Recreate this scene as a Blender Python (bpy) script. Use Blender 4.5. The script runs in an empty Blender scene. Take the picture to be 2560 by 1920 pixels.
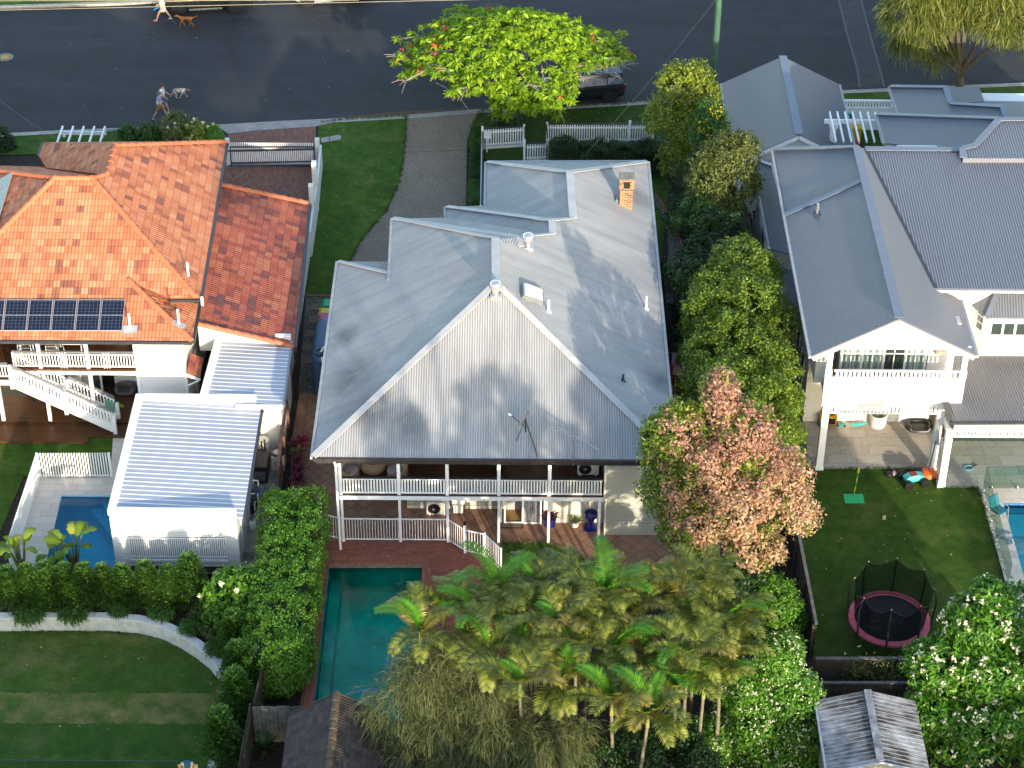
import bpy, bmesh, math, random
import numpy as np
from mathutils import Vector, Matrix
from mathutils.geometry import tessellate_polygon
R = math.radians
sc = bpy.context.scene
COL = sc.collection

# ------------------------------------------------------------ camera
W0, H0, FPX, CAMH = 2560., 1920., 5300., 55.
def _basis():
    d = np.array([1225. - 1280., 8130. - 960., FPX]); d /= np.linalg.norm(d)
    f = np.array([0, 0, 1.]); Y = f - d * (f @ d); Y /= np.linalg.norm(Y)
    Z = -d; X = np.cross(Y, Z); return X, Y, Z
CX, CY, CZ = _basis()          # world axes written in camera axes (right, down, forward)
cam = bpy.data.cameras.new('camera'); camo = bpy.data.objects.new('camera', cam); COL.objects.link(camo)
cam.sensor_width = 36.; cam.lens = 36. * FPX / W0; cam.clip_start = 1.; cam.clip_end = 3000.
right = Vector((CX[0], CY[0], CZ[0])); down = Vector((CX[1], CY[1], CZ[1])); fwd = Vector((CX[2], CY[2], CZ[2]))
camo.matrix_world = Matrix(((right.x, -down.x, -fwd.x, 0), (right.y, -down.y, -fwd.y, 0), (right.z, -down.z, -fwd.z, CAMH), (0, 0, 0, 1)))
sc.camera = camo

# ------------------------------------------------------------ light
SUN_EL, SUN_AZ = R(13.0), R(18.8)     # sun behind the camera, to its right
sd = Vector((math.sin(SUN_AZ) * math.cos(SUN_EL), -math.cos(SUN_AZ) * math.cos(SUN_EL), math.sin(SUN_EL)))
sun = bpy.data.lights.new('sun', 'SUN'); sun.energy = 2.2; sun.angle = R(0.6); sun.color = (1, .86, .68)
suno = bpy.data.objects.new('sun', sun); COL.objects.link(suno)
suno.rotation_euler = sd.to_track_quat('Z', 'Y').to_euler()
w = bpy.data.worlds.new('World'); sc.world = w; w.use_nodes = True
nt = w.node_tree; bg = nt.nodes['Background']; sky = nt.nodes.new('ShaderNodeTexSky')
sky.sky_type = 'NISHITA'; sky.sun_disc = False; sky.sun_elevation = SUN_EL
sky.sun_rotation = math.pi - SUN_AZ
nt.links.new(sky.outputs[0], bg.inputs[0]); bg.inputs[1].default_value = .15
sc.view_settings.view_transform = 'Standard'; sc.view_settings.look = 'None'
sc.view_settings.exposure = 1.9; sc.view_settings.gamma = 1.
sc.cycles.max_bounces = 6; sc.cycles.transparent_max_bounces = 10
sc.cycles.caustics_reflective = False; sc.cycles.caustics_refractive = False

# ------------------------------------------------------------ placing: photo pixel -> point of the place
O = np.array([0, 0, CAMH])
def ray(px, py):
    v = np.array([px - 1280., py - 960., FPX]); return np.array([v @ CX, v @ CY, v @ CZ])
def G(px, py, z=0.):                       # point at height z
    r = ray(px, py); return O + r * ((z - CAMH) / r[2])
def V(px, py, y):                          # point on the upright plane at depth y
    r = ray(px, py); return O + r * (y / r[1])
def ON(px, py, p0, n):                     # point on a sloping plane
    r = ray(px, py); return O + r * (np.dot(np.array(p0) - O, n) / (r @ np.array(n)))
def proj(p):
    q = np.array(p, float) - O; c = q[..., 0:1] * CX + q[..., 1:2] * CY + q[..., 2:3] * CZ; return 1280 + FPX * c[..., 0] / c[..., 2], 960 + FPX * c[..., 1] / c[..., 2]
def zoomer(x0, y0, k): return lambda x, y: (x0 + x * k, y0 + y * k)
K = 860 / 2212.
ZA, ZB, ZC_ = zoomer(0, 0, K), zoomer(850, 0, K), zoomer(1700, 0, K)
ZD, ZE, ZF = zoomer(0, 640, K), zoomer(700, 640, 1010 / 2205.), zoomer(1700, 640, K)
ZG, ZH, ZI = zoomer(0, 1280, K), zoomer(850, 1280, K), zoomer(1700, 1280, K)

# ------------------------------------------------------------ objects
def tag(o, label=None, cat=None, group=None, kind=None):
    if label: o['label'] = label
    if cat: o['category'] = cat
    if group: o['group'] = group
    if kind: o['kind'] = kind
    return o
def thing(name, label, cat, loc=(0, 0, 0), rz=0., group=None, kind=None):
    o = bpy.data.objects.new(name, None); COL.objects.link(o); o.empty_display_size = .2
    o.location = [float(c) for c in loc]; o.rotation_euler = (0, 0, rz)
    return tag(o, label, cat, group, kind)
def copy_tree(o, parent=None):
    c = o.copy(); COL.objects.link(c); c.parent = parent
    for ch in list(o.children): copy_tree(ch, c)
    return c

class MB:
    "collects shapes into one mesh"
    def __init__(s): s.v = []; s.f = []; s.uv = []; s.mi = []; s.m = 0; s.cut = []
    def add(s, vs, fs, uvs=None):
        b = len(s.v); s.cut.append((b, len(s.f))); s.v += [tuple(map(float, p)) for p in vs]
        for i, f in enumerate(fs):
            s.f.append([b + k for k in f]); s.mi.append(s.m); s.uv.append(uvs[i] if uvs else None)
        return s
    def box(s, x0, x1, y0, y1, z0, z1):
        if x0 > x1: x0, x1 = x1, x0
        if y0 > y1: y0, y1 = y1, y0
        if z0 > z1: z0, z1 = z1, z0
        v = [(x, y, z) for z in (z0, z1) for y in (y0, y1) for x in (x0, x1)]
        return s.add(v, [(0, 2, 3, 1), (4, 5, 7, 6), (0, 1, 5, 4), (2, 6, 7, 3), (0, 4, 6, 2), (1, 3, 7, 5)])
    def cbox(s, c, sx, sy, sz, rz=0., tilt=0.):    # centre of base, size, turn
        ca, sa = math.cos(rz), math.sin(rz); out = []
        for z in (0, sz):
            for y in (-sy / 2, sy / 2):
                for x in (-sx / 2, sx / 2):
                    out.append((c[0] + x * ca - y * sa, c[1] + x * sa + y * ca, c[2] + z + tilt * y))
        return s.add(out, [(0, 2, 3, 1), (4, 5, 7, 6), (0, 1, 5, 4), (2, 6, 7, 3), (0, 4, 6, 2), (1, 3, 7, 5)])
    def bar(s, p, q, w, h, up=(0, 0, 1)):          # rectangular bar from p to q, w wide, h deep about the line
        p, q = Vector([float(c) for c in p]), Vector([float(c) for c in q]); d = (q - p).normalized()
        u = Vector(up); sdv = d.cross(u)
        if sdv.length < 1e-4: sdv = d.cross(Vector((0, 1, 0)))
        sdv.normalize(); u = sdv.cross(d)
        v = [e + sdv * (a * w / 2) + u * (b * h / 2) for e in (p, q) for a, b in ((-1, -1), (1, -1), (1, 1), (-1, 1))]
        return s.add(v, [(3, 2, 1, 0), (4, 5, 6, 7), (0, 1, 5, 4), (1, 2, 6, 5), (2, 3, 7, 6), (3, 0, 4, 7)])
    def tube(s, pts, r, n=8, cap=True):
        pts = [Vector([float(c) for c in p]) for p in pts]; rr = r if isinstance(r, (list, tuple)) else [r] * len(pts)
        vs = []; t0 = None
        for i, p in enumerate(pts):
            d = (pts[min(i + 1, len(pts) - 1)] - pts[max(i - 1, 0)]).normalized()
            if t0 is None: t0 = d.orthogonal().normalized()
            t0 = (t0 - d * t0.dot(d)); t0 = t0.normalized() if t0.length > 1e-5 else d.orthogonal().normalized()
            b = d.cross(t0)
            vs += [p + (t0 * math.cos(a) + b * math.sin(a)) * rr[i] for a in [2 * math.pi * k / n for k in range(n)]]
        fs = [(i * n + k, i * n + (k + 1) % n, (i + 1) * n + (k + 1) % n, (i + 1) * n + k) for i in range(len(pts) - 1) for k in range(n)]
        if cap: fs += [tuple(range(n - 1, -1, -1)), tuple((len(pts) - 1) * n + k for k in range(n))]
        return s.add(vs, fs)
    def lathe(s, prof, c=(0, 0, 0), n=16, sx=1., sy=1., ring=False):   # profile of (radius, height)
        vs = []; fs = []
        for r, z in prof:
            vs += [(c[0] + r * sx * math.cos(2 * math.pi * k / n), c[1] + r * sy * math.sin(2 * math.pi * k / n), c[2] + z) for k in range(n)]
        for i in range(len(prof) - 1):
            fs += [(i * n + k, i * n + (k + 1) % n, (i + 1) * n + (k + 1) % n, (i + 1) * n + k) for k in range(n)]
        if ring: fs += [((len(prof) - 1) * n + k, (len(prof) - 1) * n + (k + 1) % n, (k + 1) % n, k) for k in range(n)]
        else: fs += [tuple(range(n - 1, -1, -1)), tuple((len(prof) - 1) * n + k for k in range(n))]
        return s.add(vs, fs)
    def ball(s, c, rx, ry=None, rz=None, n=12, m=8):
        ry = ry or rx; rz = rz or rx
        return s.lathe([(max(1e-3, math.sin(math.pi * i / m)), -math.cos(math.pi * i / m)) for i in range(m + 1)], (0, 0, 0), n).xf(lambda p: (c[0] + p[0] * rx, c[1] + p[1] * ry, c[2] + p[2] * rz), (m + 1) * n)
    def xf(s, fn, cnt):
        for i in range(len(s.v) - cnt, len(s.v)): s.v[i] = tuple(fn(s.v[i]))
        return s
    def poly(s, pts, uv=None): return s.add(pts, [tuple(range(len(pts)))], [uv] if uv else None)
    def prism(s, pts, z0, z1):                    # plan outline (counter clockwise or not) between two heights
        n = len(pts)
        if sum(pts[i][0] * pts[(i + 1) % n][1] - pts[(i + 1) % n][0] * pts[i][1] for i in range(n)) < 0: pts = pts[::-1]
        v = [(p[0], p[1], z0) for p in pts] + [(p[0], p[1], z1) for p in pts]
        return s.add(v, [tuple(range(n - 1, -1, -1)), tuple(range(n, 2 * n))] + [(i, (i + 1) % n, n + (i + 1) % n, n + i) for i in range(n)])
    def slab(s, tops, t, uv=True):                # sloping roof sheets of thickness t; uv runs along the eave (u) and down the slope (v)
        key = lambda p: tuple(round(float(c), 2) for c in p); edges = {}
        for pts in tops:
            pts = [np.array(p, float) for p in pts]
            nrm = np.zeros(3)
            for i in range(len(pts)): nrm += np.cross(pts[i] - pts[0], pts[(i + 1) % len(pts)] - pts[0])
            if nrm[2] < 0: pts = pts[::-1]; nrm = -nrm
            nrm /= np.linalg.norm(nrm); e = np.cross([0, 0, 1.], nrm)
            e = e / np.linalg.norm(e) if np.linalg.norm(e) > 1e-3 else np.array([1., 0, 0])
            if e[np.argmax(np.abs(e))] < 0: e = -e
            g = np.cross(nrm, e); g = g if g[2] < 0 else -g
            s.add(pts, [tuple(range(len(pts)))], [[(float(p @ e), float(p @ g)) for p in pts]])
            s.add([p - np.array([0, 0, t]) for p in pts], [tuple(range(len(pts) - 1, -1, -1))], [[(0, 0)] * len(pts)])
            for i in range(len(pts)):
                a, b = pts[i], pts[(i + 1) % len(pts)]; k = (key(a), key(b))
                if (k[1], k[0]) in edges: edges.pop((k[1], k[0]))
                else: edges[k] = (a, b)
        for a, b in edges.values():
            dz = np.array([0, 0, t]); s.add([a, a - dz, b - dz, b], [(0, 1, 2, 3)], [[(0, 0)] * 4])
        return s
    def build(s, name, mats, parent=None, smooth=False, bevel=0., **tags):
        me = bpy.data.meshes.new(name); me.from_pydata(s.v, [], s.f)
        for m in (mats if isinstance(mats, (list, tuple)) else [mats]): me.materials.append(m)
        if max(s.mi, default=0): me.polygons.foreach_set('material_index', s.mi)
        if any(u is not None for u in s.uv):
            L = me.uv_layers.new(name='UVMap').data; k = 0
            for f, u in zip(s.f, s.uv):
                for j in range(len(f)): L[k].uv = u[j] if u else (0, 0); k += 1
        if smooth: me.polygons.foreach_set('use_smooth', [True] * len(me.polygons))
        me.update(); o = bpy.data.objects.new(name, me); COL.objects.link(o)
        if smooth: me.set_sharp_from_angle(angle=R(40))
        if bevel:
            b = o.modifiers.new('bevel', 'BEVEL'); b.width = bevel; b.segments = 2; b.limit_method = 'ANGLE'
        adopt(o, parent); tag(o, **tags); return o
def each(m, name, mat, parent):
    "one object for every piece in m"
    c = m.cut + [(len(m.v), len(m.f))]
    for (a, fa), (b, fb) in zip(c[:-1], c[1:]): MB().add(m.v[a:b], [[k - a for k in f] for f in m.f[fa:fb]]).build(name, mat, parent)
def adopt(o, parent):
    if parent is not None:
        o.parent = parent; q = parent; m = Matrix.Identity(4)
        while q is not None: m = q.matrix_basis @ m; q = q.parent
        if not parent.get('local'): o.matrix_basis = m.inverted()

# ------------------------------------------------------------ materials
MATS = {}
class NT:
    def __init__(s, name):
        s.m = bpy.data.materials.new(name); s.m.use_nodes = True; s.t = s.m.node_tree
        s.b = s.t.nodes['Principled BSDF']; s.out = s.t.nodes['Material Output']
    def n(s, typ, **kw):
        x = s.t.nodes.new('ShaderNode' + typ)
        for k, v in kw.items():
            if k.startswith('i_'):
                kk = k[2:]; x.inputs[int(kk) if kk.isdigit() else kk].default_value = v
            else: setattr(x, k, v)
        return x
    def l(s, a, b): s.t.links.new(a, b)
    def math(s, op, a, b=0., c=0.):
        x = s.n('Math', operation=op)
        for i, q in enumerate((a, b, c)):
            if isinstance(q, (int, float)): x.inputs[i].default_value = q
            else: s.l(q, x.inputs[i])
        return x.outputs[0]
    def noise(s, vec, scale, detail=4, rough=.55):
        x = s.n('TexNoise', i_Scale=scale, i_Detail=detail, i_Roughness=rough)
        if vec: s.l(vec, x.inputs['Vector'])
        return x.outputs['Fac']
    def ramp(s, fac, stops):
        x = s.n('ValToRGB'); e = x.color_ramp.elements
        while len(e) < len(stops): e.new(.5)
        for el, (p, c) in zip(e, stops): el.position = p; el.color = (*c, 1) if len(c) == 3 else c
        s.l(fac, x.inputs[0]); return x.outputs[0]
    def mix(s, fac, a, b, mode='MIX'):
        x = s.n('Mix', data_type='RGBA', blend_type=mode)
        for i, q in ((0, fac), (6, a), (7, b)):
            if isinstance(q, (int, float)): x.inputs[i].default_value = q
            elif isinstance(q, tuple): x.inputs[i].default_value = (*q, 1)
            else: s.l(q, x.inputs[i])
        return x.outputs[2]
    def pos(s): return s.n('NewGeometry').outputs['Position']
    def bump(s, h, dist=.02, strength=1.):
        x = s.n('Bump', i_Distance=dist, i_Strength=strength); s.l(h, x.inputs['Height']); s.l(x.outputs[0], s.b.inputs['Normal'])
    def col(s, c): s.l(c, s.b.inputs['Base Color'])
    def set(s, rough=.6, metal=0., spec=.5):
        s.b.inputs['Roughness'].default_value = rough; s.b.inputs['Metallic'].default_value = metal
        s.b.inputs['Specular IOR Level'].default_value = spec; return s.m
def dk(c, k): return tuple(min(1., x * k) for x in c)
def plain(name, c, rough=.6, var=.14, scale=3., metal=0., spec=.4, fine=0.):
    if name in MATS: return MATS[name]
    t = NT(name); p = t.pos(); f = t.noise(p, scale, 5)
    cc = t.ramp(f, [(.3, dk(c, 1 - var)), (.7, dk(c, 1 + var))])
    if fine: cc = t.mix(t.ramp(t.noise(p, fine, 3), [(.42, (0, 0, 0)), (.62, (.5, .5, .5))]), cc, dk(c, .6))
    t.col(cc); MATS[name] = t.set(rough, metal, spec); return MATS[name]
def uvn(t): return t.n('UVMap').outputs[0]
def metal_roof(name, c, pitch, dirt=.2, rough=.45, amp=.016, metal=.0, streak=(.7,.7,.72)):
    t = NT(name); uv = uvn(t); sp = t.n('SeparateXYZ'); t.l(uv, sp.inputs[0])
    ph = t.math('MULTIPLY', sp.outputs[0], 2 * math.pi / pitch); s = t.math('SINE', ph)
    mp = t.n('Mapping'); mp.inputs['Scale'].default_value = (1.3, .18, 1); t.l(uv, mp.inputs[0])
    f = t.noise(mp.outputs[0], 1.4, 6); f2 = t.noise(t.pos(), .5, 4)
    cc = t.ramp(f, [(.28, dk(c, 1 - dirt)), (.55, c), (.8, dk(c, 1 + dirt * .5))])
    cc = t.mix(t.ramp(f2, [(.35, (0, 0, 0)), (.75, (.55,) * 3)]), cc, tuple(c[i] * streak[i] for i in range(3)))
    g = t.ramp(t.math('MULTIPLY_ADD', s, .5, .5), [(0., (.62,) * 3), (.45, (1, 1, 1))])
    cc = t.mix(1., cc, g, 'MULTIPLY'); t.col(cc); t.bump(s, amp); return t.set(rough, metal, .5)
def tray_roof(name, c, pitch, rough=.4, dirt=.1):          # square-ribbed sheets, grazing light on the ribs put into their colour
    t = NT(name); uv = uvn(t); sp = t.n('SeparateXYZ'); t.l(uv, sp.inputs[0])
    fr = t.math('FRACT', t.math('DIVIDE', sp.outputs[0], pitch))
    rib = t.ramp(fr, [(.0, (0, 0, 0)), (.56, (0, 0, 0)), (.66, (1, 1, 1)), (.86, (1, 1, 1)), (.96, (0, 0, 0))])
    f = t.noise(t.pos(), .9, 5)
    cc = t.ramp(f, [(.3, dk(c, 1 - dirt)), (.7, dk(c, 1 + dirt * .4))]); t.col(t.mix(rib, cc, (.74, .75, .76))); t.bump(rib, .05); return t.set(rough, 0, .5)
def tile_roof(name, cols, tw=.30, th=.34, dirt=.3):
    t = NT(name); uv = uvn(t)
    br = t.n('TexBrick', offset=0., squash=1.); t.l(uv, br.inputs['Vector'])
    for k, v in (('Scale', 1.), ('Mortar Size', .012), ('Mortar Smooth', .4), ('Bias', 0.), ('Brick Width', tw), ('Row Height', th)): br.inputs[k].default_value = v
    br.inputs['Color1'].default_value = (0, 0, 0, 1); br.inputs['Color2'].default_value = (1, 1, 1, 1); br.inputs['Mortar'].default_value = (.5, .5, .5, 1)
    sp = t.n('SeparateXYZ'); t.l(uv, sp.inputs[0])
    cu = t.math('FLOOR', t.math('DIVIDE', sp.outputs[0], tw)); cv = t.math('FLOOR', t.math('DIVIDE', sp.outputs[1], th))
    cm = t.n('CombineXYZ'); t.l(cu, cm.inputs[0]); t.l(cv, cm.inputs[1])
    wn = t.n('TexWhiteNoise', noise_dimensions='3D'); t.l(cm.outputs[0], wn.inputs[0])
    big = t.noise(t.pos(), .35, 3)
    sel = t.math('ADD', wn.outputs[0], t.math('MULTIPLY_ADD', big, .5, -.22))
    n = len(cols); cc = t.ramp(sel, [(i / (n - 1), c) for i, c in enumerate(cols)])
    mp = t.n('Mapping'); mp.inputs['Scale'].default_value = (9, 2, 1); t.l(uv, mp.inputs[0])
    f = t.noise(mp.outputs[0], 2., 4); cc = t.mix(t.ramp(f, [(.5, (0, 0, 0)), (.8, (.35,) * 3)]), cc, dk(cols[0], .7))
    fv = t.math('FRACT', t.math('DIVIDE', sp.outputs[1], th)); fu = t.math('FRACT', t.math('DIVIDE', sp.outputs[0], tw / 2))
    lap = t.ramp(fv, [(0, (.5,) * 3), (.1, (1, 1, 1)), (.92, (1, 1, 1)), (1., (.75,) * 3)])
    cc = t.mix(1., cc, lap, 'MULTIPLY')
    rib = t.ramp(fu, [(0, (.6,) * 3), (.16, (1, 1, 1)), (.84, (1, 1, 1)), (1, (.6,) * 3)]); cc = t.mix(.8, cc, rib, 'MULTIPLY')
    t.col(cc)
    h = t.math('ADD', t.math('MULTIPLY', fv, 1.), t.math('MULTIPLY', t.math('SINE', t.math('MULTIPLY', sp.outputs[0], 4 * math.pi / tw)), .28))
    t.bump(h, .035); return t.set(.75, 0, .25)
def weatherboard(name, c, pitch=.15, axis='Z', var=.05, rough=.55):
    t = NT(name); sp = t.n('SeparateXYZ'); t.l(t.pos(), sp.inputs[0])
    fr = t.math('FRACT', t.math('DIVIDE', sp.outputs[axis], pitch))
    line = t.ramp(fr, [(0, (.55,) * 3), (.1, (1, 1, 1)), (1, (1, 1, 1))])
    f = t.noise(t.pos(), 1.1, 4); cc = t.ramp(f, [(.3, dk(c, 1 - var)), (.7, dk(c, 1 + var))])
    t.col(t.mix(.85, cc, line, 'MULTIPLY')); t.bump(t.math('MULTIPLY', fr, -1.), .018); return t.set(rough, 0, .35)
def paving(name, c1, c2, mortar, w, h, rot=0., offset=.5, mort=.008, rough=.8, var=.35, patch=.25):
    t = NT(name); mp = t.n('Mapping'); mp.inputs['Rotation'].default_value = (0, 0, rot); t.l(t.pos(), mp.inputs[0])
    br = t.n('TexBrick', offset=offset, squash=1.); t.l(mp.outputs[0], br.inputs['Vector'])
    for k, v in (('Scale', 1.), ('Mortar Size', mort), ('Mortar Smooth', .2), ('Brick Width', w), ('Row Height', h)): br.inputs[k].default_value = v
    br.inputs['Color1'].default_value = (*c1, 1); br.inputs['Color2'].default_value = (*c2, 1); br.inputs['Mortar'].default_value = (*mortar, 1)
    f = t.noise(t.pos(), .45, 4); f2 = t.noise(t.pos(), 6., 4)
    cc = t.mix(t.ramp(f, [(.35, (0, 0, 0)), (.7, (patch,) * 3)]), br.outputs['Color'], dk(c1, .45))
    cc = t.mix(t.ramp(f2, [(.4, (0, 0, 0)), (.75, (var,) * 3)]), cc, dk(c2, 1.35)); t.col(cc)
    t.bump(br.outputs['Fac'], -.006); return t.set(rough, 0, .25)
def grass_mat(name, c, c2, dry, scale=1., rough=.9, bands=None):
    t = NT(name); p = t.pos(); f = t.noise(p, .35 * scale, 5, .6); f2 = t.noise(p, 2.2 * scale, 5, .65); f3 = t.noise(p, 22., 3, .7); f4 = t.noise(p, .6 * scale, 6, .7)
    cc = t.ramp(f, [(.36, c), (.64, c2)]); cc = t.mix(t.ramp(f2, [(.38, (0, 0, 0)), (.66, (.7,) * 3)]), cc, dk(c, .55))
    cc = t.mix(t.ramp(f4, [(.5, (0, 0, 0)), (.68, (.6,) * 3)]), cc, dry)
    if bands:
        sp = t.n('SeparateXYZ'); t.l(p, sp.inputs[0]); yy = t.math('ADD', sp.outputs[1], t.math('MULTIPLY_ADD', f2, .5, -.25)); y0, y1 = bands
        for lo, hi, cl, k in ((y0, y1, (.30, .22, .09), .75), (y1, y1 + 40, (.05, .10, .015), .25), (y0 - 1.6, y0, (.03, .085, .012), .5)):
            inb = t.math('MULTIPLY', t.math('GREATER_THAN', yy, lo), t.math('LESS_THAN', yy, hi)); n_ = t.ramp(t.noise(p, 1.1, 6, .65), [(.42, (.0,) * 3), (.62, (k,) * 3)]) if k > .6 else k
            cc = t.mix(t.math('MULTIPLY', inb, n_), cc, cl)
    cc = t.mix(t.ramp(f3, [(.3, (.55,) * 3), (.55, (0, 0, 0))]), cc, dk(c, .4)); t.col(cc); t.bump(f3, .05, .8); return t.set(rough, 0, .1)
def gravel_mat(name, cols, scale=28.):
    t = NT(name); v = t.n('TexVoronoi', i_Scale=scale); t.l(t.pos(), v.inputs['Vector'])
    sp = t.n('SeparateColor'); t.l(v.outputs['Color'], sp.inputs[0]); n = len(cols)
    cc = t.ramp(sp.outputs[0], [(i / (n - 1), c) for i, c in enumerate(cols)])
    cc = t.mix(t.ramp(t.noise(t.pos(), .5, 4), [(.35, (0, 0, 0)), (.7, (.45,) * 3)]), cc, dk(cols[0], .6))
    cc = t.mix(t.ramp(v.outputs['Distance'], [(.0, (0, 0, 0)), (.75, (.75,) * 3)]), cc, dk(cols[0], .3)); t.col(cc)
    t.bump(v.outputs['Distance'], -.02); return t.set(.85, 0, .2)
def leaf_mat(name, cols, trans=.35, rough=.5, spec=.35):
    t = NT(name); ri = t.n('NewGeometry').outputs['Random Per Island']; n = len(cols)
    big = t.noise(t.pos(), .8, 2)
    f = t.math('ADD', ri, t.math('MULTIPLY_ADD', big, .7, -.35))
    cc = t.ramp(f, [(i / (n - 1), c) for i, c in enumerate(cols)]); t.col(cc); t.set(rough, 0, spec)
    tr = t.n('BsdfTranslucent'); t.l(t.mix(.5, cc, dk(cols[-1], 1.5)), tr.inputs[0])
    mx = t.n('MixShader', i_Fac=trans); t.l(t.b.outputs[0], mx.inputs[1]); t.l(tr.outputs[0], mx.inputs[2]); t.l(mx.outputs[0], t.out.inputs[0]); return t.m
def glass_mat(name, tint, gloss=.12, opacity=.0, rough=.02):
    t = NT(name); tp = t.n('BsdfTransparent'); tp.inputs[0].default_value = (*tint, 1)
    gl = t.n('BsdfGlossy', i_Roughness=rough); gl.inputs[0].default_value = (.9, .9, .9, 1)
    fr = t.n('Fresnel', i_IOR=1.4); mx = t.n('MixShader')
    t.l(t.math('MULTIPLY_ADD', fr.outputs[0], gloss * 3, opacity), mx.inputs[0]); t.l(tp.outputs[0], mx.inputs[1]); t.l(gl.outputs[0], mx.inputs[2]); t.l(mx.outputs[0], t.out.inputs[0]); return t.m
def water_mat(name, tint):
    t = NT(name); tp = t.n('BsdfTransparent'); tp.inputs[0].default_value = (*tint, 1)
    gl = t.n('BsdfGlossy', i_Roughness=.03); fr = t.n('Fresnel', i_IOR=1.33)
    b = t.n('Bump', i_Distance=.006); t.l(t.noise(t.pos(), 6., 3), b.inputs['Height']); t.l(b.outputs[0], gl.inputs['Normal']); t.l(b.outputs[0], fr.inputs['Normal'])
    mx = t.n('MixShader'); t.l(fr.outputs[0], mx.inputs[0]); t.l(tp.outputs[0], mx.inputs[1]); t.l(gl.outputs[0], mx.inputs[2]); t.l(mx.outputs[0], t.out.inputs[0]); return t.m

M_WHITE = plain('white_paint', (.80, .79, .76), .5, .04, 2.)
M_CREAM = plain('cream_paint', (.66, .64, .56), .55, .05, 2.)
M_DKMET = plain('dark_grey_metal', (.035, .04, .045), .45, .15)
M_BLACK = plain('black_plastic', (.012, .012, .013), .4, .2)
M_GREY = plain('grey_metal', (.22, .23, .24), .4, .1, 3., .3)
M_STEEL = plain('bright_steel', (.62, .62, .63), .25, .06, 3., .8)
M_BARK = plain('bark', (.11, .085, .06), .9, .35, 6., fine=18.)
M_PALEBARK = plain('pale_bark', (.30, .25, .19), .85, .25, 6., fine=14.)
M_GLASS = plain('window_glass', (.03, .045, .045), .06, .2, 1.5, 0., .9)
M_DARK = plain('dark_interior', (.01, .009, .008), .8, .3)
M_BOARDW = weatherboard('white_weatherboard', (.70, .685, .64), .16)
M_BOARDC = weatherboard('cream_weatherboard', (.40, .40, .335), .15)
# ============================================================ the ground, the street, lawns, paving and pools
M_SOIL = gravel_mat('dark_mulch', [(.035, .024, .018), (.06, .042, .03), (.09, .06, .045)], 14.)
M_GRASS = grass_mat('lawn_grass', (.044, .098, .012), (.075, .145, .018), (.15, .16, .04))
M_GRASSD = grass_mat('deep_green_grass', (.036, .082, .010), (.058, .115, .015), (.12, .125, .035))
M_CONC = plain('concrete', (.30, .28, .25), .85, .2, 1.6, fine=9.)
M_KERB = plain('kerb_concrete', (.36, .33, .28), .85, .25, 2.5, fine=7.)
M_AGG = gravel_mat('exposed_aggregate', [(.27, .21, .155), (.40, .315, .235), (.50, .40, .30)], 30.)
M_PEB = gravel_mat('pebbles', [(.10, .09, .075), (.20, .175, .145), (.34, .31, .27)], 16.)
M_BRICKP = paving('brick_paving', (.15, .065, .048), (.25, .115, .075), (.06, .035, .028), .23, .115, R(90), .5, .006)
M_POOLBR = paving('red_brick_paving', (.24, .075, .045), (.34, .115, .065), (.13, .055, .04), .23, .115, 0., .5, .008, var=.2)
M_TERRA = paving('terracotta_tiles', (.235, .12, .072), (.34, .185, .115), (.11, .06, .04), .40, .40, R(45), 0., .012)
M_TRAV = paving('travertine', (.50, .45, .38), (.58, .53, .46), (.36, .33, .28), .61, .41, 0., .5, .006, var=.12, patch=.1)
M_PATIO = paving('grey_stone_tiles', (.33, .30, .25), (.44, .40, .34), (.2, .18, .15), 1.2, .6, 0., .5, .008, var=.3, patch=.15)
M_DECK = paving('timber_decking', (.075, .030, .012), (.11, .048, .018), (.014, .007, .004), 4.8, .09, 0., .37, .006, rough=.4)
def _asphalt():
    t = NT('asphalt'); p = t.pos(); mp = t.n('Mapping'); mp.inputs['Scale'].default_value = (.04, .5, 1); mp.inputs['Rotation'].default_value = (0, 0, R(-6)); t.l(p, mp.inputs[0])
    f = t.noise(mp.outputs[0], 1., 5); f2 = t.noise(p, 30., 3, .8); f3 = t.noise(p, .6, 5)
    cc = t.ramp(f, [(.3, (.030, .030, .032)), (.7, (.046, .046, .049))])
    cc = t.mix(t.ramp(f3, [(.45, (0, 0, 0)), (.68, (.55,) * 3)]), cc, (.022, .021, .020))
    cc = t.mix(t.ramp(f2, [(.35, (.5,) * 3), (.6, (0, 0, 0))]), cc, (.02, .02, .022)); t.col(cc); t.bump(f2, .01); return t.set(.85, 0, .3)
M_ASPH = _asphalt(); M_PATCH = plain('patched_asphalt', (.05, .05, .05), .9, .2, 2., fine=25.)
M_TAR = plain('tar_seal', (.012, .012, .013), .5, .3)
M_COVERS = plain('cast_cover', (.20, .18, .14), .8, .2, 8.)

KERB = [G(*p) for p in [(0, 334), (148, 326), (303, 320), (533, 314), (700, 304), (859, 297), (1017, 288), (1200, 274), (1371, 267), (1616, 253), (1797, 243), (2104, 226), (2560, 207)]]
def ext(line, d=260.):
    a, b = line[0] - line[1], line[-1] - line[-2]
    return [line[0] + a / np.linalg.norm(a) * d] + line + [line[-1] + b / np.linalg.norm(b) * d]
KERB = ext(KERB)
FAR = ext([G(0, 19), G(300, 9), G(420, 2)] , 260.)
def tess(name, outer, holes, z, mat, **tags):
    loops = [[Vector((float(p[0]), float(p[1]), 0)) for p in l] for l in [outer] + holes]
    tris = tessellate_polygon(loops); vs = [(p.x, p.y, z) for l in loops for p in l]
    m = MB(); fs = []
    for t in tris:
        a, b, c = (vs[i] for i in t)
        fs.append(t if (b[0] - a[0]) * (c[1] - a[1]) - (b[1] - a[1]) * (c[0] - a[0]) > 0 else t[::-1])
    m.add(vs, fs); return m.build(name, mat, **tags)
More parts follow.
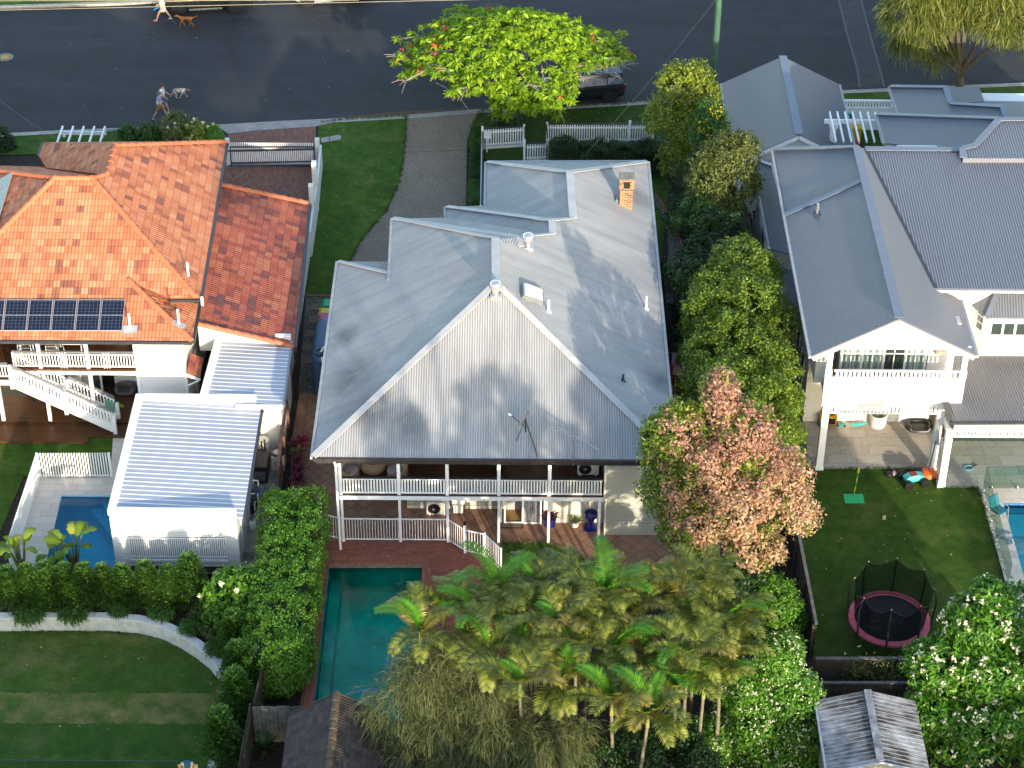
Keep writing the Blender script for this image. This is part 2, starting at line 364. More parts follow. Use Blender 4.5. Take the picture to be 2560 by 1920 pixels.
def surf(name, pts, z, mat, kind='structure', world=False):
    return tess(name, pts if world else [G(*p, z) for p in pts], [], z, mat, kind=kind)

# pools: outlines in plan
a, b = G(823, 1408), G(1056, 1408); POOL1 = [(a[0], a[1]), (b[0], a[1]), (b[0], 53.2), (a[0], 53.2)]
a = G(154, 1237); c = G(115, 1413); POOL2 = [(a[0], a[1]), (-15.46, a[1]), (-15.46, 61.75), (c[0] - .02, 61.75)]
a, b = G(2507.5, 1257), G(2559, 1439); dd = (b - a) / (a[1] - b[1]); POOL3 = [(a[0], a[1]), (a[0] + 7, a[1] + .1), (a[0] + 7 + dd[0] * 9, a[1] - 9), (a[0] + dd[0] * 9, a[1] - 9)]
# the lower lawn behind its curved retaining wall
_t = [(0, 690), (350, 688), (700, 690), (880, 705), (1020, 735), (1140, 790), (1250, 860), (1340, 930), (1405, 1010), (1432, 1080), (1425, 1180), (1408, 1260), (1392, 1350), (1375, 1440), (1345, 1560), (1330, 1700)]
RET = [G(*ZG(*p)) for p in _t]; LOWZ = -.62
LOW = [RET[0] + np.array([-40., 0, 0])] + RET + [RET[-1] + np.array([-.6, -12, 0]), np.array([-60., 38, 0])]
tess('ground', [np.array([-290., -60, 0]), np.array([290., -60, 0])] + KERB[::-1], [POOL1, POOL2, POOL3, LOW], -.03, M_SOIL, kind='structure')
tess('far_ground', FAR + [np.array([300., 420, 0]), np.array([-300., 420, 0])], [], 0., M_GRASS, kind='structure')
tess('road', KERB + FAR[::-1], [], -.12, M_ASPH, kind='structure')
def kerb(name, line, wdt, z, side):
    m = MB(); n = len(line); L = []
    for i, p in enumerate(line):
        d = line[min(i + 1, n - 1)] - line[max(i - 1, 0)]; d = d / np.linalg.norm(d); L.append(p + np.array([d[1], -d[0], 0]) * wdt * side)
    for i in range(n - 1):
        a, b, c, d = line[i], line[i + 1], L[i + 1], L[i]
        up = np.array([0, 0, z]); dn = np.array([0, 0, -.13])
        m.add([a + up, b + up, c + up, d + up, a + dn, b + dn, c + dn, d + dn], [(3, 2, 1, 0), (0, 1, 5, 4), (2, 3, 7, 6)])
    return m.build(name, M_KERB, kind='structure')
kerb('kerb', KERB, .34, .012, 1); kerb('far_kerb', FAR, .3, .012, -1)
# street details
surf('road_patch', [ZC_(1165, 0), ZC_(1230, 250), ZC_(1312, 555), ZC_(1152, 560), ZC_(1080, 240), ZC_(1020, 0)], -.116, M_PATCH)
for k, l in enumerate([[(1020, 0), (1080, 240), (1140, 440), (1156, 562)], [(1165, 0), (1230, 250), (1280, 430), (1314, 560)]]):
    m = MB()
    for i in range(len(l) - 1):
        p, q = G(*ZC_(*l[i]), -.112), G(*ZC_(*l[i + 1]), -.112); m.bar(p, q, .13, .004)
    m.build('tar_seam', M_TAR, kind='structure')
m = MB()
for l in [[(0, 205), (900, 165), (2212, 95)], [(0, 282), (1000, 240), (2212, 150)]]:
    for i in range(2): m.bar(G(*ZA(*l[i]), -.113), G(*ZA(*l[i + 1]), -.113), .05, .003)
for l in [[(0, 640), (130, 745), (290, 870)]]:
    for i in range(2): m.bar(G(*ZA(*l[i]), -.113), G(*ZA(*l[i + 1]), -.113), .03, .003)
m.build('road_joint', M_TAR, kind='structure')
surf('road_patch', [ZC_(2035, 400), ZC_(2175, 392), ZC_(2212, 470), ZC_(2045, 478)], -.115, plain('old_patch', (.03, .03, .03), .9, .2))
surf('road_patch', [ZB(680, 560), ZB(860, 545), ZB(865, 640), ZB(672, 655)], -.115, plain('old_patch', (.03, .03, .03), .9, .2))
surf('leaf_litter', [ZB(0, 752), ZB(420, 715), ZB(900, 690), ZB(890, 700), ZB(430, 738), ZB(0, 760)], -.11, plain('leaf_litter', (.10, .055, .035), .9, .4, 5., fine=12.))
p = G(13, 143, -.12)
mh = thing('manhole_cover', 'round concrete manhole cover with a yellow centre plate set in the road', 'manhole cover', p)
MB().lathe([(.46, 0), (.46, .012)], p, 20).build('ring', M_COVERS, mh); MB().cbox((p[0], p[1], p[2] + .012), .42, .34, .006, R(8)).build('plate', plain('yellow_plate', (.45, .27, .02), .6, .25, 9.), mh)

# lawns and paving, every sheet a little above the one below it
surf('verge_grass', [(-120, 345), (148, 332), (303, 327), (533, 318), (552, 322), (567, 340), (575, 375), (-120, 390)], .0, M_GRASS)
surf('front_lawn', [(795, 330), (800, 305), (859, 299), (1017, 290), (1013, 350), (1007, 408), (998, 451), (985, 490), (962, 532), (930, 568), (900, 606), (875, 660), (860, 742), (760, 742), (775, 560), (790, 420)], .0, M_GRASS)
surf('verge_grass', [(1176, 322), (1190, 300), (1201, 277), (1371, 270), (1616, 256), (1810, 245), (1815, 345), (1640, 345), (1180, 345)], .0, M_GRASSD)
surf('yard_lawn', [(1210, 345), (1640, 345), (1660, 530), (1218, 530)], -.004, M_GRASSD)
surf('garden_bed', [(1368, 350), (1640, 335), (1650, 370), (1560, 372), (1510, 388), (1480, 420), (1372, 412)], .004, M_SOIL)
surf('verge_grass', [(2104, 229), (2620, 205), (2620, 252), (2110, 262)], .0, M_GRASS)
surf('neighbour_lawn', [(2110, 300), (2230, 300), (2230, 370), (2050, 370)], .0, M_GRASSD)
surf('crossover', [(533, 312), (700, 302), (859, 295), (859, 300), (790, 316), (640, 326), (570, 334), (552, 322)], .016, M_CONC)
surf('crossover', [(1017, 287), (1200, 272), (1198, 279), (1017, 293)], .016, M_CONC)
surf('brick_driveway', [(570, 332), (640, 324), (790, 314), (786, 545), (690, 545), (540, 560), (560, 440)], .004, M_BRICKP)
surf('driveway', [(1017, 290), (1200, 274), (1190, 300), (1176, 323), (1168, 350), (1165, 515), (1110, 540), (985, 700), (860, 700), (875, 655), (900, 606), (930, 568), (962, 532), (985, 490), (998, 451), (1007, 408), (1013, 350)], .004, M_AGG)
m = MB(); m.bar(G(1012, 381, .008), G(1170, 374, .008), .03, .003); m.build('driveway_joint', M_TAR, kind='structure')
for k, q in enumerate([[(802, 345), (822, 341), (823, 353), (803, 356)], [(824, 341), (846, 337), (853, 340), (852, 349), (825, 352)]]):
    t = MB().prism([G(*x, .03) for x in q], -.02, .03).build('stepping_stone', M_CONC, label=['grey stepping stone touching the white gate post', 'outer grey stepping stone with rounded end on the lawn'][k], cat='paver')
surf('side_gravel', [(765, 742), (838, 742), (806, 984), (745, 984)], .0, M_PEB)
m = MB()
for i in range(5): m.cbox((G(772 + 12.5 * i, 739)[0], G(772, 739)[1] + .01 * (i % 2), 0), .225, .11, .03)
m.build('brick_edging', M_POOLBR, label='row of red edging bricks between the lawn and the side gravel', cat='edging')
for i, (x, y) in enumerate([(791, 768), (786, 800), (779, 834), (773, 868), (768, 902)]):
    c = G(x, y); MB().cbox((c[0], c[1], -.02), .55, .5, .05, R(3 * (i % 3 - 1))).build('side_paver', plain('brown_paver', (.15, .115, .08), .9, .2, 3.), label=['brown square paver in the gravel closest to the bins', 'brown square paver in the gravel beside the pink bin', 'brown square paver in the gravel at the middle of the tank', 'brown square paver in the gravel beside the tank lid', 'brown square paver in the gravel at the pool end of the tank'][i], cat='paver', group='square pavers in the side gravel')
surf('terrace', [(748, 984), (812, 984), (812, 1000), (1700, 1000), (1740, 1330), (1720, 1412), (1560, 1445), (1255, 1500), (1120, 1420), (800, 1420), (725, 1390), (728, 1110)], .004, M_TERRA)
surf('terrace_border', [(748, 984), (775, 984), (757, 1110), (745, 1230), (726, 1230), (730, 1110)], .008, paving('border_tiles', (.26, .13, .07), (.34, .18, .10), (.12, .06, .04), .4, .4, 0., 0., .012))
x0, y0 = POOL1[0]; x1 = POOL1[1][0]
tess('pool_surround', [G(812, 1353), G(1120, 1353), G(1258, 1438), G(1290, 1475), np.array([x1 + 2.6, 53., 0]), np.array([x0 - .52, 53., 0])], [[(x0 + .001, y0 - .001), (x1, y0), (x1, 53.3), (x0, 53.3)]], .012, M_POOLBR, kind='structure')
M_COPING = paving('brick_coping', (.27, .085, .05), (.36, .125, .07), (.15, .07, .05), .115, .36, 0., 0., .008, var=.2)
m = MB(); m.box(x0 - .36, x1 + .36, y0, y0 + .36, .0, .05); m.box(x0 - .36, x0, 53, y0, .0, .05); m.box(x1, x1 + .36, 53, y0, .0, .05)
m.build('pool_coping', M_COPING, kind='structure')
surf('back_lawn', [ZH(1040, 198), ZH(1340, 200), ZH(1500, 270), ZH(1750, 375), (1600, 1470), (1540, 1560), (1230, 1560), ZH(1042, 400), ZH(1000, 260)], .016, M_GRASSD)
surf('side_lawn', [(1640, 400), (1660, 400), (1672, 470), (1650, 700), (1630, 530)], .0, M_GRASSD)
Z7 = zoomer(1640, 480, 420 / 1340.)
surf('garden_path', [Z7(0, 20), Z7(70, 130), Z7(150, 270), Z7(205, 420), Z7(190, 600), Z7(155, 760), Z7(170, 890), Z7(80, 890), Z7(60, 700), Z7(100, 500), Z7(90, 300), Z7(40, 150), Z7(-20, 60)], .004, M_PEB)
m = MB(); l = [Z7(0, 20), Z7(70, 130), Z7(150, 270), Z7(205, 420), Z7(190, 600), Z7(155, 760), Z7(170, 890)]
for i in range(6):
    p, q = G(*l[i]), G(*l[i + 1]); n = max(2, int(np.linalg.norm(q - p) / .24))
    for k in range(n):
        c = p + (q - p) * ((k + .5) / n); m.cbox((c[0], c[1], -.02), .12, .22, .06, math.atan2(*(q - p)[[1, 0]]) - math.pi / 2)
m.build('brick_edging', M_POOLBR, label='curved row of red edging bricks along the garden path', cat='edging')
# neighbour to the left
surf('left_lawn', [(-80, 1090), (300, 1090), (300, 1190), (60, 1190), (-40, 1425), (-80, 1425)], .0, M_GRASS)
tess('pool_paving', [G(*ZD(262, 1420)), np.array([-15.3, G(*ZD(262, 1420))[1], 0]), np.array([-15.3, 61.7, 0]), G(20, 1425)], [POOL2], .006, M_TRAV, kind='structure')
surf('paver_strip', [ZD(735, 1050), ZD(850, 1050), ZD(800, 1425), ZD(708, 1425)], .010, M_TRAV)
surf('service_slab', [(600, 985), (725, 985), (705, 1130), (690, 1420), (596, 1420), (600, 1300)], .004, M_CONC)
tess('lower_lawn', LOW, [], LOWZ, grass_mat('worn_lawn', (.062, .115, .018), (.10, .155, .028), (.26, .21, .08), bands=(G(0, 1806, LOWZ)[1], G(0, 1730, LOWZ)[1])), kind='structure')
# neighbour to the right
surf('right_lawn', [(1975, 1165), (2332, 1165), (2349, 1212), (2450, 1212), (2464, 1280), (2505, 1440), (2560, 1645), (2031, 1645), (1984, 1390)], .0, M_GRASSD)
surf('patio', [(2005, 1040), (2760, 1040), (2760, 1222), (2446, 1219), (2349, 1219), (2332, 1172), (2024, 1172)], .01, M_PATIO)
surf('side_pebbles', [ZF(745, 1060), ZF(795, 1060), ZF(850, 1372), ZF(760, 1372)], .0, M_PEB)
tess('pool_paving', [G(2446, 1219), np.array([40., G(2446, 1219)[1], 0]), np.array([40., 48., 0]), G(2640, 1900)], [POOL3], .006, M_TRAV, kind='structure')
surf('narrow_path', [Z7(690, 150), Z7(770, 150), Z7(810, 420), Z7(730, 420)], .0, M_CONC)

# pools: shell, water
def pool(poly, wz, depth, shell, water, name):
    n = len(poly); m = MB(); vs = [(p[0], p[1], 0.) for p in poly] + [(p[0], p[1], -depth) for p in poly]
    ar = sum(poly[i][0] * poly[(i + 1) % n][1] - poly[(i + 1) % n][0] * poly[i][1] for i in range(n))
    fs = [(i, (i + 1) % n, n + (i + 1) % n, n + i) for i in range(n)]
    m.add(vs, fs + [tuple(range(n, 2 * n)) if ar > 0 else tuple(range(2 * n - 1, n - 1, -1))]); m.build(name + '_shell', shell, kind='structure')
    MB().poly([(p[0], p[1], wz) for p in (poly if ar > 0 else poly[::-1])]).build('pool_water', water, kind='structure')
M_SH1 = plain('pool_plaster', (.46, .58, .48), .7, .35, .7); M_SH2 = plain('pool_plaster_blue', (.42, .74, .80), .7, .1, .7); M_SH3 = plain('pool_plaster_pale', (.70, .85, .86), .7, .1, .7)
pool(POOL1, -.10, 1.5, M_SH1, water_mat('green_water', (.13, .80, .70)), 'pool')
pool(POOL2, -.09, 1.4, M_SH2, water_mat('blue_water', (.05, .66, .80)), 'pool')
pool(POOL3, -.10, 1.3, M_SH3, water_mat('clear_water', (.34, .90, .95)), 'pool')
M_BLUET = paving('pool_tiles', (.03, .12, .30), (.05, .17, .38), (.2, .25, .3), .1, .1, 0, 0, .006)
m = MB(); m.box(x0, x1, y0 - .02, y0 - .002, -.25, -.002); m.box(x0 + .002, x0 + .02, 53.2, y0 - .02, -.25, -.002); m.build('waterline_tiles', M_BLUET, kind='structure')
px0 = POOL3[0]; m = MB(); m.box(px0[0] + .02, px0[0] + 7, px0[1] - .03, px0[1] - .005, -.25, -.002); m.build('waterline_tiles', M_BLUET, kind='structure')
m = MB(); m.box(px0[0] + .12, px0[0] + 7, px0[1] - 1.45, px0[1] - .05, -1.28, -.55); m.build('pool_step', M_SH3, kind='structure')
m = MB(); q0, q1 = G(*ZD(585, 1560)), G(*ZD(700, 1640))
m.prism([(q0[0] - .2, POOL2[0][1] - .02), (-15.47, POOL2[0][1] - .02), (-15.47, POOL2[0][1] - 2.6)], -1.38, -.7); m.prism([(q0[0] + .35, POOL2[0][1] - .03), (-15.48, POOL2[0][1] - .03), (-15.48, POOL2[0][1] - 1.9)], -.7, -.35)
m.build('pool_step', M_SH2, kind='structure')
m = MB(); m.box(x0 + .03, x0 + .45, 55.5, y0 - .03, -1.48, -.75); m.build('pool_step', M_SH1, kind='structure')

# retaining wall with its light cap
M_LIME = plain('limestone', (.56, .54, .50), .8, .12, 1.2, fine=4.)
m = MB(); m2 = MB(); n = len(RET)
RB = []
for i, p in enumerate(RET):
    d = RET[min(i + 1, n - 1)] - RET[max(i - 1, 0)]; d /= np.linalg.norm(d); RB.append(p + np.array([-d[1], d[0], 0]) * .32)
for i in range(-1, n - 1):
    a, b, c, d = (RET[i], RET[i + 1], RB[i + 1], RB[i]) if i >= 0 else (RET[0] - np.array([30, 0, 0]), RET[0], RB[0], RB[0] - np.array([30, 0, 0]))
    for mm, z0, z1, o in ((m, LOWZ - .05, -.0, 0), (m2, .0, .06, 0)):
        mm.add([(*p[:2], z) for z in (z0, z1) for p in (a, b, c, d)], [(4, 5, 6, 7), (0, 1, 5, 4), (2, 3, 7, 6)])
t = thing('retaining_wall', 'curved pale limestone retaining wall around the worn lower lawn', 'retaining wall', RET[4])
m.build('wall_face', M_LIME, t); m2.build('capping', plain('limestone_cap', (.60, .58, .55), .7, .1, 2.), t)
# ============================================================ the middle house: grey corrugated roof over a back verandah
M_ROOFG = metal_roof('weathered_corrugated_iron', (.37, .375, .375), .098, .28, .55, .014)
M_CAPG = plain('grey_flashing', (.40, .40, .385), .5, .12, 2.)
M_GUT = plain('gutter_grey', (.30, .31, .31), .5, .15)
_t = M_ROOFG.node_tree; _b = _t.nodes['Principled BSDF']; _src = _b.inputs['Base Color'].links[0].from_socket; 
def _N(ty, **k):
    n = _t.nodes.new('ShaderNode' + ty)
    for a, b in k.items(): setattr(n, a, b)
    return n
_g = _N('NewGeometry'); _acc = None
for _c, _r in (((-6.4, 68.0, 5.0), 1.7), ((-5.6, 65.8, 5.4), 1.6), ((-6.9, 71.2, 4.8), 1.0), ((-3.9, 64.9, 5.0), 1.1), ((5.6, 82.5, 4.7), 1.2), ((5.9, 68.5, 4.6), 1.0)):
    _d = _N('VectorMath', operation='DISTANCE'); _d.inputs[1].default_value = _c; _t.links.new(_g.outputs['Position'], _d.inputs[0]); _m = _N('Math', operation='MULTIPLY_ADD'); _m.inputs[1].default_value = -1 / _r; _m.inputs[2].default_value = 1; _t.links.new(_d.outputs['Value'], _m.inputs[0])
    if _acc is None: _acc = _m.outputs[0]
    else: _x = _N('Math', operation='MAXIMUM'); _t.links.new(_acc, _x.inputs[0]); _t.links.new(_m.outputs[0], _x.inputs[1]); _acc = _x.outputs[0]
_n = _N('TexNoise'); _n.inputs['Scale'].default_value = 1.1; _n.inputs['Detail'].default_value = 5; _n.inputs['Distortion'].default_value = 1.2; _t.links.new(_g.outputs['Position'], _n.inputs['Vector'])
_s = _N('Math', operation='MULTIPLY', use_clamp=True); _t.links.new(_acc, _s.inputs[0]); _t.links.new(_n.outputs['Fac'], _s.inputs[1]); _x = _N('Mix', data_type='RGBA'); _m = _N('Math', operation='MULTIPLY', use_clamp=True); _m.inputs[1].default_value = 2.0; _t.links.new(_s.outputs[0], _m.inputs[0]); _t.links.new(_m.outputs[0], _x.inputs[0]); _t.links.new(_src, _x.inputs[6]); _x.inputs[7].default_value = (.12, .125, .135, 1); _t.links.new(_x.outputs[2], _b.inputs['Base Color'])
hs = thing('weatherboard_house', 'cream weatherboard house with a faded grey corrugated roof and a white back verandah', 'house', (-.6, 70, 0))
ZE0, XR, XL, YF, SL = 4.35, 6.27, -7.6, 63.7, .527
PR = ((XR, 0, ZE0), (SL, 0, 1)); PL = ((XL, 0, ZE0), (-SL, 0, 1)); PF = ((0, YF, ZE0), (0, -.553, 1))
def r_(x, y, f=ZB): return ON(*f(x, y), *PR)
A_, B_ = np.array([XL, YF, ZE0]), np.array([XR, YF, ZE0]); AP = np.array([-.67, 70.31, 8.005])
R1 = r_(1000, 1535); D1 = np.array([XL, 74.1, ZE0]); D2 = ON(974.8, 699.5, *PL); E1 = ON(982.2, 546.3, *PL)
C0 = np.array([XL, 77.4, ZE0]); Hh = ON(970, 683.5, *PL); C0b = G(972.5, 653.7, ZE0)
SR1 = r_(1150, 1528); SRl = r_(1165, 1588); S1e = G(1118, 544, 4.7)
F1, F2 = G(1116, 517.5, ZE0), G(1116.3, 544.5, ZE0); F3, F4 = r_(1362, 1420), r_(1368, 1505)
J1, J2, J5 = G(1217.4, 405.5, ZE0), G(1215.5, 513.5, ZE0), G(1617.9, 404.3, ZE0); J3, J4 = r_(1478, 1108), r_(1500, 1405)
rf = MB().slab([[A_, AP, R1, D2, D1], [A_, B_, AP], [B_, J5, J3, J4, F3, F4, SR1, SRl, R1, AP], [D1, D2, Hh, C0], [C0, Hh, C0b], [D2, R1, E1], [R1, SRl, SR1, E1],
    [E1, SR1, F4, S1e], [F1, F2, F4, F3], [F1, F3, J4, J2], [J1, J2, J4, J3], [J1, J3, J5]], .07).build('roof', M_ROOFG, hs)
m = MB(); up = np.array([0, 0, .035])
for p, q, w in ((A_, AP, .3), (B_, AP, .3), (AP, R1, .34), (R1, E1, .2), (E1, SR1, .26), (SR1, SRl, .3), (F1, F3, .26), (F3, F4, .3), (J1, J3, .28), (J3, J5, .28), (J3, J4, .34), (C0, Hh, .2), (F4, SR1, .16), (J4, F3, .2)):
    m.bar(p + up, q + up, w, .03)
each(m, 'ridge_cap', M_CAPG, rf)
m = MB()
MB().bar(A_ + np.array([0, -.07, -.05]), B_ + np.array([0, -.07, -.05]), .12, .13).build('gutter', plain('brown_gutter', (.05, .035, .03), .5, .2), rf)
for p, q, o in ((A_, C0, (-.07, 0)), (B_, J5, (.07, 0)), (J1, J5, (0, .07)), (J1, J2, (-.07, 0)), (F1, F2, (-.07, 0)), (D2, E1, (-.06, 0))):
    o = np.array([*o, -.05]); m.bar(p + o, q + o, .12, .13)
each(m, 'gutter', M_GUT, rf)
m = MB(); m.bar(A_ + np.array([.1, -.06, -.17]), B_ + np.array([0, -.06, -.17]), .05, .12); m.build('fascia', M_DKMET, rf)
# chimney, vents, skylight, pipes
M_CHIM = paving('chimney_brick', (.42, .19, .07), (.20, .085, .045), (.40, .33, .25), .24, .09, 0, .5, .012)
_t = NT('chimney_brick_wall'); _br = _t.n('TexBrick', offset=.5); _mp = _t.n('Mapping'); _mp.inputs['Rotation'].default_value = (R(90), 0, 0); _t.l(_t.pos(), _mp.inputs[0]); _t.l(_mp.outputs[0], _br.inputs['Vector'])
for k, v in (('Scale', 1.), ('Mortar Size', .01), ('Brick Width', .24), ('Row Height', .09), ('Color1', (.40, .15, .045, 1)), ('Color2', (.07, .03, .02, 1)), ('Mortar', (.42, .34, .24, 1))): _br.inputs[k].default_value = v
_t.col(_br.outputs['Color']); M_CHIM = _t.set(.85, 0, .2)
p = r_(1838, 1335); m = MB(); x, y, z = p; M_MORT = plain('old_mortar', (.20, .18, .14), .9, .4, 7.)
m.box(x - .29, x + .29, y, y + .55, z - .25, z + .95)
for sx in (-1, 1): m.box(x + sx * .34, x + sx * .14, y - .04, y + .59, z + .953, z + 1.33)
m.box(x - .34, x + .34, y + .35, y + .59, z + .953, z + 1.33); m.box(x - .34, x + .34, y - .04, y + .59, z + 1.333, z + 1.44)
ch = m.build('chimney', M_CHIM, rf); m = MB(); m.box(x - .35, x + .35, y - .05, y + .6, z + 1.443, z + 1.48); m.box(x - .13, x + .13, y - .035, y + .3, z + .955, z + 1.0); each(m, 'mortar_cap', M_MORT, ch)
MB().box(x - .138, x + .138, y + .02, y + .345, z + 1.0, z + 1.332).build('flue', M_DARK, ch)
m = MB(); m.bar(p + np.array([-.4, .1, .22]), p + np.array([-.4, .6, .22]), .1, .25); m.bar(p + np.array([-.35, -.04, -.1]), p + np.array([.4, -.04, -.35]), .1, .1); m.build('flashing', plain('lead_flashing', (.16, .19, .23), .6, .2), ch)
for q in (ON(*ZE(1177, 215), *PF), r_(1210, 1590)):
    m = MB(); m.cbox((q[0], q[1], q[2] - .12), .42, .42, .2); m.lathe([(.15, 0), (.15, .38), (.24, .38), (.26, .44), (.26, .56), (.2, .64), (.06, .69)], (q[0], q[1], q[2]), 14); m.build('roof_vent', M_STEEL, rf, smooth=True)
k4 = [ON(*ZE(*c), *PR) for c in ((1312, 160), (1425, 205), (1425, 268), (1316, 232))]; up = np.array([.1, 0, .16])
m = MB(); m.add([c - up for c in k4] + [c + up for c in k4], [(0, 1, 2, 3), (7, 6, 5, 4)] + [(i, i + 4, (i + 1) % 4 + 4, (i + 1) % 4) for i in range(4)]); sk = m.build('skylight', M_GREY, rf)
cc = sum(k4) / 4; m = MB(); m.add([cc + (c - cc) * .9 + up * 1.05 for c in k4] + [cc + (c - cc) * .7 + up * 1.5 for c in k4], [(7, 6, 5, 4)] + [(i, i + 4, (i + 1) % 4 + 4, (i + 1) % 4) for i in range(4)] + [(0, 1, 2, 3)]); m.build('dome', plain('skylight_dome', (.72, .71, .70), .25, .05), sk)
for x, y, h in ((1465, 302, .55), (1998, 287, .6), (1872, 680, .3)):
    q = ON(*ZE(x, y), *PR); m = MB(); m.tube([q - np.array([0, 0, .1]), q + np.array([0, 0, h])], .05, 10); m.lathe([(.14, -.08), (.07, .06)], q, 10); m.build('vent_pipe', M_WHITE if h > .4 else M_DKMET, rf, smooth=True)
# satellite dish
q = ON(*ZE(1340, 958), *PF); c = q + np.array([-.08, -.12, .78]); m = MB(); nn = Vector((-.86, .32, .42)).normalized(); e1 = nn.orthogonal().normalized(); e2 = nn.cross(e1); vs = []; fs = []
for i, (r, d) in enumerate(((.03, -.10), (.25, -.075), (.42, 0), (.42, .015), (.25, -.06), (.03, -.085))):
    vs += [Vector(c) + (e1 * math.cos(a) * r + e2 * math.sin(a) * r * 1.06) + nn * d for a in [2 * math.pi * k / 20 for k in range(20)]]
fs = [(i * 20 + k, i * 20 + (k + 1) % 20, (i + 1) * 20 + (k + 1) % 20, (i + 1) * 20 + k) for i in range(5) for k in range(20)] + [tuple(range(19, -1, -1)), tuple(range(100, 120))]
m.add(vs, fs); dsh = m.build('satellite_dish', plain('dish_grey', (.20, .22, .25), .5, .1), rf, smooth=True)
m = MB(); m.tube([q, q + np.array([0, 0, .75])], .03); m.tube([q + np.array([0, 0, .6]), ON(*ZE(1405, 1095), *PF)], .016); m.tube([q + np.array([0, 0, .6]), ON(*ZE(1290, 1010), *PF)], .016); l = Vector(c) + nn * .62 + Vector((0, 0, -.28))
m.tube([c - np.array([0, 0, .4]), l], .018); m.tube([q + np.array([0, 0, .4]), ON(*ZE(1395, 1060), *PF) + np.array([0, 0, .03]), ON(*ZE(1405, 1097), *PF) + np.array([0, -.05, -.02])], .012); m.build('mast', M_DKMET, dsh)
MB().tube([l + nn * .06, l - nn * .06], .035).build('receiver', M_WHITE, dsh)
# television aerial
q = ON(*ZE(1600, 1105), *PF) ; yy = q[1] - .05; m = MB(); top = V(*ZE(1600, 985), yy); m.tube([q - np.array([0, .1, .25]), top], .022); b0, b1 = V(*ZE(1520, 935), yy + .35), V(*ZE(1745, 1060), yy - .35); m.bar(b0, b1, .03, .03)
dr = (b1 - b0); pr = np.cross(dr, [0, 0, 1.]); pr /= np.linalg.norm(pr); pr = pr * .8 + np.array([0, 0, .55])
for t, L in ((.0, .95), (.14, .9), (.27, .85), (.38, .8), (.46, .55), (.52, .3), (.58, .26), (.64, .2), (.7, .17), (.75, .16), (.8, .15), (.85, .14), (.9, .13), (.95, .12), (1., .12)):
    m.tube([b0 + dr * t - pr * L, b0 + dr * t + pr * L], .009, 5)
m.build('television_aerial', plain('aerial_metal', (.45, .47, .5), .35, .1, 3., .6), rf)
# walls
YW = 65.95; PX = [-6.62, -4.358, -2.479, -.48, 1.481, 3.458]
wl = MB(); wl.box(-6.9, 5.75, 69.2, 77.0, .0, 4.3); wl.box(-4.9, 5.75, 77., 79.6, .0, 4.3); wl.box(-2.8, 5.75, 79.6, 81.6, 0, 4.3); wl.box(-.8, 5.75, 81.6, 85.5, 0, 4.3); wl.box(-.02, 5.75, YW, 69.198, 2.452, 4.3); wl.box(-4.2, 5.75, YW - .02, 69.199, 0, 2.448)
wl.box(3.62, 6.05, 63.86, YW - .003, 2.25, 4.3); wl.box(3.75, 5.95, 64.35, YW - .021, 0, 2.249)
walls = wl.build('wall', M_BOARDC, hs)
m = MB(); m.box(-4.19, 5.74, YW - .045, YW - .022, 0, .14); m.box(3.6, 3.68, 63.82, 63.858, 2.25, 4.3); m.box(-.06, .02, YW - .04, YW - .002, 2.5, 4.3); m.box(3.70, 3.749, 64.3, 65.9, 0, 2.2); m.build('trim', M_CREAM, walls)
fl = MB().box(-6.75, 3.6, 63.72, 69.2, 2.44, 2.5).build('verandah_floor', plain('dark_decking', (.085, .035, .018), .45, .25, 3.), hs)
m = MB(); m.box(-6.75, 3.6, 63.70, 63.76, 2.25, 2.438); m.build('beam', M_WHITE, hs)
for k, x in enumerate(PX):
    m = MB(); m.box(x - .05, x + .05, 63.80, 63.90, 0, 2.25)
    if k < 5: m.box(x - .065, x + .065, 63.69, 63.81, 2.502, 4.3)
    m.build('post', M_WHITE, hs)
m = MB(); m.box(-6.7, -6.6, 67.4, 67.5, 2.502, 4.3); m.build('post', M_WHITE, hs)
rail = MB(); rl2 = MB()
xs = PX[:5] + [3.6]
for a, b in zip(xs[:-1], xs[1:]):
    a += .07; b -= .07; rail.box(a, b, 63.72, 63.76, 2.56, 2.62); rl2.box(a, b, 63.70, 63.80, 3.30, 3.345); rail.box(a, b, 63.725, 63.755, 3.24, 3.296); n = round((b - a) / .117)
    for i in range(n): x = a + (b - a) * (i + .5) / n; rail.box(x - .033, x + .033, 63.735, 63.775, 2.621, 3.239)
for i in range(28): y = 63.95 + i * .125; rail.box(-6.66, -6.63, y - .033, y + .033, 2.62, 3.24)
rail.box(-6.67, -6.62, 63.9, 67.4, 2.56, 2.62); rl2.box(-6.7, -6.6, 63.9, 67.4, 3.30, 3.345)
rr = rail.build('railing', M_WHITE, hs); rl2.build('handrail', M_DKMET, rr)
m = MB(); m.tube([(-6.78, 63.55, 4.2), (-6.75, 63.62, 4.0), (-6.75, 63.62, .45), (-6.72, 63.4, .1), (-6.72, 63.35, .0)], .055, 10); m.build('downpipe', M_WHITE, hs, smooth=True)
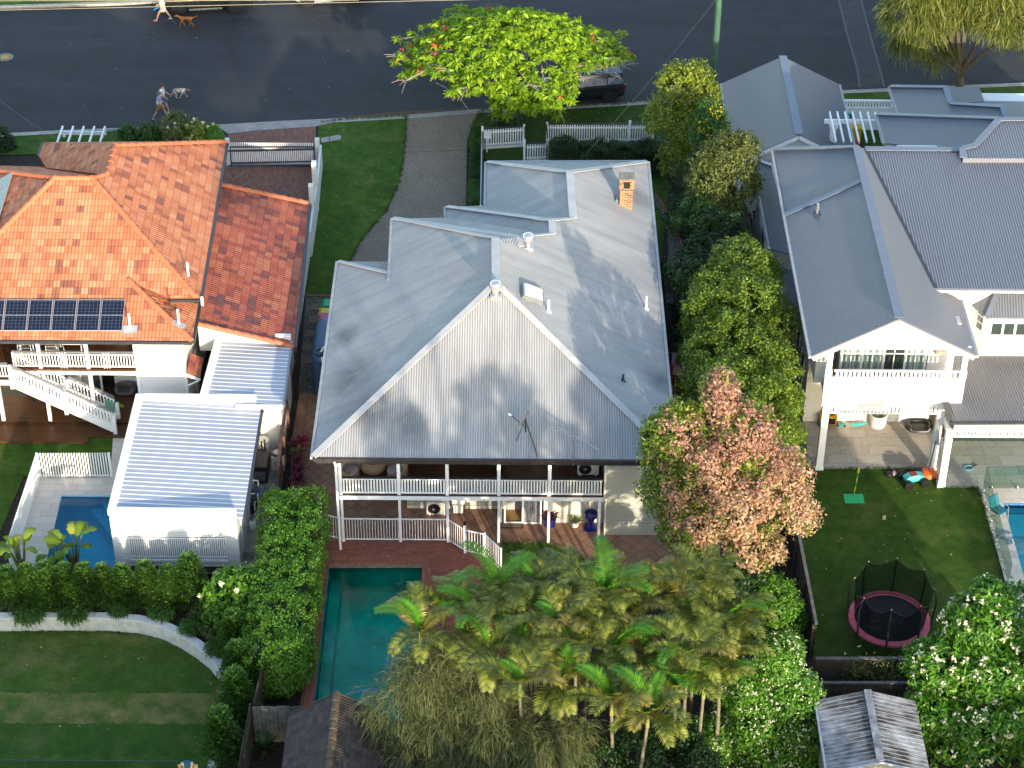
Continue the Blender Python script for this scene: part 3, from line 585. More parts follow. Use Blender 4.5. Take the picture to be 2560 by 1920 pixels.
# sliding doors with diamond grilles
def lattice_mat(name, pitch=.085):
    t = NT(name); sp = t.n('SeparateXYZ'); t.l(t.pos(), sp.inputs[0]); o = []
    for s in (1, -1):
        f = t.math('FRACT', t.math('DIVIDE', t.math('ADD', sp.outputs[0], t.math('MULTIPLY', sp.outputs[2], s * .9)), pitch)); o.append(t.math('LESS_THAN', f, .3))
    t.col(t.mix(t.math('MAXIMUM', *o), (.012, .012, .016), (.50, .51, .52))); return t.set(.5, 0, .3)
M_LAT = lattice_mat('diamond_grille', .10)
def door(par, x0, x1, y, z0, z1, mats, frame=M_WHITE, name='sliding_door', fw=.07):
    m = MB(); m.box(x0, x1, y, y + .06, z0, z0 + fw); m.box(x0, x1, y, y + .06, z1 - fw, z1); n = len(mats)
    for i in range(n + 1):
        x = x0 + (x1 - x0) * i / n; m.box(max(x0, x - fw / 2 * (1 + (i in (0, n)))), min(x1, x + fw / 2 * (1 + (i in (0, n)))), y - .003, y + .063, z0, z1)
    o = m.build(name, frame, par)
    for i, mt in enumerate(mats):
        if mt is None: continue
        a, b = x0 + (x1 - x0) * i / n, x0 + (x1 - x0) * (i + 1) / n
        MB().box(a + fw * .5, b - fw * .5, y + .02, y + .04, z0 + fw - .005, z1 - fw + .005).build('pane', mt, o)
    return o
door(hs, 1.02, 2.62, YW - .08, 2.5, 4.25, [M_LAT, M_GLASS])
m = MB(); m.box(-.28, 1.35, 64.95, YW - .05, 0, .04); m.box(-.3, -.24, 64.9, YW - .05, 0, 2.24)
yl = G(1300, 1306)[1]
MB().box(-.50, -.36, yl - .05, YW - .05, 0, 2.24).build('wall_return', M_BOARDC, hs)
MB().box(1.3, 3.7, yl, YW - .05, 0, 2.245).build('lower_wall', plain('smooth_cream_wall', (.52, .51, .44), .7, .06), hs)
d = door(hs, -.28, 1.22, yl - .09, .0, 2.2, [None, M_LAT]); MB().box(-.2, .46, yl + .75, yl + .85, 0, 2.2).build('tiled_room', plain('room_tiles', (.40, .40, .38), .5, .1), d); MB().box(-.2, .46, yl, yl + .75, .01, .04).build('timber_floor', plain('room_timber', (.30, .17, .05), .4, .15), d)  # room floor in one even warm brown timber colour
MB().box(-3.6, -1.6, YW - .06, YW - .022, .55, .75).build('slot_window', M_DARK, hs)
# everything standing on the verandah and the terrace
def ac_unit(c, name, label, rz=0.):
    t = thing('air_conditioner', label, 'air conditioner', c); x, y, z = c; m = MB(); m.box(x - .42, x + .42, y - .16, y + .16, z + .06, z + .68); m.box(x - .35, x - .27, y - .15, y + .15, z, z + .059); m.box(x + .27, x + .35, y - .15, y + .15, z, z + .059)
    m.build('casing', M_CREAM, t, bevel=.015); m = MB(); m.lathe([(.255, 0), (.255, .012)], (0, 0, 0), 24).xf(lambda p: (x - .12 + p[0], y - .162 - p[2], z + .36 + p[1]), 48); f = m.build('fan_grille', M_BLACK, t)
    m = MB(); m.lathe([(.07, 0), (.07, .012)], (0, 0, 0), 12).xf(lambda p: (x - .12 + p[0], y - .176 - p[2], z + .36 + p[1]), 24); m.build('hub', M_GREY, f)
q = G(1096, 1287); ac_unit((q[0] - .05, q[1] + .1, 0), 'a', 'cream air conditioner unit with round black fan on the terrace floor')
q = G(1470, 1190, 2.5); ac_unit((q[0], q[1] + .15, 2.5), 'a', 'cream air conditioner unit up on the verandah beside the sliding door')
def wheelie(c, rz, body, lid, label, name='wheelie_bin'):
    t = thing(name, label, 'wheelie bin', c, rz); t['local'] = 1
    m = MB(); v = []
    for z, a, b, o in ((.06, .2, .22, .02), (.94, .28, .32, 0)): v += [(-a, -b + o, z), (a, -b + o, z), (a, b + o, z), (-a, b + o, z)]
    m.add(v, [(3, 2, 1, 0), (4, 5, 6, 7)] + [(i, (i + 1) % 4, (i + 1) % 4 + 4, i + 4) for i in range(4)]); m.build('body', body, t, bevel=.03)
    m = MB(); m.add([(-.3, -.36, .945), (.3, -.36, .945), (.3, .34, .945), (-.3, .34, .945), (-.28, -.33, 1.0), (.28, -.33, 1.0), (.27, .3, 1.03), (-.27, .3, 1.03)], [(3, 2, 1, 0), (4, 5, 6, 7)] + [(i, (i + 1) % 4, (i + 1) % 4 + 4, i + 4) for i in range(4)])
    for s in (-.24, -.08, .08, .24): m.box(s - .03, s + .03, .3, .42, .95, 1.0)
    m.build('lid', lid, t, bevel=.015); m = MB(); m.tube([(-.26, .4, .96), (.26, .4, .96)], .02); m.build('handle', body, t)
    for s in (-.25, .25): MB().lathe([(.1, -.025), (.1, .025)], (0, 0, 0), 14).xf(lambda p: (s + p[2], .26 + p[0], .1 + p[1]), 28).build('wheel', M_BLACK, t)
    return t
q = G(1146, 1291); M_OFFW = plain('offwhite_plastic', (.62, .61, .57), .5, .05)
wheelie((q[0], q[1] + .3, 0), 0, M_OFFW, M_OFFW, 'off white wheelie bin standing under the verandah beside the air conditioner')
M_BINB = plain('dark_green_plastic', (.012, .03, .02), .5, .1)
for x, y, c, l in ((814, 757, (.0, .36, .12), 'wheelie bin with a bright green lid nearest the front lawn'), (807, 779, (.75, .52, .0), 'wheelie bin with a yellow lid between the green and pink lids'), (806, 792, (.50, .10, .16), 'wheelie bin with a pink lid half hidden behind the blue tank')):
    q = G(x, y, 1.0); wheelie((q[0] + .22, q[1] + (.0 if c[0] != .5 else .05), 0), R(90), M_BINB, plain('lid_%d' % x, c, .45, .06), l)
# slimline water tank
q0, q1 = G(786, 893, 1.95), G(806, 800, 1.95); tx = (q0[0] + q1[0]) / 2 + .22; ya, yb = q0[1] - .15, q1[1] + .2
M_TANK = plain('blue_tank_plastic', (.035, .075, .14), .5, .08, 2.)
t = thing('water_tank', 'long slim dark blue ribbed rainwater tank beside the grey house', 'water tank', (tx, (ya + yb) / 2, 0))
def stad(xc, y0, y1, r, z): return [(xc + r * math.cos(a), y1 - r + r * math.sin(a), z) for a in np.linspace(0, math.pi, 9)] + [(xc + r * math.cos(a), y0 + r + r * math.sin(a), z) for a in np.linspace(math.pi, 2 * math.pi, 9)]
rings = []; z = 0.
while z < 1.76: rings += [stad(tx, ya, yb, .42, z), stad(tx, ya, yb, .45, z + .04), stad(tx, ya, yb, .45, z + .08), stad(tx, ya, yb, .42, z + .12)]; z += .12
rings += [stad(tx, ya + .02, yb - .02, .42, 1.86), stad(tx, ya + .08, yb - .08, .35, 1.93), stad(tx, ya + .2, yb - .2, .2, 1.95)]
m = MB(); n = 18; m.add([p for r in rings for p in r], [(i * n + k, i * n + (k + 1) % n, (i + 1) * n + (k + 1) % n, (i + 1) * n + k) for i in range(len(rings) - 1) for k in range(n)] + [tuple((len(rings) - 1) * n + k for k in range(n))])
m.build('tank_body', M_TANK, t, smooth=True)
q = (tx - .02, ya + .5, 1.95); MB().lathe([(.27, -.02), (.27, .06), (.2, .06), (.2, .03), (.01, .03)], q, 20).build('inlet_lid', M_BLACK, t)
m = MB(); m.tube([(q[0], q[1], 2.0), (q[0] + .1, q[1], 2.2), (q[0] + .45, q[1] - .1, 2.4)], .05); m.tube([(q[0] + .1, q[1] - .55, 1.85), (q[0] + .08, q[1] - .55, 2.05), (q[0] + .2, q[1] - .6, 2.1), (q[0] + .45, q[1] - .6, 2.1)], .05); each(m, 'pipe', M_WHITE, t)
q = G(799, 963); M_CYAN = plain('cyan_plastic', (.01, .25, .42), .4, .1)
m = MB(); m.lathe([(.16, 0), (.24, .5), (.26, .55), (.2, .6), (.05, .63)], (q[0] + .1, q[1], 0), 14); m.box(q[0] + .02, q[0] + .3, q[1] - .1, q[1] + .1, .3, .52); tag(m.build('plastic_tub', M_CYAN, smooth=True), 'bright blue plastic tub on the gravel at the end of the water tank', 'tub')
# furniture
M_WICK = plain('wicker', (.28, .19, .11), .8, .25, 14., fine=30.); M_CUSH = plain('grey_cushion', (.35, .32, .32), .9, .1)
q = G(933, 1178, 2.5); q[1] += .1
t = thing('wicker_table', 'big round barrel shaped wicker table with a tray on the verandah', 'table', q); MB().lathe([(.36, 0), (.5, .12), (.56, .3), (.5, .46), (.44, .52), (.42, .54), (.02, .54)], q, 24).build('barrel', M_WICK, t, smooth=True)
m = MB(); m.lathe([(.25, .545), (.25, .57), (.22, .57), (.22, .555), (.02, .555)], q, 20); tr = m.build('tray', plain('gold_tray', (.40, .24, .05), .5, .15), t); MB().ball((q[0] + .05, q[1], q[2] + .6), .05).build('candle', M_WHITE, tr)
for s, lab in ((-1, 'wicker tub chair with grey cushion left of the round wicker table'), (1, 'wicker tub chair with patterned grey cushion right of the round wicker table')):
    c = G(933 + s * 58, 1192, 2.5); t = thing('wicker_chair', lab, 'chair', c); rz = math.atan2(-.35, -s * .9); m = MB(); vs = []; N = 13
    for r in (.40, .47):
        for z in (.12, 1.):
            for k in range(N):
                a = rz + math.pi + (k / (N - 1) - .5) * 4.2; h = z if z < .5 else .52 + .3 * math.cos((k / (N - 1) - .5) * 3.1) ** 2
                vs.append((c[0] + r * math.cos(a), c[1] + r * math.sin(a), c[2] + h))
    fs = []
    for k in range(N - 1): fs += [(k, N + k, N + k + 1, k + 1), (2 * N + k, 2 * N + k + 1, 3 * N + k + 1, 3 * N + k), (N + k, 3 * N + k, 3 * N + k + 1, N + k + 1)]
    m.add(vs, fs + [(0, 2 * N, 3 * N, N), (N - 1, 2 * N - 1, 4 * N - 1, 3 * N - 1)]); m.lathe([(.38, .0), (.38, .3)], c, 14); m.build('shell', M_WICK, t)
    MB().lathe([(.33, .302), (.36, .34), (.36, .4), (.3, .43), (.01, .43)], c, 14).build('seat_cushion', M_CUSH, t, smooth=True); MB().cbox((c[0] + s * .26, c[1] + .12, c[2] + .43), .12, .4, .36, rz).build('back_cushion', M_CUSH, t, bevel=.04)
q = G(873, 1165, 2.5); t = thing('side_table', 'small white round metal side table in the verandah corner', 'table', q); MB().lathe([(.24, .5), (.24, .53)], q, 20).build('table_top', M_WHITE, t)
for a in (.5, 2.1, 3.7, 5.3): m = MB(); m.tube([(q[0] + .2 * math.cos(a), q[1] + .2 * math.sin(a), q[2]), (q[0] + .2 * math.cos(a), q[1] + .2 * math.sin(a), q[2] + .5)], .012, 6); m.build('leg', M_WHITE, t)
q = G(1278, 1314); m = MB(); m.cbox((q[0], q[1], .02), 1.0, .42, .015); tag(m.build('door_mat', plain('mat_border', (.05, .035, .025), .9, .2)), 'dark brown door mat on the terrace in front of the sliding door', 'door mat'); o = bpy.data.objects['door_mat']
MB().cbox((q[0], q[1], .036), .8, .26, .008).build('centre_panel', plain('mat_centre', (.16, .12, .08), .9, .3, 20.), o)
M_BLUEP = plain('blue_glazed_pot', (.012, .02, .16), .2, .15, 4., 0, .6)
def pot(c, prof, mat, name, label, cat='plant pot', n=4): 
    t = thing(name, label, cat, c); MB().lathe(prof, c, n if n > 4 else 16).build('pot', mat, t, smooth=n != 4); return t
q = G(1476, 1320); t = pot(q, [(.17, 0), (.12, .25), (.16, .5), (.26, .62), (.26, .78), (.22, .78), (.2, .70), (.01, .70)], M_BLUEP, 'blue_pot', 'empty tall glazed dark blue pot on the terrace by the cream wall'); MB().cbox((q[0], q[1], 0.0), .5, .5, .05).build('saucer', M_BLUEP, t)
# ============================================================ the house on the left: orange tiles, verandah, stairs, pool house
TCOL = [(.22, .09, .06), (.47, .145, .07), (.54, .185, .085), (.56, .20, .095), (.57, .21, .10), (.62, .27, .14)]
M_TILE = tile_roof('terracotta_roof_tiles', TCOL, .30, .34)
M_TILE2 = tile_roof('red_roof_tiles', [(.15, .065, .06), (.32, .075, .05), (.40, .10, .06), (.44, .12, .07), (.46, .16, .08)], .30, .34)
M_RIDGE = plain('ridge_tile', (.43, .13, .06), .75, .2, 5.)
M_TRAY = tray_roof('pale_ribbed_steel', (.33, .36, .43), .262)
lh = thing('tiled_house', 'white house with an orange tiled roof, solar panels and an outside stair', 'house', (-20, 76, 0))
yF = G(240, 851, 4.35)[1]; PFL = ((0, yF, 4.35), (0, -.466, 1))
MC = ON(490, 743, *PFL); RL, RR = ON(136, 447, *PFL), ON(231, 447, *PFL); ZM = MC[2]
PRL = ((MC[0], 0, ZM), ((RR[2] - ZM) / (MC[0] - RR[0]), 0, 1))
h0 = ON(0, 583, *PFL); dh = (h0 - RL); HL = RL + dh * ((RL[2] - 4.35) / (RL[2] - h0[2])); HR = RL + np.array([-6.9, 6.9, -3.4])
FRc = G(480, 852, 4.35); ST = ON(324.6, 704, *PFL); X1 = ON(424, 745, *PFL); X1b = X1 - np.array([0, .05, .16]); E2 = G(496, 758, 4.5)
T1, T2 = ON(288, 365, *PRL), ON(268, 437, *PRL); TE = G(565.7, 355.7, ZM - .15); ME = G(499.6, 745, ZM)
U1, U2 = G(109, 355.5, 5.0), G(97, 390, 5.0); U3 = G(116, 419, 5.3)
TR = np.array([RR[0], RR[1] + 5.2, RR[2] - 2.6]); RLr = np.array([HR[0], HR[1], HR[2]])
lr = MB().slab([[HL, FRc, ST, X1, MC, RR, RL], [ST, FRc, E2], [ST, E2, X1b], [MC, ME, TE, T1, T2, RR], [HL, RL, HR], [T1, T2, U3, U2, U1], [RL, RR, T2, RR + np.array([0, 5.5, -2.75]), RLr], [T1, TE, (TE + U1) / 2 + np.array([0, .6, -.3]), U1]], .1).build('roof', M_TILE, lh)
def ridge_tiles(m, p, q, w=.24):
    n = max(1, int(np.linalg.norm(q - p) / .42)); d = (q - p) / n
    for i in range(n):
        a, b = p + d * i + np.array([0, 0, .02]), p + d * (i + 1.08) + np.array([0, 0, .05]); dv = Vector(d).normalized(); s = dv.cross(Vector((0, 0, 1))).normalized(); s = np.array(s)
        v = []
        for e, k in ((a, 1.), (b, 1.12)):
            for t in np.linspace(-1, 1, 6): v.append(e + s * (t * w / 2 * k) + np.array([0, 0, .13 * k * (1 - t * t) ** .6 - .03]))
        m.add(v, [(j, j + 1, j + 7, j + 6) for j in range(5)] + [tuple(range(5, -1, -1)), tuple(range(6, 12))])
m = MB()
for p, q in ((MC, RR), (RR, RL), (HL, RL), (FRc, ST), (TE, T1), (T1, T2), (T2, RR), (RL, HR)): ridge_tiles(m, p, q)
m.build('ridge_cap', M_RIDGE, lr)
m = MB(); dn = np.array([0, -.06, -.07]); m.bar(HL + dn, FRc + dn, .11, .13); rt = np.array([.06, 0, -.08]); m.bar(FRc + rt, E2 + rt, .11, .13); m.bar(ME + rt, TE + rt, .11, .13); m.bar(X1 + np.array([0, -.05, -.1]), ME + np.array([0, -.05, -.1]), .09, .1); m.bar(U1 + np.array([-.05, 0, -.05]), U2 + np.array([-.05, 0, -.05]), .1, .12)
each(m, 'gutter', M_DKMET, lr)
MB().tube([ME + np.array([.1, -.1, .12]), ME + np.array([.1, -.1, -.3])], .06).build('downpipe_head', M_WHITE, lr)
M_LEAD = plain('lead_sheet', (.28, .30, .32), .6, .2)
for x, y, pl in ((1212, 137, PRL), (1150, 425, PRL), (838, 467, PFL)):
    q = ON(*ZD(x, y), *pl) + np.array([0, 0, -.12 if (x, y) == (1150, 425) else 0]); nv = Vector(pl[1]).normalized(); m = MB(); m.tube([q - np.array([0, 0, .1]), q + np.array([0, 0, .75])], .05, 10); v = m.build('vent_pipe', M_WHITE, lr, smooth=True)
    m = MB(); s = np.array([.3, 0, 0]) - np.array(nv) * (.3 * nv.x); t = np.cross(np.array(nv), s); c = q + np.array(nv) * .035
    m.add([c - s - t * .8, c + s - t * .8, c + s + t * .5, c - s + t * .5], [(0, 1, 2, 3)]); m.build('flashing', M_LEAD, v)
# solar panels
def _panel():
    t = NT('solar_cells'); uv = uvn(t); br = t.n('TexBrick', offset=0.); t.l(uv, br.inputs['Vector'])
    for k, v in (('Scale', 1.), ('Mortar Size', .004), ('Brick Width', .165), ('Row Height', .165), ('Color1', (.004, .006, .018, 1)), ('Color2', (.006, .009, .026, 1)), ('Mortar', (.11, .12, .14, 1))): br.inputs[k].default_value = v
    t.col(br.outputs['Color']); return t.set(.12, 0, .6)
M_CELL = _panel()
def panels(corners_list, plane, off=.13):
    for cs in corners_list:
        k = [ON(*c, *plane) for c in cs]; nv = np.array(Vector(plane[1]).normalized()); k = [c + nv * off for c in k]; m = MB(); m.add(k + [c - nv * .04 for c in k], [(0, 1, 2, 3), (7, 6, 5, 4)] + [(i, i + 4, (i + 1) % 4 + 4, (i + 1) % 4) for i in range(4)])
        f = m.build('solar_panel', plain('panel_frame', (.55, .56, .58), .4, .05, 3., .5), lr); c = sum(k) / 4; w, h = np.linalg.norm(k[1] - k[0]), np.linalg.norm(k[3] - k[0]); kk = [c + (q - c) * .965 + nv * .004 for q in k]
        MB().add(kk[:2] + [(kk[1] + kk[2]) / 2 + (kk[1] - kk[2]) * .008, (kk[0] + kk[3]) / 2 + (kk[0] - kk[3]) * .008], [(0, 1, 2, 3)], [[(0, 0), (w, 0), (w, h / 2), (0, h / 2)]]).add([(kk[0] + kk[3]) / 2 - (kk[0] - kk[3]) * .008, (kk[1] + kk[2]) / 2 - (kk[1] - kk[2]) * .008, kk[2], kk[3]], [(0, 1, 2, 3)], [[(0, 0), (w, 0), (w, h / 2), (0, h / 2)]]).build('cells', M_CELL, f)
    return
def _row():
    out = []
    for i in range(6):
        xt, xb = 808 - 154.2 * i, 788 - 154.6 * i; out.append([ZD(xb - 147, 491), ZD(xb, 491), ZD(xt, 291), ZD(xt - 146, 291)])
    return out
panels(_row(), PFL)
_n3 = np.cross(RL - HL, HR - HL); PLL = (tuple(RL), tuple(_n3 / _n3[2])); Z8 = zoomer(0, 340, 320 / 1896.)
panels([[Z8(215 - 58 * i, 556 + 192 * i), Z8(215 - 58 * (i + .97), 556 + 192 * (i + .97)), Z8(-10 - 58 * (i + .97), 690 + 192 * (i + .97)), Z8(-10 - 58 * i, 690 + 192 * i)] for i in range(4)], PLL)
# walls, verandah, deck
YV, YB = 71.295, 73.8
m = MB(); m.box(-34, -15.66, YB, 83, 0, 4.9); m.box(-15.65, -13.62, 71.4, 83, 0, 4.3); lw = m.build('wall', M_BOARDW, lh)
m = MB(); m.box(-13.70, -13.58, 71.36, 71.398, .0, 4.3); m.box(-15.70, -15.56, 71.36, 71.398, .0, 4.3); m.box(-13.75, -13.6, 71.34, 71.358, 2.95, 4.3); m.build('corner_board', M_WHITE, lw)
MB().box(-13.615, -13.55, 73.3, 74.0, .1, 2.1).build('side_door', M_WHITE, lw)
vf = MB().box(-34, -15.66, 71.2, YB - .002, 2.86, 2.95).build('verandah_floor', M_DECK, lh)
m = MB(); m.box(-34, -15.66, 71.22, 71.3, 2.66, 2.858); m.box(-34, -13.6, 71.3, 71.36, 4.22, 4.3); m.build('beam', M_WHITE, lh)
m = MB(); m.box(-40, -15.62, 71.19, YB, .02, .2); m.build('deck', M_DECK, lh)
x1 = G(226, 1085, .1)[0]; m = MB(); m.box(-40, x1, 69.95, 71.185, -.02, .1); m.box(x1, -15.9, 70.35, 71.186, -.02, .1); m.build('deck_step', M_DECK, lh)
Z6 = zoomer(0, 840, 360 / 2212.)
for px, py in ((60, 1295), (780, 1295)):
    x = G(*Z6(px, py), .2)[0]; MB().box(x - .07, x + .07, YV - .07, YV + .07, .2, 2.66).build('post', M_WHITE, lh)
MB().box(-17.67, -17.53, YV - .07, YV + .07, .2, 2.66).build('post', M_WHITE, lh)
for px, py in ((600, 290), (1335, 290)): x = V(*Z6(px, py), YV)[0]; MB().box(x - .07, x + .07, YV - .05, YV + .07, 2.951, 4.22).build('post', M_WHITE, lh)
m = MB(); h = MB(); xa, xb = V(*Z6(205, 300), YV)[0], -15.7
m.box(xa, xb, YV - .03, YV + .03, 3.03, 3.08); m.box(xa, xb, YV - .03, YV + .03, 3.62, 3.67); h.box(xa, xb, YV - .05, YV + .05, 3.76, 3.80)
n = int((xb - xa) / .118)
for i in range(n): x = xa + (xb - xa) * (i + .5) / n; m.box(x - .021, x + .021, YV - .02, YV + .02, 3.081, 3.619)
for xc in (V(*Z6(965, 300), YV)[0], V(*Z6(1650, 480), YV)[0]):
    for k in (-.11, 0, .11): m.box(xc + k - .02, xc + k + .02, YV - .04, YV - .031, 2.98, 3.755)
rl = m.build('railing', M_WHITE, lh); h.build('handrail', plain('rail_grey', (.20, .20, .20), .5, .1), rl)
# the outside stair
yf = G(*Z6(1775, 1510), .05)[1]; yb = G(*Z6(1835, 1300), .05)[1]
st = thing('staircase', 'white outside staircase with grey handrails leading down from the verandah', 'staircase', G(*Z6(1775, 1510)))
def newel(px, py, px2, py2, y):
    a, b = V(*Z6(px, py), y), V(*Z6(px2, py2), y); x = (a[0] + b[0]) / 2; MB().box(x - .075, x + .075, y - .075, y + .075, min(b[2], a[2] - .9), a[2]).build('newel_post', M_WHITE, st); return x, a[2]
N = [newel(145, 455, 195, 800, yf), newel(985, 875, 1030, 1195, yf), newel(1740, 1225, 1780, 1510, yf)]; NB = [newel(205, 240, 240, 470, yb), newel(1030, 672, 1060, 880, yb), newel(1790, 1030, 1835, 1300, yb)]
s0, s1 = V(*Z6(195, 740), yf), V(*Z6(1760, 1440), yf); m = MB()
slope = (s1[2] - s0[2]) / (s1[0] - s0[0]); bal = MB(); hd = MB()
for y in (yf, yb):
    m.bar((s0[0], y, s0[2] + .03), (s1[0], y, s1[2] + .03), .05, .34)
m.build('stringer', M_WHITE, st); tr = MB(); k = 15
for i in range(k): t = (i + .5) / k; x = s0[0] + (s1[0] - s0[0]) * t; z = s0[2] + (s1[2] - s0[2]) * t; tr.box(x - .14, x + .14, yf + .03, yb - .03, z + .02, z + .06)
tr.build('tread', M_WHITE, st)
for y, NN in ((yf, N), (yb, NB)):
    for (xa, za), (xb, zb) in zip(NN[:-1], NN[1:]):
        xa += .075; xb -= .075; L = lambda x, dz: (x, y, s0[2] + slope * (x - s0[0]) + dz)
        bal.bar(L(xa, .30), L(xb, .30), .045, .05); bal.bar(L(xa, .80), L(xb, .80), .045, .05); hd.bar(L(xa, .97), L(xb, .97), .11, .045); n = int((xb - xa) / .125)
        for i in range(n): x = xa + (xb - xa) * (i + .5) / n; a, b = L(x, .30), L(x, .80); bal.box(x - .022, x + .022, y - .02, y + .02, a[2], b[2])
        for i in (.2, .4, .6, .8): x = xa + (xb - xa) * i; bal.box(x - .02, x + .02, y - .02, y + .02, L(x, .8)[2], L(x, .95)[2])
r = bal.build('railing', M_WHITE, st); hd.build('handrail', plain('rail_grey', (.20, .20, .20), .5, .1), r)
xl = N[0][0]; m = MB(); m.box(xl - 6, xl, yf, YV - .2, 2.86, 2.95); m.build('landing', M_DECK, st); m = MB(); m.box(xl - 6, xl - .08, yf - .04, yf + .0, 2.62, 2.855); m.build('landing_beam', M_WHITE, st)
m = MB(); m.box(xl - 6, xl - .08, yf - .02, yf + .02, 3.03, 3.08); m.box(xl - 6, xl - .08, yf - .02, yf + .02, 3.55, 3.6); [m.box(xl - .2 - .12 * i - .02, xl - .2 - .12 * i + .02, yf - .018, yf + .018, 3.081, 3.549) for i in range(20)]; r = m.build('railing', M_WHITE, st); MB().box(xl - 6, xl - .08, yf - .05, yf + .05, 3.68, 3.72).build('handrail', plain('rail_grey', (.20, .20, .20), .5, .1), r)
# towel over the back rail
def drape(name, label, cat, a, b, drop, mat, w=.11):
    m = MB(); vs = []; n = 9; prof = [(-.10, -drop), (-.08, -drop * .5), (-.065, -.02), (0, .035), (.065, -.02), (.08, -drop * .4), (.1, -drop * .8)]
    for i in range(n):
        p = a + (b - a) * i / (n - 1)
        for j, (dy, dz) in enumerate(prof): vs.append((p[0] + .02 * math.sin(i * 2 + j), p[1] + dy + .015 * math.sin(i * 1.9 + j), p[2] + dz - .05 * (math.sin(i * 1.3) if abs(dz) > .1 else 0)))
    m.add(vs, [(i * 7 + j, i * 7 + j + 1, (i + 1) * 7 + j + 1, (i + 1) * 7 + j) for i in range(n - 1) for j in range(6)]); return tag(m.build(name, mat, smooth=True), label, cat)
ta, tb = V(*Z6(1600, 965), yb), V(*Z6(1760, 1030), yb); drape('towel', 'pale green towel hung over the handrail near the foot of the stair', 'towel', ta, tb, .42, plain('green_towel', (.12, .28, .20), .95, .15, 9.))
# things on the verandah and the deck
M_SLAT = plain('grey_slats', (.22, .23, .19), .6, .15)
q = V(*Z6(620, 190), 72.3); t = thing('patio_table', 'grey green slatted table with a white frame on the upper verandah', 'table', (q[0], 72.4, 2.95)); m = MB()
for i in range(8): m.box(q[0] - .8 + i * .205, q[0] - .8 + i * .205 + .19, 72.0, 72.85, 3.62, 3.65)
m.build('slatted_top', M_SLAT, t)
for x in (-.75, .75):
    for y in (72.05, 72.8): MB().box(q[0] + x - .03, q[0] + x + .03, y - .03, y + .03, 2.951, 3.619).build('leg', M_WHITE, t)
def metal_chair(c, rz, label, grp=None):
    t = thing('patio_chair', label, 'chair', c, rz, grp); t['local'] = 1
    MB().box(-.24, .24, -.24, .24, .41, .45).build('seat', M_SLAT, t); MB().add([(-.24, .22, .46), (.24, .22, .46), (.24, .36, .9), (-.24, .36, .9), (-.24, .25, .46), (.24, .25, .46), (.24, .39, .9), (-.24, .39, .9)], [(0, 1, 2, 3), (7, 6, 5, 4), (0, 4, 5, 1), (2, 6, 7, 3), (1, 5, 6, 2), (3, 7, 4, 0)]).build('backrest', M_SLAT, t)
    for s in (-1, 1):
        m = MB(); m.tube([(s * .27, -.26, 0), (s * .27, -.24, .65), (s * .27, .28, .65), (s * .27, .34, 0)], .022, 6); m.build('arm_frame', M_WHITE, t)
metal_chair(V(*Z6(400, 200), 72.3) * np.array([1, 1, 0]) + np.array([0, 0, 2.95]), R(95), 'white framed chair at the left end of the slatted verandah table')
metal_chair(V(*Z6(790, 200), 72.2) * np.array([1, 1, 0]) + np.array([.1, 0, 2.95]), R(-95), 'white framed chair between the slatted table and the bench')
q = V(*Z6(1020, 190), 72.5); t = thing('bench', 'long white slatted bench on the upper verandah beside the table', 'bench', (q[0], 72.5, 2.95)); MB().box(q[0] - .75, q[0] + .75, 72.3, 72.65, 3.42, 3.47).build('seat', M_WHITE, t); MB().box(q[0] - .75, q[0] + .75, 72.64, 72.68, 3.55, 3.85).build('backrest', M_WHITE, t)
for x in (-.68, .68): m = MB(); m.bar((q[0] + x, 72.25, 2.95), (q[0] + x, 72.4, 3.42), .05, .05); m.bar((q[0] + x, 72.75, 2.95), (q[0] + x, 72.6, 3.85), .05, .05); m.build('leg', M_WHITE, t)
M_PLUSH = plain('grey_plush', (.11, .105, .115), .95, .15, 8.)
def pet_bed(c, a, b, h, label, mat, rz=0.):
    t = thing('dog_bed', label, 'dog bed', c, rz); t['local'] = 1; m = MB(); vs = []; n = 24; k = 8
    for i in range(n):
        th = 2 * math.pi * i / n; ex = (abs(math.cos(th)) ** .7) * (1 if math.cos(th) >= 0 else -1); ey = (abs(math.sin(th)) ** .7) * (1 if math.sin(th) >= 0 else -1); hh = h * (.55 if math.sin(th) < -.75 else 1.)
        for j in range(k): f = 2 * math.pi * j / k; rr = 1 + .2 * math.cos(f); vs.append((a * ex * (rr - .2), b * ey * (rr - .2), hh / 2 + hh / 2 * math.sin(f)))
    m.add(vs, [(i * k + j, ((i + 1) % n) * k + j, ((i + 1) % n) * k + (j + 1) % k, i * k + (j + 1) % k) for i in range(n) for j in range(k)]); m.build('bolster', mat, t, smooth=True)
    MB().lathe([(.8, .02), (.85, .1), (.6, .13), (.01, .12)], (0, 0, 0), 20, a, b).build('cushion', mat, t, smooth=True); return t
pet_bed(G(*Z6(1930, 850), .2), .48, .34, .34, 'grey plush dog bed on the lower timber deck by the wall', M_PLUSH)
q = G(*Z6(1150, 790), .2); t = thing('toy_shelf', 'white shelf unit stacked with colourful game boxes under the verandah', 'shelf', q); m = MB(); m.box(q[0] - .38, q[0] + .38, YB - .4, YB - .05, .2, .25); m.box(q[0] - .38, q[0] - .35, YB - .4, YB - .05, .25, 1.2); m.box(q[0] + .35, q[0] + .38, YB - .4, YB - .05, .25, 1.2); m.box(q[0] - .38, q[0] + .38, YB - .4, YB - .05, .7, .73); m.box(q[0] - .38, q[0] + .38, YB - .4, YB - .05, 1.2, 1.23); m.build('carcass', M_WHITE, t)
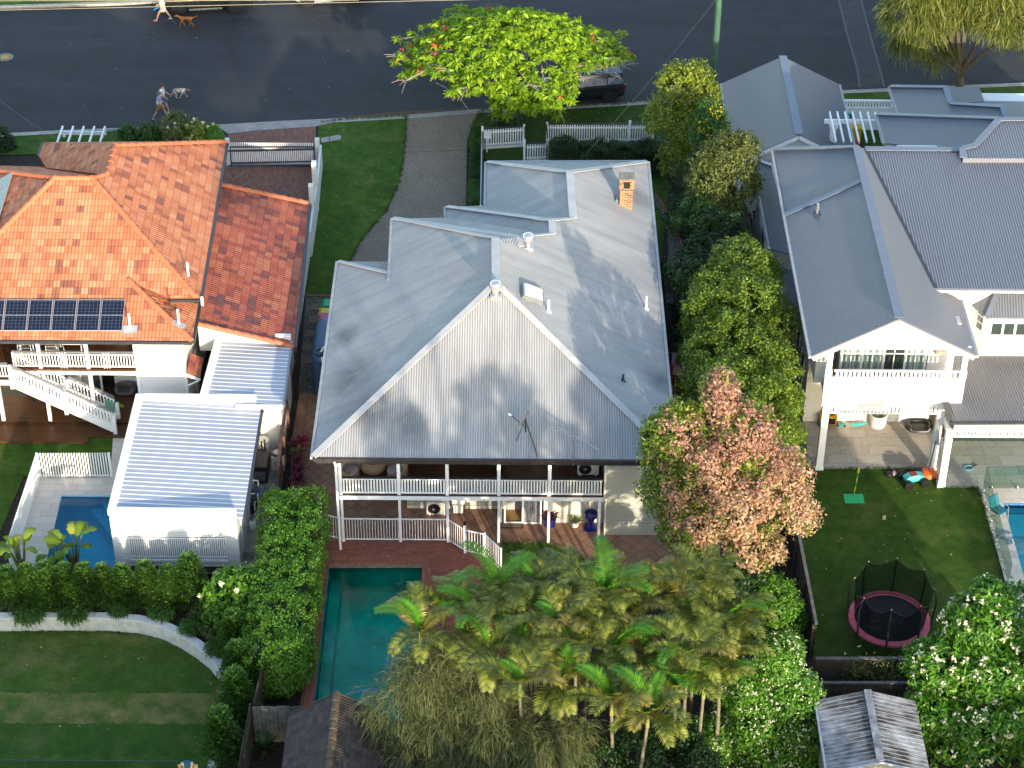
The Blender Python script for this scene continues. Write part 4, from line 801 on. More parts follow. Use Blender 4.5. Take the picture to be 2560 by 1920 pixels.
for i, (c, z, w) in enumerate((((.12, .08, .35), 1.24, .3), ((.35, .40, .5), .74, .3), ((.25, .5, .05), 1.30, .33), ((.45, .12, .2), 1.24, .12))):
    x = q[0] - .16 + .3 * (i == 3); MB().box(x - w / 2, x + w / 2, YB - .38, YB - .1, z, z + .055 + .12 * (i == 1)).build('game_box', plain('box_%d' % i, c, .6, .1), t)
q0, q1 = G(*Z6(1430, 775), .2), G(*Z6(1580, 865), .2); t = thing('glass_door', 'open white framed glass door leading onto the lower deck', 'door', q0); m = MB(); up = np.array([0, 0, 2.])
for a, b in ((q0, q0 + up), (q1, q1 + up), (q0, q1), (q0 + up, q1 + up)): m.bar(a, b, .07, .07, (.3, .9, .1))
m.build('frame', M_WHITE, t); MB().add([q0 + (q1 - q0) * .03, q0 + (q1 - q0) * .97, q0 + (q1 - q0) * .97 + up, q0 + (q1 - q0) * .03 + up], [(0, 1, 2, 3)]).build('pane', M_GLASS, t)
MB().box(-18.1, -17.2, YB - .03, YB - .002, .2, 2.3).build('door_opening', M_DARK, lh)
MB().box(-21.3, -19.5, YB - .03, YB - .002, .2, 2.3).build('door_opening', M_GLASS, lh); MB().box(-22.5, -16.9, YB - .03, YB - .002, 2.96, 4.25).build('door_opening', plain('verandah_doors', (.10, .05, .025), .5, .2), lh)
q = G(*Z6(600, 1080), .2); t = thing('folding_chair', 'small black metal chair on the deck under the stair', 'chair', q); MB().cbox((q[0], q[1], .62), .42, .4, .03).build('seat', M_BLACK, t); MB().cbox((q[0], q[1] + .2, .7), .42, .03, .3).build('backrest', plain('pale_wood', (.35, .22, .10), .6, .15), t)
for sx in (-.2, .2): m = MB(); m.tube([(q[0] + sx, q[1] - .22, .2), (q[0] + sx, q[1] + .2, 1.0)], .014, 6); m.tube([(q[0] + sx, q[1] + .22, .2), (q[0] + sx, q[1] - .18, .62)], .014, 6); m.build('leg', M_BLACK, t)
q = G(*Z6(230, 850), .2); tag(MB().cbox((q[0], q[1], .2), 1.3, .6, .015).build('door_mat', plain('green_mat', (.06, .06, .045), .95, .2, 12.)), 'dull green mat lying on the lower timber deck', 'mat')
q = G(*Z6(1850, 1075), .2); m = MB(); m.bar(q + np.array([-.1, .06, .03]), q + np.array([.14, -.1, .03]), .14, .05); tag(m.build('foam_toy', plain('lime_foam', (.25, .42, .02), .6, .1)), 'lime green foam toy on the deck at the foot of the stair', 'toy')
# tiled window awning on the side wall
w0 = np.array([-13.56, 71.9, 2.75]); aw = [ON(*ZD(*c), (-13.5, 0, 2.95), (.85, 0, 1)) for c in ((1222, 622), (1305, 655), (1285, 785), (1200, 752))]
t = MB().slab([aw], .07).build('window_awning', M_TILE2, lh); m = MB(); m.bar(aw[3] - np.array([0, 0, .1]), aw[2] - np.array([0, 0, .1]), .05, .12); m.bar(aw[2] - np.array([0, 0, .1]), aw[3] - np.array([0, 0, .65]), .05, .05); m.bar(aw[1] - np.array([0, 0, .1]), aw[0] - np.array([0, 0, .65]), .05, .05); m.build('bracket', M_WHITE, t)
# tiled carport roof with white walls
PC = ((-9.55, 0, 2.75), (.35, 0, 1)); cr = [ON(*p, *PC) for p in ((550, 462.6), (771.7, 509.3), (735, 867), (492, 811))]
t = MB().slab([cr], .1).build('carport_roof', M_TILE2, lh); m = MB(); ridge_tiles(m, cr[1], cr[0]); m.build('ridge_cap', M_RIDGE, t); m = MB(); ridge_tiles(m, cr[2], cr[3]); m.build('ridge_cap', M_RIDGE, t); m = MB(); o = np.array([.07, 0, -.06]); m.bar(cr[1] + o, cr[2] + o, .12, .13); m.build('gutter', M_DKMET, t)
m = MB(); m.box(-9.85, -9.62, 72.2, cr[1][1] - .3, 0, 2.62); m.add([(-13.3, 73.45, 2.35), (-10.2, 73.45, 2.35), (-10.2, 73.45, 2.72), (-13.3, 73.45, 3.82), (-13.3, 73.6, 2.35), (-10.2, 73.6, 2.35), (-10.2, 73.6, 2.72), (-13.3, 73.6, 3.82)], [(0, 1, 2, 3), (7, 6, 5, 4), (0, 4, 5, 1)]); m.box(-10.6, -9.86, 73.45, 73.6, 0, 2.5); m.box(-13.3, -9.86, cr[1][1] - .6, cr[1][1] - .5, 0, 2.6)
m.build('carport_wall', plain('white_render', (.60, .60, .56), .8, .08, 1.5), lh)
MB().box(-13.4, -10.61, 74.2, 84, .0, .02).build('carport_floor', M_CONC, lh)
# flat ribbed roof beside it, and the pool house
def flat_roof(par, c, t_, parap, name):
    o = MB().slab([c], .06).build(name, M_TRAY, par); m = MB()
    for a, b, w, h in parap: m.bar(a, b, w, h)
    m.build('parapet', M_WHITE, o); return o
cp = thing('store_room', 'white boarded store room with a pale ribbed roof behind the pool house', 'shed', (-11, 71, 0))
k = [G(558, 846, 2.85), G(727, 852, 2.72), G(705.6, 1013, 2.72), G(521, 984, 2.85)]; k[3] = k[3] + (k[3] - k[0]) * .05
u = np.array([0, 0, .06]); o = flat_roof(cp, k, .06, [(k[0] + u - np.array([.15, 0, 0]), k[3] + u - np.array([.15, 0, 0]), .3, .2), (k[0] + u + np.array([-.3, .12, .0]), k[1] + u + np.array([0, .12, .05]), .22, .2), (k[2] + np.array([-1.9, -.05, -.05]), k[2] + np.array([.02, -.05, -.05]), .06, .2)], 'roof')
m = MB(); m.bar(k[1] + np.array([.05, 0, -.06]), k[2] + np.array([.05, 0, -.06]), .1, .12); m.build('gutter', M_GREY, o)
yS = G(690, 1130)[1]; m = MB(); m.box(-12.35, -9.5, yS, 73.3, 0, 2.66); s = m.build('wall', M_BOARDW, cp); MB().tube([(-9.55, yS - .08, 2.6), (-9.55, yS - .08, 0)], .05).build('downpipe', M_WHITE, s); MB().box(-10.1, -9.7, yS - .04, yS - .003, .1, 2.2).build('side_door', M_WHITE, s)
m = MB(); q = V(*ZD(1715, 1015), yS - .1); m.ball(q + np.array([-.08, 0, 0]), .07); m.ball(q + np.array([.08, 0, 0]), .07); m.tube([q + np.array([-.08, 0, 0]), q + np.array([0, .1, .05]), q + np.array([.08, 0, 0])], .02); m.build('floodlight', M_WHITE, s)
ph = thing('pool_house', 'white boarded pool house with a pale ribbed steel roof next to the blue pool', 'pool house', (-13, 65.5, 0))
X0, X1_, Y0, Y1 = -15.4, -10.53, 62.26, 69.55
k = [np.array([X0, Y1, 2.80]), np.array([X1_ + .25, Y1 - .1, 2.5]), np.array([X1_ + .25, Y0 - .0, 2.5]), np.array([X0, Y0, 2.80])]
o = MB().slab([k], .06).build('roof', M_TRAY, ph); m = MB(); m.box(X0 - .03, X0 + .28, Y0 - .05, Y1 + .1, 2.6, 2.88); m.box(X0 + .281, X1_ + .05, Y1 - .2, Y1 + .098, 2.6, 2.9); m.box(X0 + .281, X1_ + .02, Y0 - .048, Y0 + .13, 2.6, 2.88); m.build('parapet', M_WHITE, o); MB().box(X1_ + .25, X1_ + .36, Y0 - .02, Y1 - .1, 2.36, 2.49).build('gutter', M_DKMET, o)
m = MB(); m.box(X0, X1_, Y0, Y1 - .12, 0, 2.45); m.box(X0 + .02, X1_ - .02, Y0 + .002, Y0 + .2, 2.45, 2.62); wv = m.build('wall', M_BOARDW, ph)
yy = Y0; zp = zoomer(240, 1230, 440 / 2212.)
a, b = V(*zp(395, 470), yy), V(*zp(1575, 375), yy); m = MB(); m.box(a[0], b[0], yy - .03, yy - .002, a[2], b[2])
wn = m.build('shutter_panel', plain('blind_white', (.84, .81, .74), .6, .02), wv); m = MB()
for i in range(4): x = a[0] + (b[0] - a[0]) * i / 3; m.box(x - .012, x + .012, yy - .045, yy - .031, a[2], b[2])
m.box(a[0] - .1, b[0] + .06, yy - .06, yy - .031, b[2], b[2] + .05); m.box(a[0] - .05, b[0] + .05, yy - .06, yy - .031, a[2] - .05, a[2]); m.build('shutter_frame', M_WHITE, wn)
a, b = V(*zp(440, 845), yy), V(*zp(1600, 570), yy); MB().box(a[0] + .02, b[0] + .1, yy - .012, yy - .004, a[2] + .03, b[2]).build('servery_opening', M_DARK, wv); m = MB(); L = b[0] + .12 - a[0]; n = 47
m.box(a[0], b[0] + .12, yy - .09, yy - .03, a[2] - .05, a[2] + .06); m.box(a[0], b[0] + .12, yy - .08, yy - .04, a[2] + .19, a[2] + .23); m.box(a[0], b[0] + .12, yy - .08, yy - .04, b[2] - .04, b[2])
for i in range(n): x = a[0] + L * (i + .5) / n; m.box(x - .028, x + .028, yy - .07, yy - .045, a[2] + .061, b[2] - .041)
m.build('slat_screen', M_WHITE, wv)
MB().box(X1_, X1_ + .04, 63.1, 64.2, .05, 2.1).build('side_door', M_BOARDW, wv); MB().box(X1_, X1_ + .05, 65.2, 66.1, .05, 1.9).build('side_door', M_BOARDW, wv)
q0, q1 = V(*zp(640, 875), Y0 - .25), G(*zp(900, 940), .05); m = MB(); m.tube([q0, q1], .02); t = m.build('pool_pole', M_STEEL); tag(t, 'telescopic pool pole leaning on the pool house front wall', 'pole'); MB().tube([q0, q0 + (q1 - q0) * .35], .03).build('grip', M_BLACK, t)
# equipment in the service alley
zs = zoomer(600, 1060, 260 / 1198.)
c = G(*zs(265, 420)); c[0] += -.05; yw = yS - .45; q = V(*zs(262, 180), yw); m = MB(); m.lathe([(.28, .05), (.29, .1), (.29, q[2] - .05), (.26, q[2]), (.02, q[2] + .02)], (q[0], yw, 0), 22)
t = thing('water_heater', 'tall cream cylinder water heater against the boarded wall', 'water heater', (q[0], yw, 0)); m.build('tank', M_CREAM, t, smooth=True); m = MB(); a = np.array([q[0], yw - .32, 0]); m.tube([a + np.array([.12, 0, 1.25]), a + np.array([.12, -.08, .75]), a + np.array([-.08, -.08, .7]), a + np.array([-.45, -.05, .95])], .035); m.tube([a + np.array([0, -.05, 1.2]), a + np.array([0, -.05, .05])], .03); m.build('pipes', plain('pipe_lagging', (.05, .025, .02), .7, .2), t)
q = G(*zs(250, 690)); q[1] += .35; t = thing('heat_pump', 'low black heat pump unit in the alley in front of the water heater', 'heat pump', q); MB().cbox((q[0] - .06, q[1] + .2, .04), .62, 1.1, .82).build('casing', M_BLACK, t, bevel=.02); MB().cbox((q[0] - .06, q[1] - .37, .15), .5, .02, .5).build('grille', plain('grille_grey', (.10, .10, .10), .5, .3, 20.), t)
q = G(*zs(440, 545)); t = thing('chemical_drum', 'square white container with a round black lid ring beside the brown fence', 'container', q); MB().cbox((q[0], q[1] + .28, 0), .52, .52, .75).build('box', M_OFFW, t, bevel=.03); m = MB(); cx = (q[0], q[1] + .28, .76); m.lathe([(.30, 0), (.31, .08), (.22, .09), (.22, .03)], cx, 22, ring=True); m.build('lid_ring', M_BLACK, t); MB().lathe([(.21, .0), (.21, .05), (.01, .06)], cx, 18).build('lid', M_OFFW, t); m = MB(); m.tube([(q[0] - .1, q[1], .5), (q[0] - .1, q[1] - .05, .3), (q[0] + .1, q[1] - .05, .3), (q[0] + .1, q[1], .5)], .015); m.build('handle', M_BLACK, t)
q = G(*zs(235, 985)); q[1] += .35; t = thing('pool_filter', 'round dark grey pool sand filter with white pipes and a blue valve', 'pool filter', q); m = MB(); m.lathe([(.2, 0), (.36, .15), (.4, .4), (.38, .6), (.25, .78), (.1, .84)], (q[0], q[1], 0), 20); m.build('vessel', plain('filter_grey', (.07, .085, .10), .5, .12), t, smooth=True)
m = MB(); x, y = q[0], q[1]; m.tube([(x - .05, y - .4, .9), (x - .05, y - .4, .1)], .035); m.tube([(x - .45, y + .3, 1.0), (x - .1, y + .25, 1.0), (x - .05, y, .95)], .035); m.tube([(x - .4, y - .2, .7), (x - .05, y - .2, .7)], .035); m.tube([(x - .5, y + 1.6, .75), (x - .5, y - .3, .72)], .025); m.tube([(x - .15, y - .45, .5), (x - .2, y - .5, .45), (x - .2, y - .5, .1)], .035); m.build('pipes', M_WHITE, t, smooth=True)
MB().lathe([(.05, .55), (.06, .95), (.04, 1.)], (x - .06, y - .35, 0), 12).build('valve', plain('valve_blue', (.01, .03, .2), .4, .1), t); MB().cbox((x - .5, y - .1, .5), .12, .3, .3).build('control_box', plain('teal_box', (.02, .3, .38), .5, .1), t); MB().lathe([(.12, 0), (.14, .3), (.1, .45)], (x - .35, y - .55, 0), 12).build('pump', M_BLACK, t)
q = G(*zs(150, 1200)); t = thing('gas_bottle', 'small white gas bottle on the concrete behind the pool house', 'gas bottle', q); MB().lathe([(.12, 0), (.15, .03), (.155, .25), (.12, .34), (.05, .37)], (q[0], q[1], .0), 18).build('cylinder', M_WHITE, t, smooth=True); MB().lathe([(.04, .36), (.04, .45)], q, 8).build('valve', M_GREY, t); MB().lathe([(.156, .08), (.158, .09), (.156, .1)], q, 18, ring=True).build('band', M_GREY, t)
q = G(*zs(102, 1535)); t = thing('basket', 'small grey plastic basket on the concrete near the alley end', 'basket', q); m = MB(); v = []
for z, w in ((0, .15), (.17, .19)): v += [(q[0] - w, q[1] - w * .7, z), (q[0] + w, q[1] - w * .7, z), (q[0] + w, q[1] + w * .7, z), (q[0] - w, q[1] + w * .7, z)]
m.add(v, [(3, 2, 1, 0)] + [(i, (i + 1) % 4, (i + 1) % 4 + 4, i + 4) for i in range(4)]); m.build('tub', plain('basket_grey', (.28, .26, .25), .6, .2, 30.), t); m = MB(); m.tube([(q[0] - .18, q[1], .17), (q[0], q[1], .27), (q[0] + .18, q[1], .17)], .012); m.build('handle', M_GREY, t)
# paling fence, brown, between alley and terrace
def paling(name, label, pts, h, mat, t_=.025, w=.15, z0=0., cap=None, posts=True, cat='fence'):
    T = thing(name, label, cat, pts[0]); m = MB(); rnd = random.Random(len(pts) + int(h * 100) + int(abs(pts[0][0]) * 10)); r = MB(); pm = MB()
    for a, b in zip(pts[:-1], pts[1:]):
        a, b = np.array([a[0], a[1], 0.]), np.array([b[0], b[1], 0.]); L = np.linalg.norm(b - a); n = max(1, round(L / w)); ang = math.atan2(b[1] - a[1], b[0] - a[0]); nr = np.array([-math.sin(ang), math.cos(ang), 0])
        for i in range(n):
            c = a + (b - a) * (i + .5) / n + nr * rnd.uniform(-.008, .008); m.cbox((c[0], c[1], z0), w * .95, t_, h + rnd.uniform(-.03, .02), ang + rnd.uniform(-.02, .02))
        for z in (.3, h - .3): r.bar(a + nr * .05 + np.array([0, 0, z0 + z]), b + nr * .05 + np.array([0, 0, z0 + z]), .05, .08)
        for i in range(int(L / 2.4) + 1): c = a + (b - a) * min(1, i * 2.4 / L) + nr * .1; pm.cbox((c[0], c[1], z0), .1, .1, h - .05, ang)
    m.build('palings', mat, T); r.build('rail', mat, T)
    if posts: each(pm, 'post', mat, T)
    if cap: cm = MB(); [cm.bar(np.array([a[0], a[1], z0 + h + .02]), np.array([b[0], b[1], z0 + h + .02]), .12, .04) for a, b in zip(pts[:-1], pts[1:])]; cm.build('capping', cap, T)
    return T
M_BRFENCE = plain('brown_fence', (.16, .085, .06), .85, .3, 3., fine=8.); M_GRFENCE = plain('grey_timber', (.12, .11, .10), .9, .35, 3., fine=8.); M_DKFENCE = plain('dark_timber', (.07, .05, .035), .9, .35, 3., fine=8.)
paling('paling_fence', 'brown timber fence between the service alley and the terracotta terrace', [G(738, 905, 0) + np.array([-.1, 0, 0]), G(700, 1240, 0)], 1.5, M_BRFENCE, cap=M_BRFENCE)
M_REND = plain('white_render', (.60, .60, .56), .8, .08, 1.5)
# white posts and infill along the driveway, sliding gate
gt = thing('driveway_gate', 'wide white slatted sliding gate on a dark steel frame', 'gate', G(650, 415)); zg = zoomer(540, 320, 320 / 2212.)
yg = G(*zg(900, 655))[1]; a, b = V(*zg(250, 420), yg), V(*zg(1690, 420), yg); m = MB(); n = 43; zt = V(*zg(1000, 262), yg)[2]
for i in range(n): x = a[0] + (b[0] - a[0]) * (i + .5) / n; m.box(x - .028, x + .028, yg + .03, yg + .05, .12, zt)
m.build('slats', M_WHITE, gt); m = MB(); fr = MB()
z_ = lambda p: V(*zg(*p), yg)
for p, q, s in (((240, 325), (1690, 325), .06), ((200, 395), (1690, 362), .08), ((260, 605), (1690, 575), .06), ((220, 655), (1640, 645), .12), ((245, 330), (265, 640), .06), ((1690, 330), (1700, 560), .06)): fr.bar(z_(p), z_(q), s, s, (0, 1, 0))
fr.build('frame', M_DKMET, gt)
fp = [(zg(190, 187), zg(250, 440), 'white square gate post beside the orange tiled roof'), (zg(1745, 182), zg(1755, 560), 'white square gate post at the driveway edge beside the stepping stones')]
for (t_, b_, lab) in fp:
    yy = yg + (.1 if 'orange' in lab else .15); tp = V(*t_, yy); tag(MB().box(tp[0] - .11, tp[0] + .11, yy - .11, yy + .11, 0, tp[2]).build('gate_post', M_REND), lab, 'post', 'white gate posts')
bw = thing('boundary_wall', 'low white rendered wall stepping along the front lawn', 'wall', G(790, 480)); P = [np.array([-9.72, yg + .1, 0]), np.array([-9.6, 88.7, 0]), np.array([-9.58, cr[1][1] - .3, 0])]
m = MB(); m.bar(P[0] + np.array([0, 0, .6]), P[1] + np.array([0, 0, .6]), .1, 1.2); m.bar(P[1] + np.array([0, 0, .7]), P[2] + np.array([0, 0, .7]), .1, 1.4); m.build('panel', M_REND, bw)
for (px, py) in ((1690, 578), (1640, 975)):
    xq = -9.65; r = ray(*zg(px, py)); tt = (xq - 0) / r[0]; q = O + r * tt; MB().box(q[0] - .12, q[0] + .12, q[1] - .12, q[1] + .12, 0, q[2]).build('pier', M_REND, bw)
# pool fence of white blades round the left pool
def blade_fence(name, label, pts, h, mat, pitch=.11, w=.025, z0=.02, rails=(.08, .95), parent_cat='pool fence', gap=0):
    T = thing(name, label, parent_cat, pts[0]); m = MB(); rm = MB(); pm = MB()
    for k, (a, b) in enumerate(zip(pts[:-1], pts[1:])):
        a, b = np.array([a[0], a[1], 0.]), np.array([b[0], b[1], 0.]); L = np.linalg.norm(b - a); n = max(1, round(L / pitch)); ang = math.atan2(b[1] - a[1], b[0] - a[0])
        for i in range(n): c = a + (b - a) * (i + .5) / n; m.cbox((c[0], c[1], z0 + (0 if rails is None else h * rails[0])), w, w * .8, h * (1 if rails is None else rails[1] - rails[0]), ang)
        if rails:
            for f in rails: rm.bar(a + np.array([0, 0, z0 + h * f]), b + np.array([0, 0, z0 + h * f]), .04, .04)
        for c in ((a, b) if k == 0 else (b,)): pm.cbox((c[0], c[1], z0 - .02), .055, .055, h + .04, ang)
    m.build('balusters', mat, T)
    if rails: rm.build('rail', mat, T)
    each(pm, 'post', mat, T); return T
f0, f1, f2 = G(28, 1420), G(*ZD(258, 1424)), G(*ZD(722, 1422)); T = blade_fence('pool_fence', 'white upright blade fence around the pale paving of the left pool', [f0, f1, f2], 1.25, M_WHITE, .105, .05, rails=None)
m = MB(); [m.bar(a + np.array([0, 0, .1]), b + np.array([0, 0, .1]), .05, .03) for a, b in ((f0, f1), (f1, f2))]; m.build('base_rail', M_WHITE, T)
# white railing round the main pool deck
pf = [ZE(232, 1530), ZE(345, 1556), ZE(655, 1558), ZE(918, 1560), ZE(1010, 1618), (1211.6, 1392), ZE(1205, 1725)]
blade_fence('pool_fence', 'white tubular pool fence stepping along the edge of the terracotta terrace', [G(*p) for p in pf], 1.2, M_WHITE, .115, .022)
q = G(*ZE(1010, 1620)); m = MB(); m.cbox((q[0], q[1], 0), .1, .1, 1.45); t = m.build('latch_post', M_WHITE); tag(t, 'tall white gate post with a black latch in the pool fence', 'post'); MB().cbox((q[0], q[1], 1.452), .1, .12, .12).build('latch', M_BLACK, t)
# ============================================================ the house on the right: blue grey sheet roofs, white walls
M_ROOFB = metal_roof('blue_grey_sheet', (.145, .157, .185), .115, .07, .42, .016, streak=(.9, .92, .95))
M_CAPB = plain('blue_grey_flashing', (.145, .165, .205), .45, .06, 2.)
rh = thing('gabled_house', 'large white house with blue grey sheet roofs, a front gable and a stone patio', 'house', (17, 74, 0))
YR = 68.25; AG, EL, ER = V(2248, 797, YR), V(2029, 890, YR), V(2441, 888, YR); zR = AG[2]
ml, mr = (zR - EL[2]) / (AG[0] - EL[0]), (zR - ER[2]) / (ER[0] - AG[0])
PGL, PGR = (tuple(AG), (-ml, 0, 1)), (tuple(AG), (mr, 0, 1))
yK = G(2160, 449, zR)[1]; yB = G(2147, 368, zR)[1]; K0, K1 = np.array([AG[0], yK, zR]), np.array([AG[0], yB, zR])
Lk, Lb = np.array([EL[0], yK, EL[2]]), np.array([EL[0], yB + 2.9, EL[2]])
VB = ON(2338, 721, *PGR); VT = ON(2163, 373, *PGR); yE = ON(2396, 747, *PGR)[1]; ER2 = np.array([ER[0], yE, ER[2]])
mb = (VT[2] - VB[2]) / (VT[1] - VB[1]); PB = (tuple(VB), (0, -mb, 1))
b1 = ON(2700, 719, *PB); b1 = np.array([b1[0], VB[1], VB[2]]); b2 = ON(2700, 371, *PB); b2 = np.array([b2[0] + 2, VT[1], VT[2]]); b1[0] = b2[0]
dl = np.array([0, 0, -.06])
m = MB().slab([[EL, AG, K0, Lk], [AG, ER, ER2, VB, VT, K1, K0], [VB, b1, b2, VT]], .09); m.slab([[Lk + dl, K0 + dl, K1 + dl, Lb + dl], [K1 + dl, Lb + dl, Lb + np.array([9, 0, -.06]), VT + np.array([.5, .3, -.1])]], .08)
rr = m.build('roof', M_ROOFB, rh)
m = MB(); up = np.array([0, 0, .045])
for p, q, w in ((AG, K0, .36), (K0, K1, .34), (Lk, K0, .3), (Lb, K1, .28), (VT, b2, .34)): m.bar(p + up, q + up, w, .03)
each(m, 'ridge_cap', M_CAPB, rr); m = MB(); m.bar(VB + np.array([0, 0, .03]), VT + np.array([0, 0, .03]), .16, .02); m.build('valley', M_DKMET, rr)
m = MB(); g = np.array([-.06, 0, -.07]); m.bar(EL + g, Lk + g, .11, .13); m.bar(Lk + g, Lb + g, .11, .13); m.bar(ER - g * [1, 0, -1], ER2 - g * [1, 0, -1], .11, .13); m.bar(VB + np.array([0, -.06, -.08]), b1 + np.array([0, -.06, -.08]), .11, .13); each(m, 'gutter', M_GUT, rr)
q = ON(*ZC_(880, 1380), *PGL); m = MB(); m.tube([q, q + np.array([0, 0, .55])], .06, 10); v = m.build('vent_pipe', M_STEEL, rr, smooth=True); MB().cbox((q[0], q[1], q[2] - .05), .3, .3, .14).build('flashing', M_DKMET, v)
# upper cream-lit roof piece and the stepped roofs behind
M_ROOFB2 = M_ROOFB
c0 = ON(2408, 396, *PB) + np.array([0, 0, .22]); PU = (tuple(c0), (0, -mb, 1)); u = [ON(*p, *PU) for p in ((2408, 396), (2700, 396), (2700, 298), (2497, 300), (2437, 365), (2406, 372))]
t = MB().slab([u], .3).build('upper_roof', M_ROOFB, rh); m = MB(); [m.bar(a + up, b + up, .3, .04) for a, b in ((u[2], u[3]), (u[3], u[4]), (u[4], u[5]), (u[5], u[0]))]; each(m, 'ridge_cap', M_CAPB, t)
def left_roof(name, pts, e, z, s=.5):
    p0 = G(*e, z); PP = (tuple(p0), (-s, 0, 1)); k = [ON(*p, *PP) for p in pts]; o = MB().slab([k], .08).build(name, M_ROOFB, rh); m = MB()
    return k, o, PP
k2, o2, _ = left_roof('side_roof', [(2194, 286.5), (2494, 297), (2435, 364), (2350, 372), (2214, 358)], (2204, 322), 5.6); m = MB(); m.bar(k2[0] + up, k2[1] + up, .3, .04); each(m, 'ridge_cap', M_CAPB, o2); m = MB(); m.bar(k2[0] + g, k2[4] + g, .1, .13); m.build('gutter', M_GUT, o2)
k3, o3, _ = left_roof('side_roof', [(2225, 217), (2364, 219), (2376, 260), (2507, 268), (2516, 297), (2400, 297), (2248, 286)], (2236, 251), 5.2); m = MB(); [m.bar(k3[a] + up, k3[b] + up, .3, .04) for a, b in ((0, 1), (1, 2), (2, 3), (3, 4))]; each(m, 'ridge_cap', M_CAPB, o3); m = MB(); m.bar(k3[0] + g, k3[6] + g, .1, .13); m.build('gutter', M_GUT, o3)
PQ = (tuple(k3[1]), (.42, 0, 1)); k = [ON(*p, *PQ) for p in ((2366, 219), (2447, 215), (2461, 253), (2383, 258))]; o = MB().slab([k], .08).build('side_roof', M_ROOFB, rh)
PQ = (tuple(k3[3]), (.42, 0, 1)); k = [ON(*p, *PQ) for p in ((2508, 268), (2600, 256), (2600, 296), (2517, 297))]; MB().slab([k], .08).build('side_roof', M_ROOFB, rh)
a = k3[2]; k = [a + dl, k3[3] + dl, G(2600, 254, 5.2), G(2461, 252, 5.2)]; MB().slab([k], .06).build('side_roof', M_CAPB, rh)
# lower roof over the right hand patio
zL = 2.95; yL = V(2374, 1053, 67.2)[1]; w0 = V(2388, 889, VB[1] + .45); zt = w0[2]; PW = ((0, 67.2, V(2374, 1053, 67.2)[2]), (0, -(zt - V(2374, 1053, 67.2)[2]) / (VB[1] + .45 - 67.2), 1))
k = [ON(*p, *PW) for p in ((2378, 891), (2700, 888), (2700, 1052), (2374, 1053), (2363, 996))]; o = MB().slab([k], .08).build('patio_roof', M_ROOFB, rh); m = MB(); m.bar(k[4] + up, k[3] + up, .25, .03); m.bar(k[3] + np.array([0, -.06, -.05]), k[2] + np.array([0, -.06, -.05]), .1, .13); m.build('gutter', M_DKMET, o)
# walls
YW1 = VB[1] + .45; XL2 = EL[0] + .55
m = MB(); m.box(XL2, 18.0, 71.9, 84, 0, 5.7); m.box(17.4, b1[0], YW1, 84, 0, VB[2] - .15); m.box(XL2, 12.95, 70.2, 71.899, 3.3, 6.0); m.box(16.95, 18.0, 70.2, 71.899, 3.3, 6.0); m.box(XL2 + .1, 18.05, 70.1, 70.6, 6.25, 6.4)
wl = m.build('wall', M_BOARDW, rh)
# street side wings under the stepped roofs
m = MB(); a = k2[0]; m.box(k2[0][0] + .45, 31, 84.01, k2[0][1] - .4, 0, 5.5); m.box(k3[0][0] + .45, 31, k2[0][1] - .39, k3[0][1] - .4, 0, 5.1); m.build('street_wing', M_BOARDW, rh)
YFc = 68.62; xa, xb = 12.55, 18.2
m = MB(); m.box(xa, xb, YFc, YFc + .16, 3.28, 4.72); m.box(xa, xb, YFc - .03, YFc - .002, 4.70, 4.76); fw = m.build('balcony_front', plain('white_panel', (.70, .685, .65), .5, .03), rh)
m = MB(); m.box(xa + .35, xb - .3, YFc + .02, YFc + .12, 5.0, 5.05); n = 28
for i in range(n): x = xa + .4 + (xb - .75 - xa) * (i + .5) / n; m.box(x - .05, x + .05, YFc + .03, YFc + .1, 4.761, 4.999)
m.build('balcony_rail', M_WHITE, rh); MB().box(xa + .16, xb - .16, YFc + .161, 71.9, 3.25, 3.3).build('balcony_floor', M_PATIO, rh)
for x in (xa + .13, xb - .13): m = MB(); m.box(x - .14, x + .14, YFc - .04, YFc + .24, 4.762, 5.1); m.box(x - .11, x + .11, YFc, YFc + .2, 5.101, 6.2); m.build('balcony_column', M_WHITE, rh)
# gable infill
m = MB(); yg_ = YFc + .04; zb_ = 6.3
def gz(x): return (zR - .1 - (AG[0] - x) * ml) if x < AG[0] else (zR - .1 - (x - AG[0]) * mr)
L_, R_ = AG[0] - (zR - .1 - zb_) / ml, AG[0] + (zR - .1 - zb_) / mr
m.add([(L_, yg_, zb_), (R_, yg_, zb_), (AG[0], yg_, zR - .1), (L_, yg_ + .12, zb_), (R_, yg_ + .12, zb_), (AG[0], yg_ + .12, zR - .1)], [(0, 1, 2), (5, 4, 3), (0, 3, 4, 1)]); gb = m.build('gable', M_BOARDW, rh)
m = MB(); m.bar(EL + np.array([.05, .03, -.16]), AG + np.array([0, .03, -.16]), .05, .2); m.bar(ER + np.array([-.05, .03, -.16]), AG + np.array([0, .03, -.16]), .05, .2); m.box(xa - .02, xb + .02, yg_ - .03, yg_ - .002, 6.12, 6.3); m.bar((EL[0], YFc + .1, EL[2] - .15), (L_ + .2, YFc + .1, EL[2] - .15), .3, .04); m.bar((R_ - .2, YFc + .1, ER[2] - .15), (ER[0], YFc + .1, ER[2] - .15), .3, .04); m.build('barge_board', M_WHITE, gb)
q = V(*ZF(1375, 470), yg_); m = MB(); n = 16; m.lathe([(.2, 0), (.2, .03)], (0, 0, 0), n).xf(lambda p: (q[0] + p[0] * 1.2, yg_ - .005 - p[2], q[2] + p[1]), 2 * n); m.build('round_vent', M_WHITE, gb)
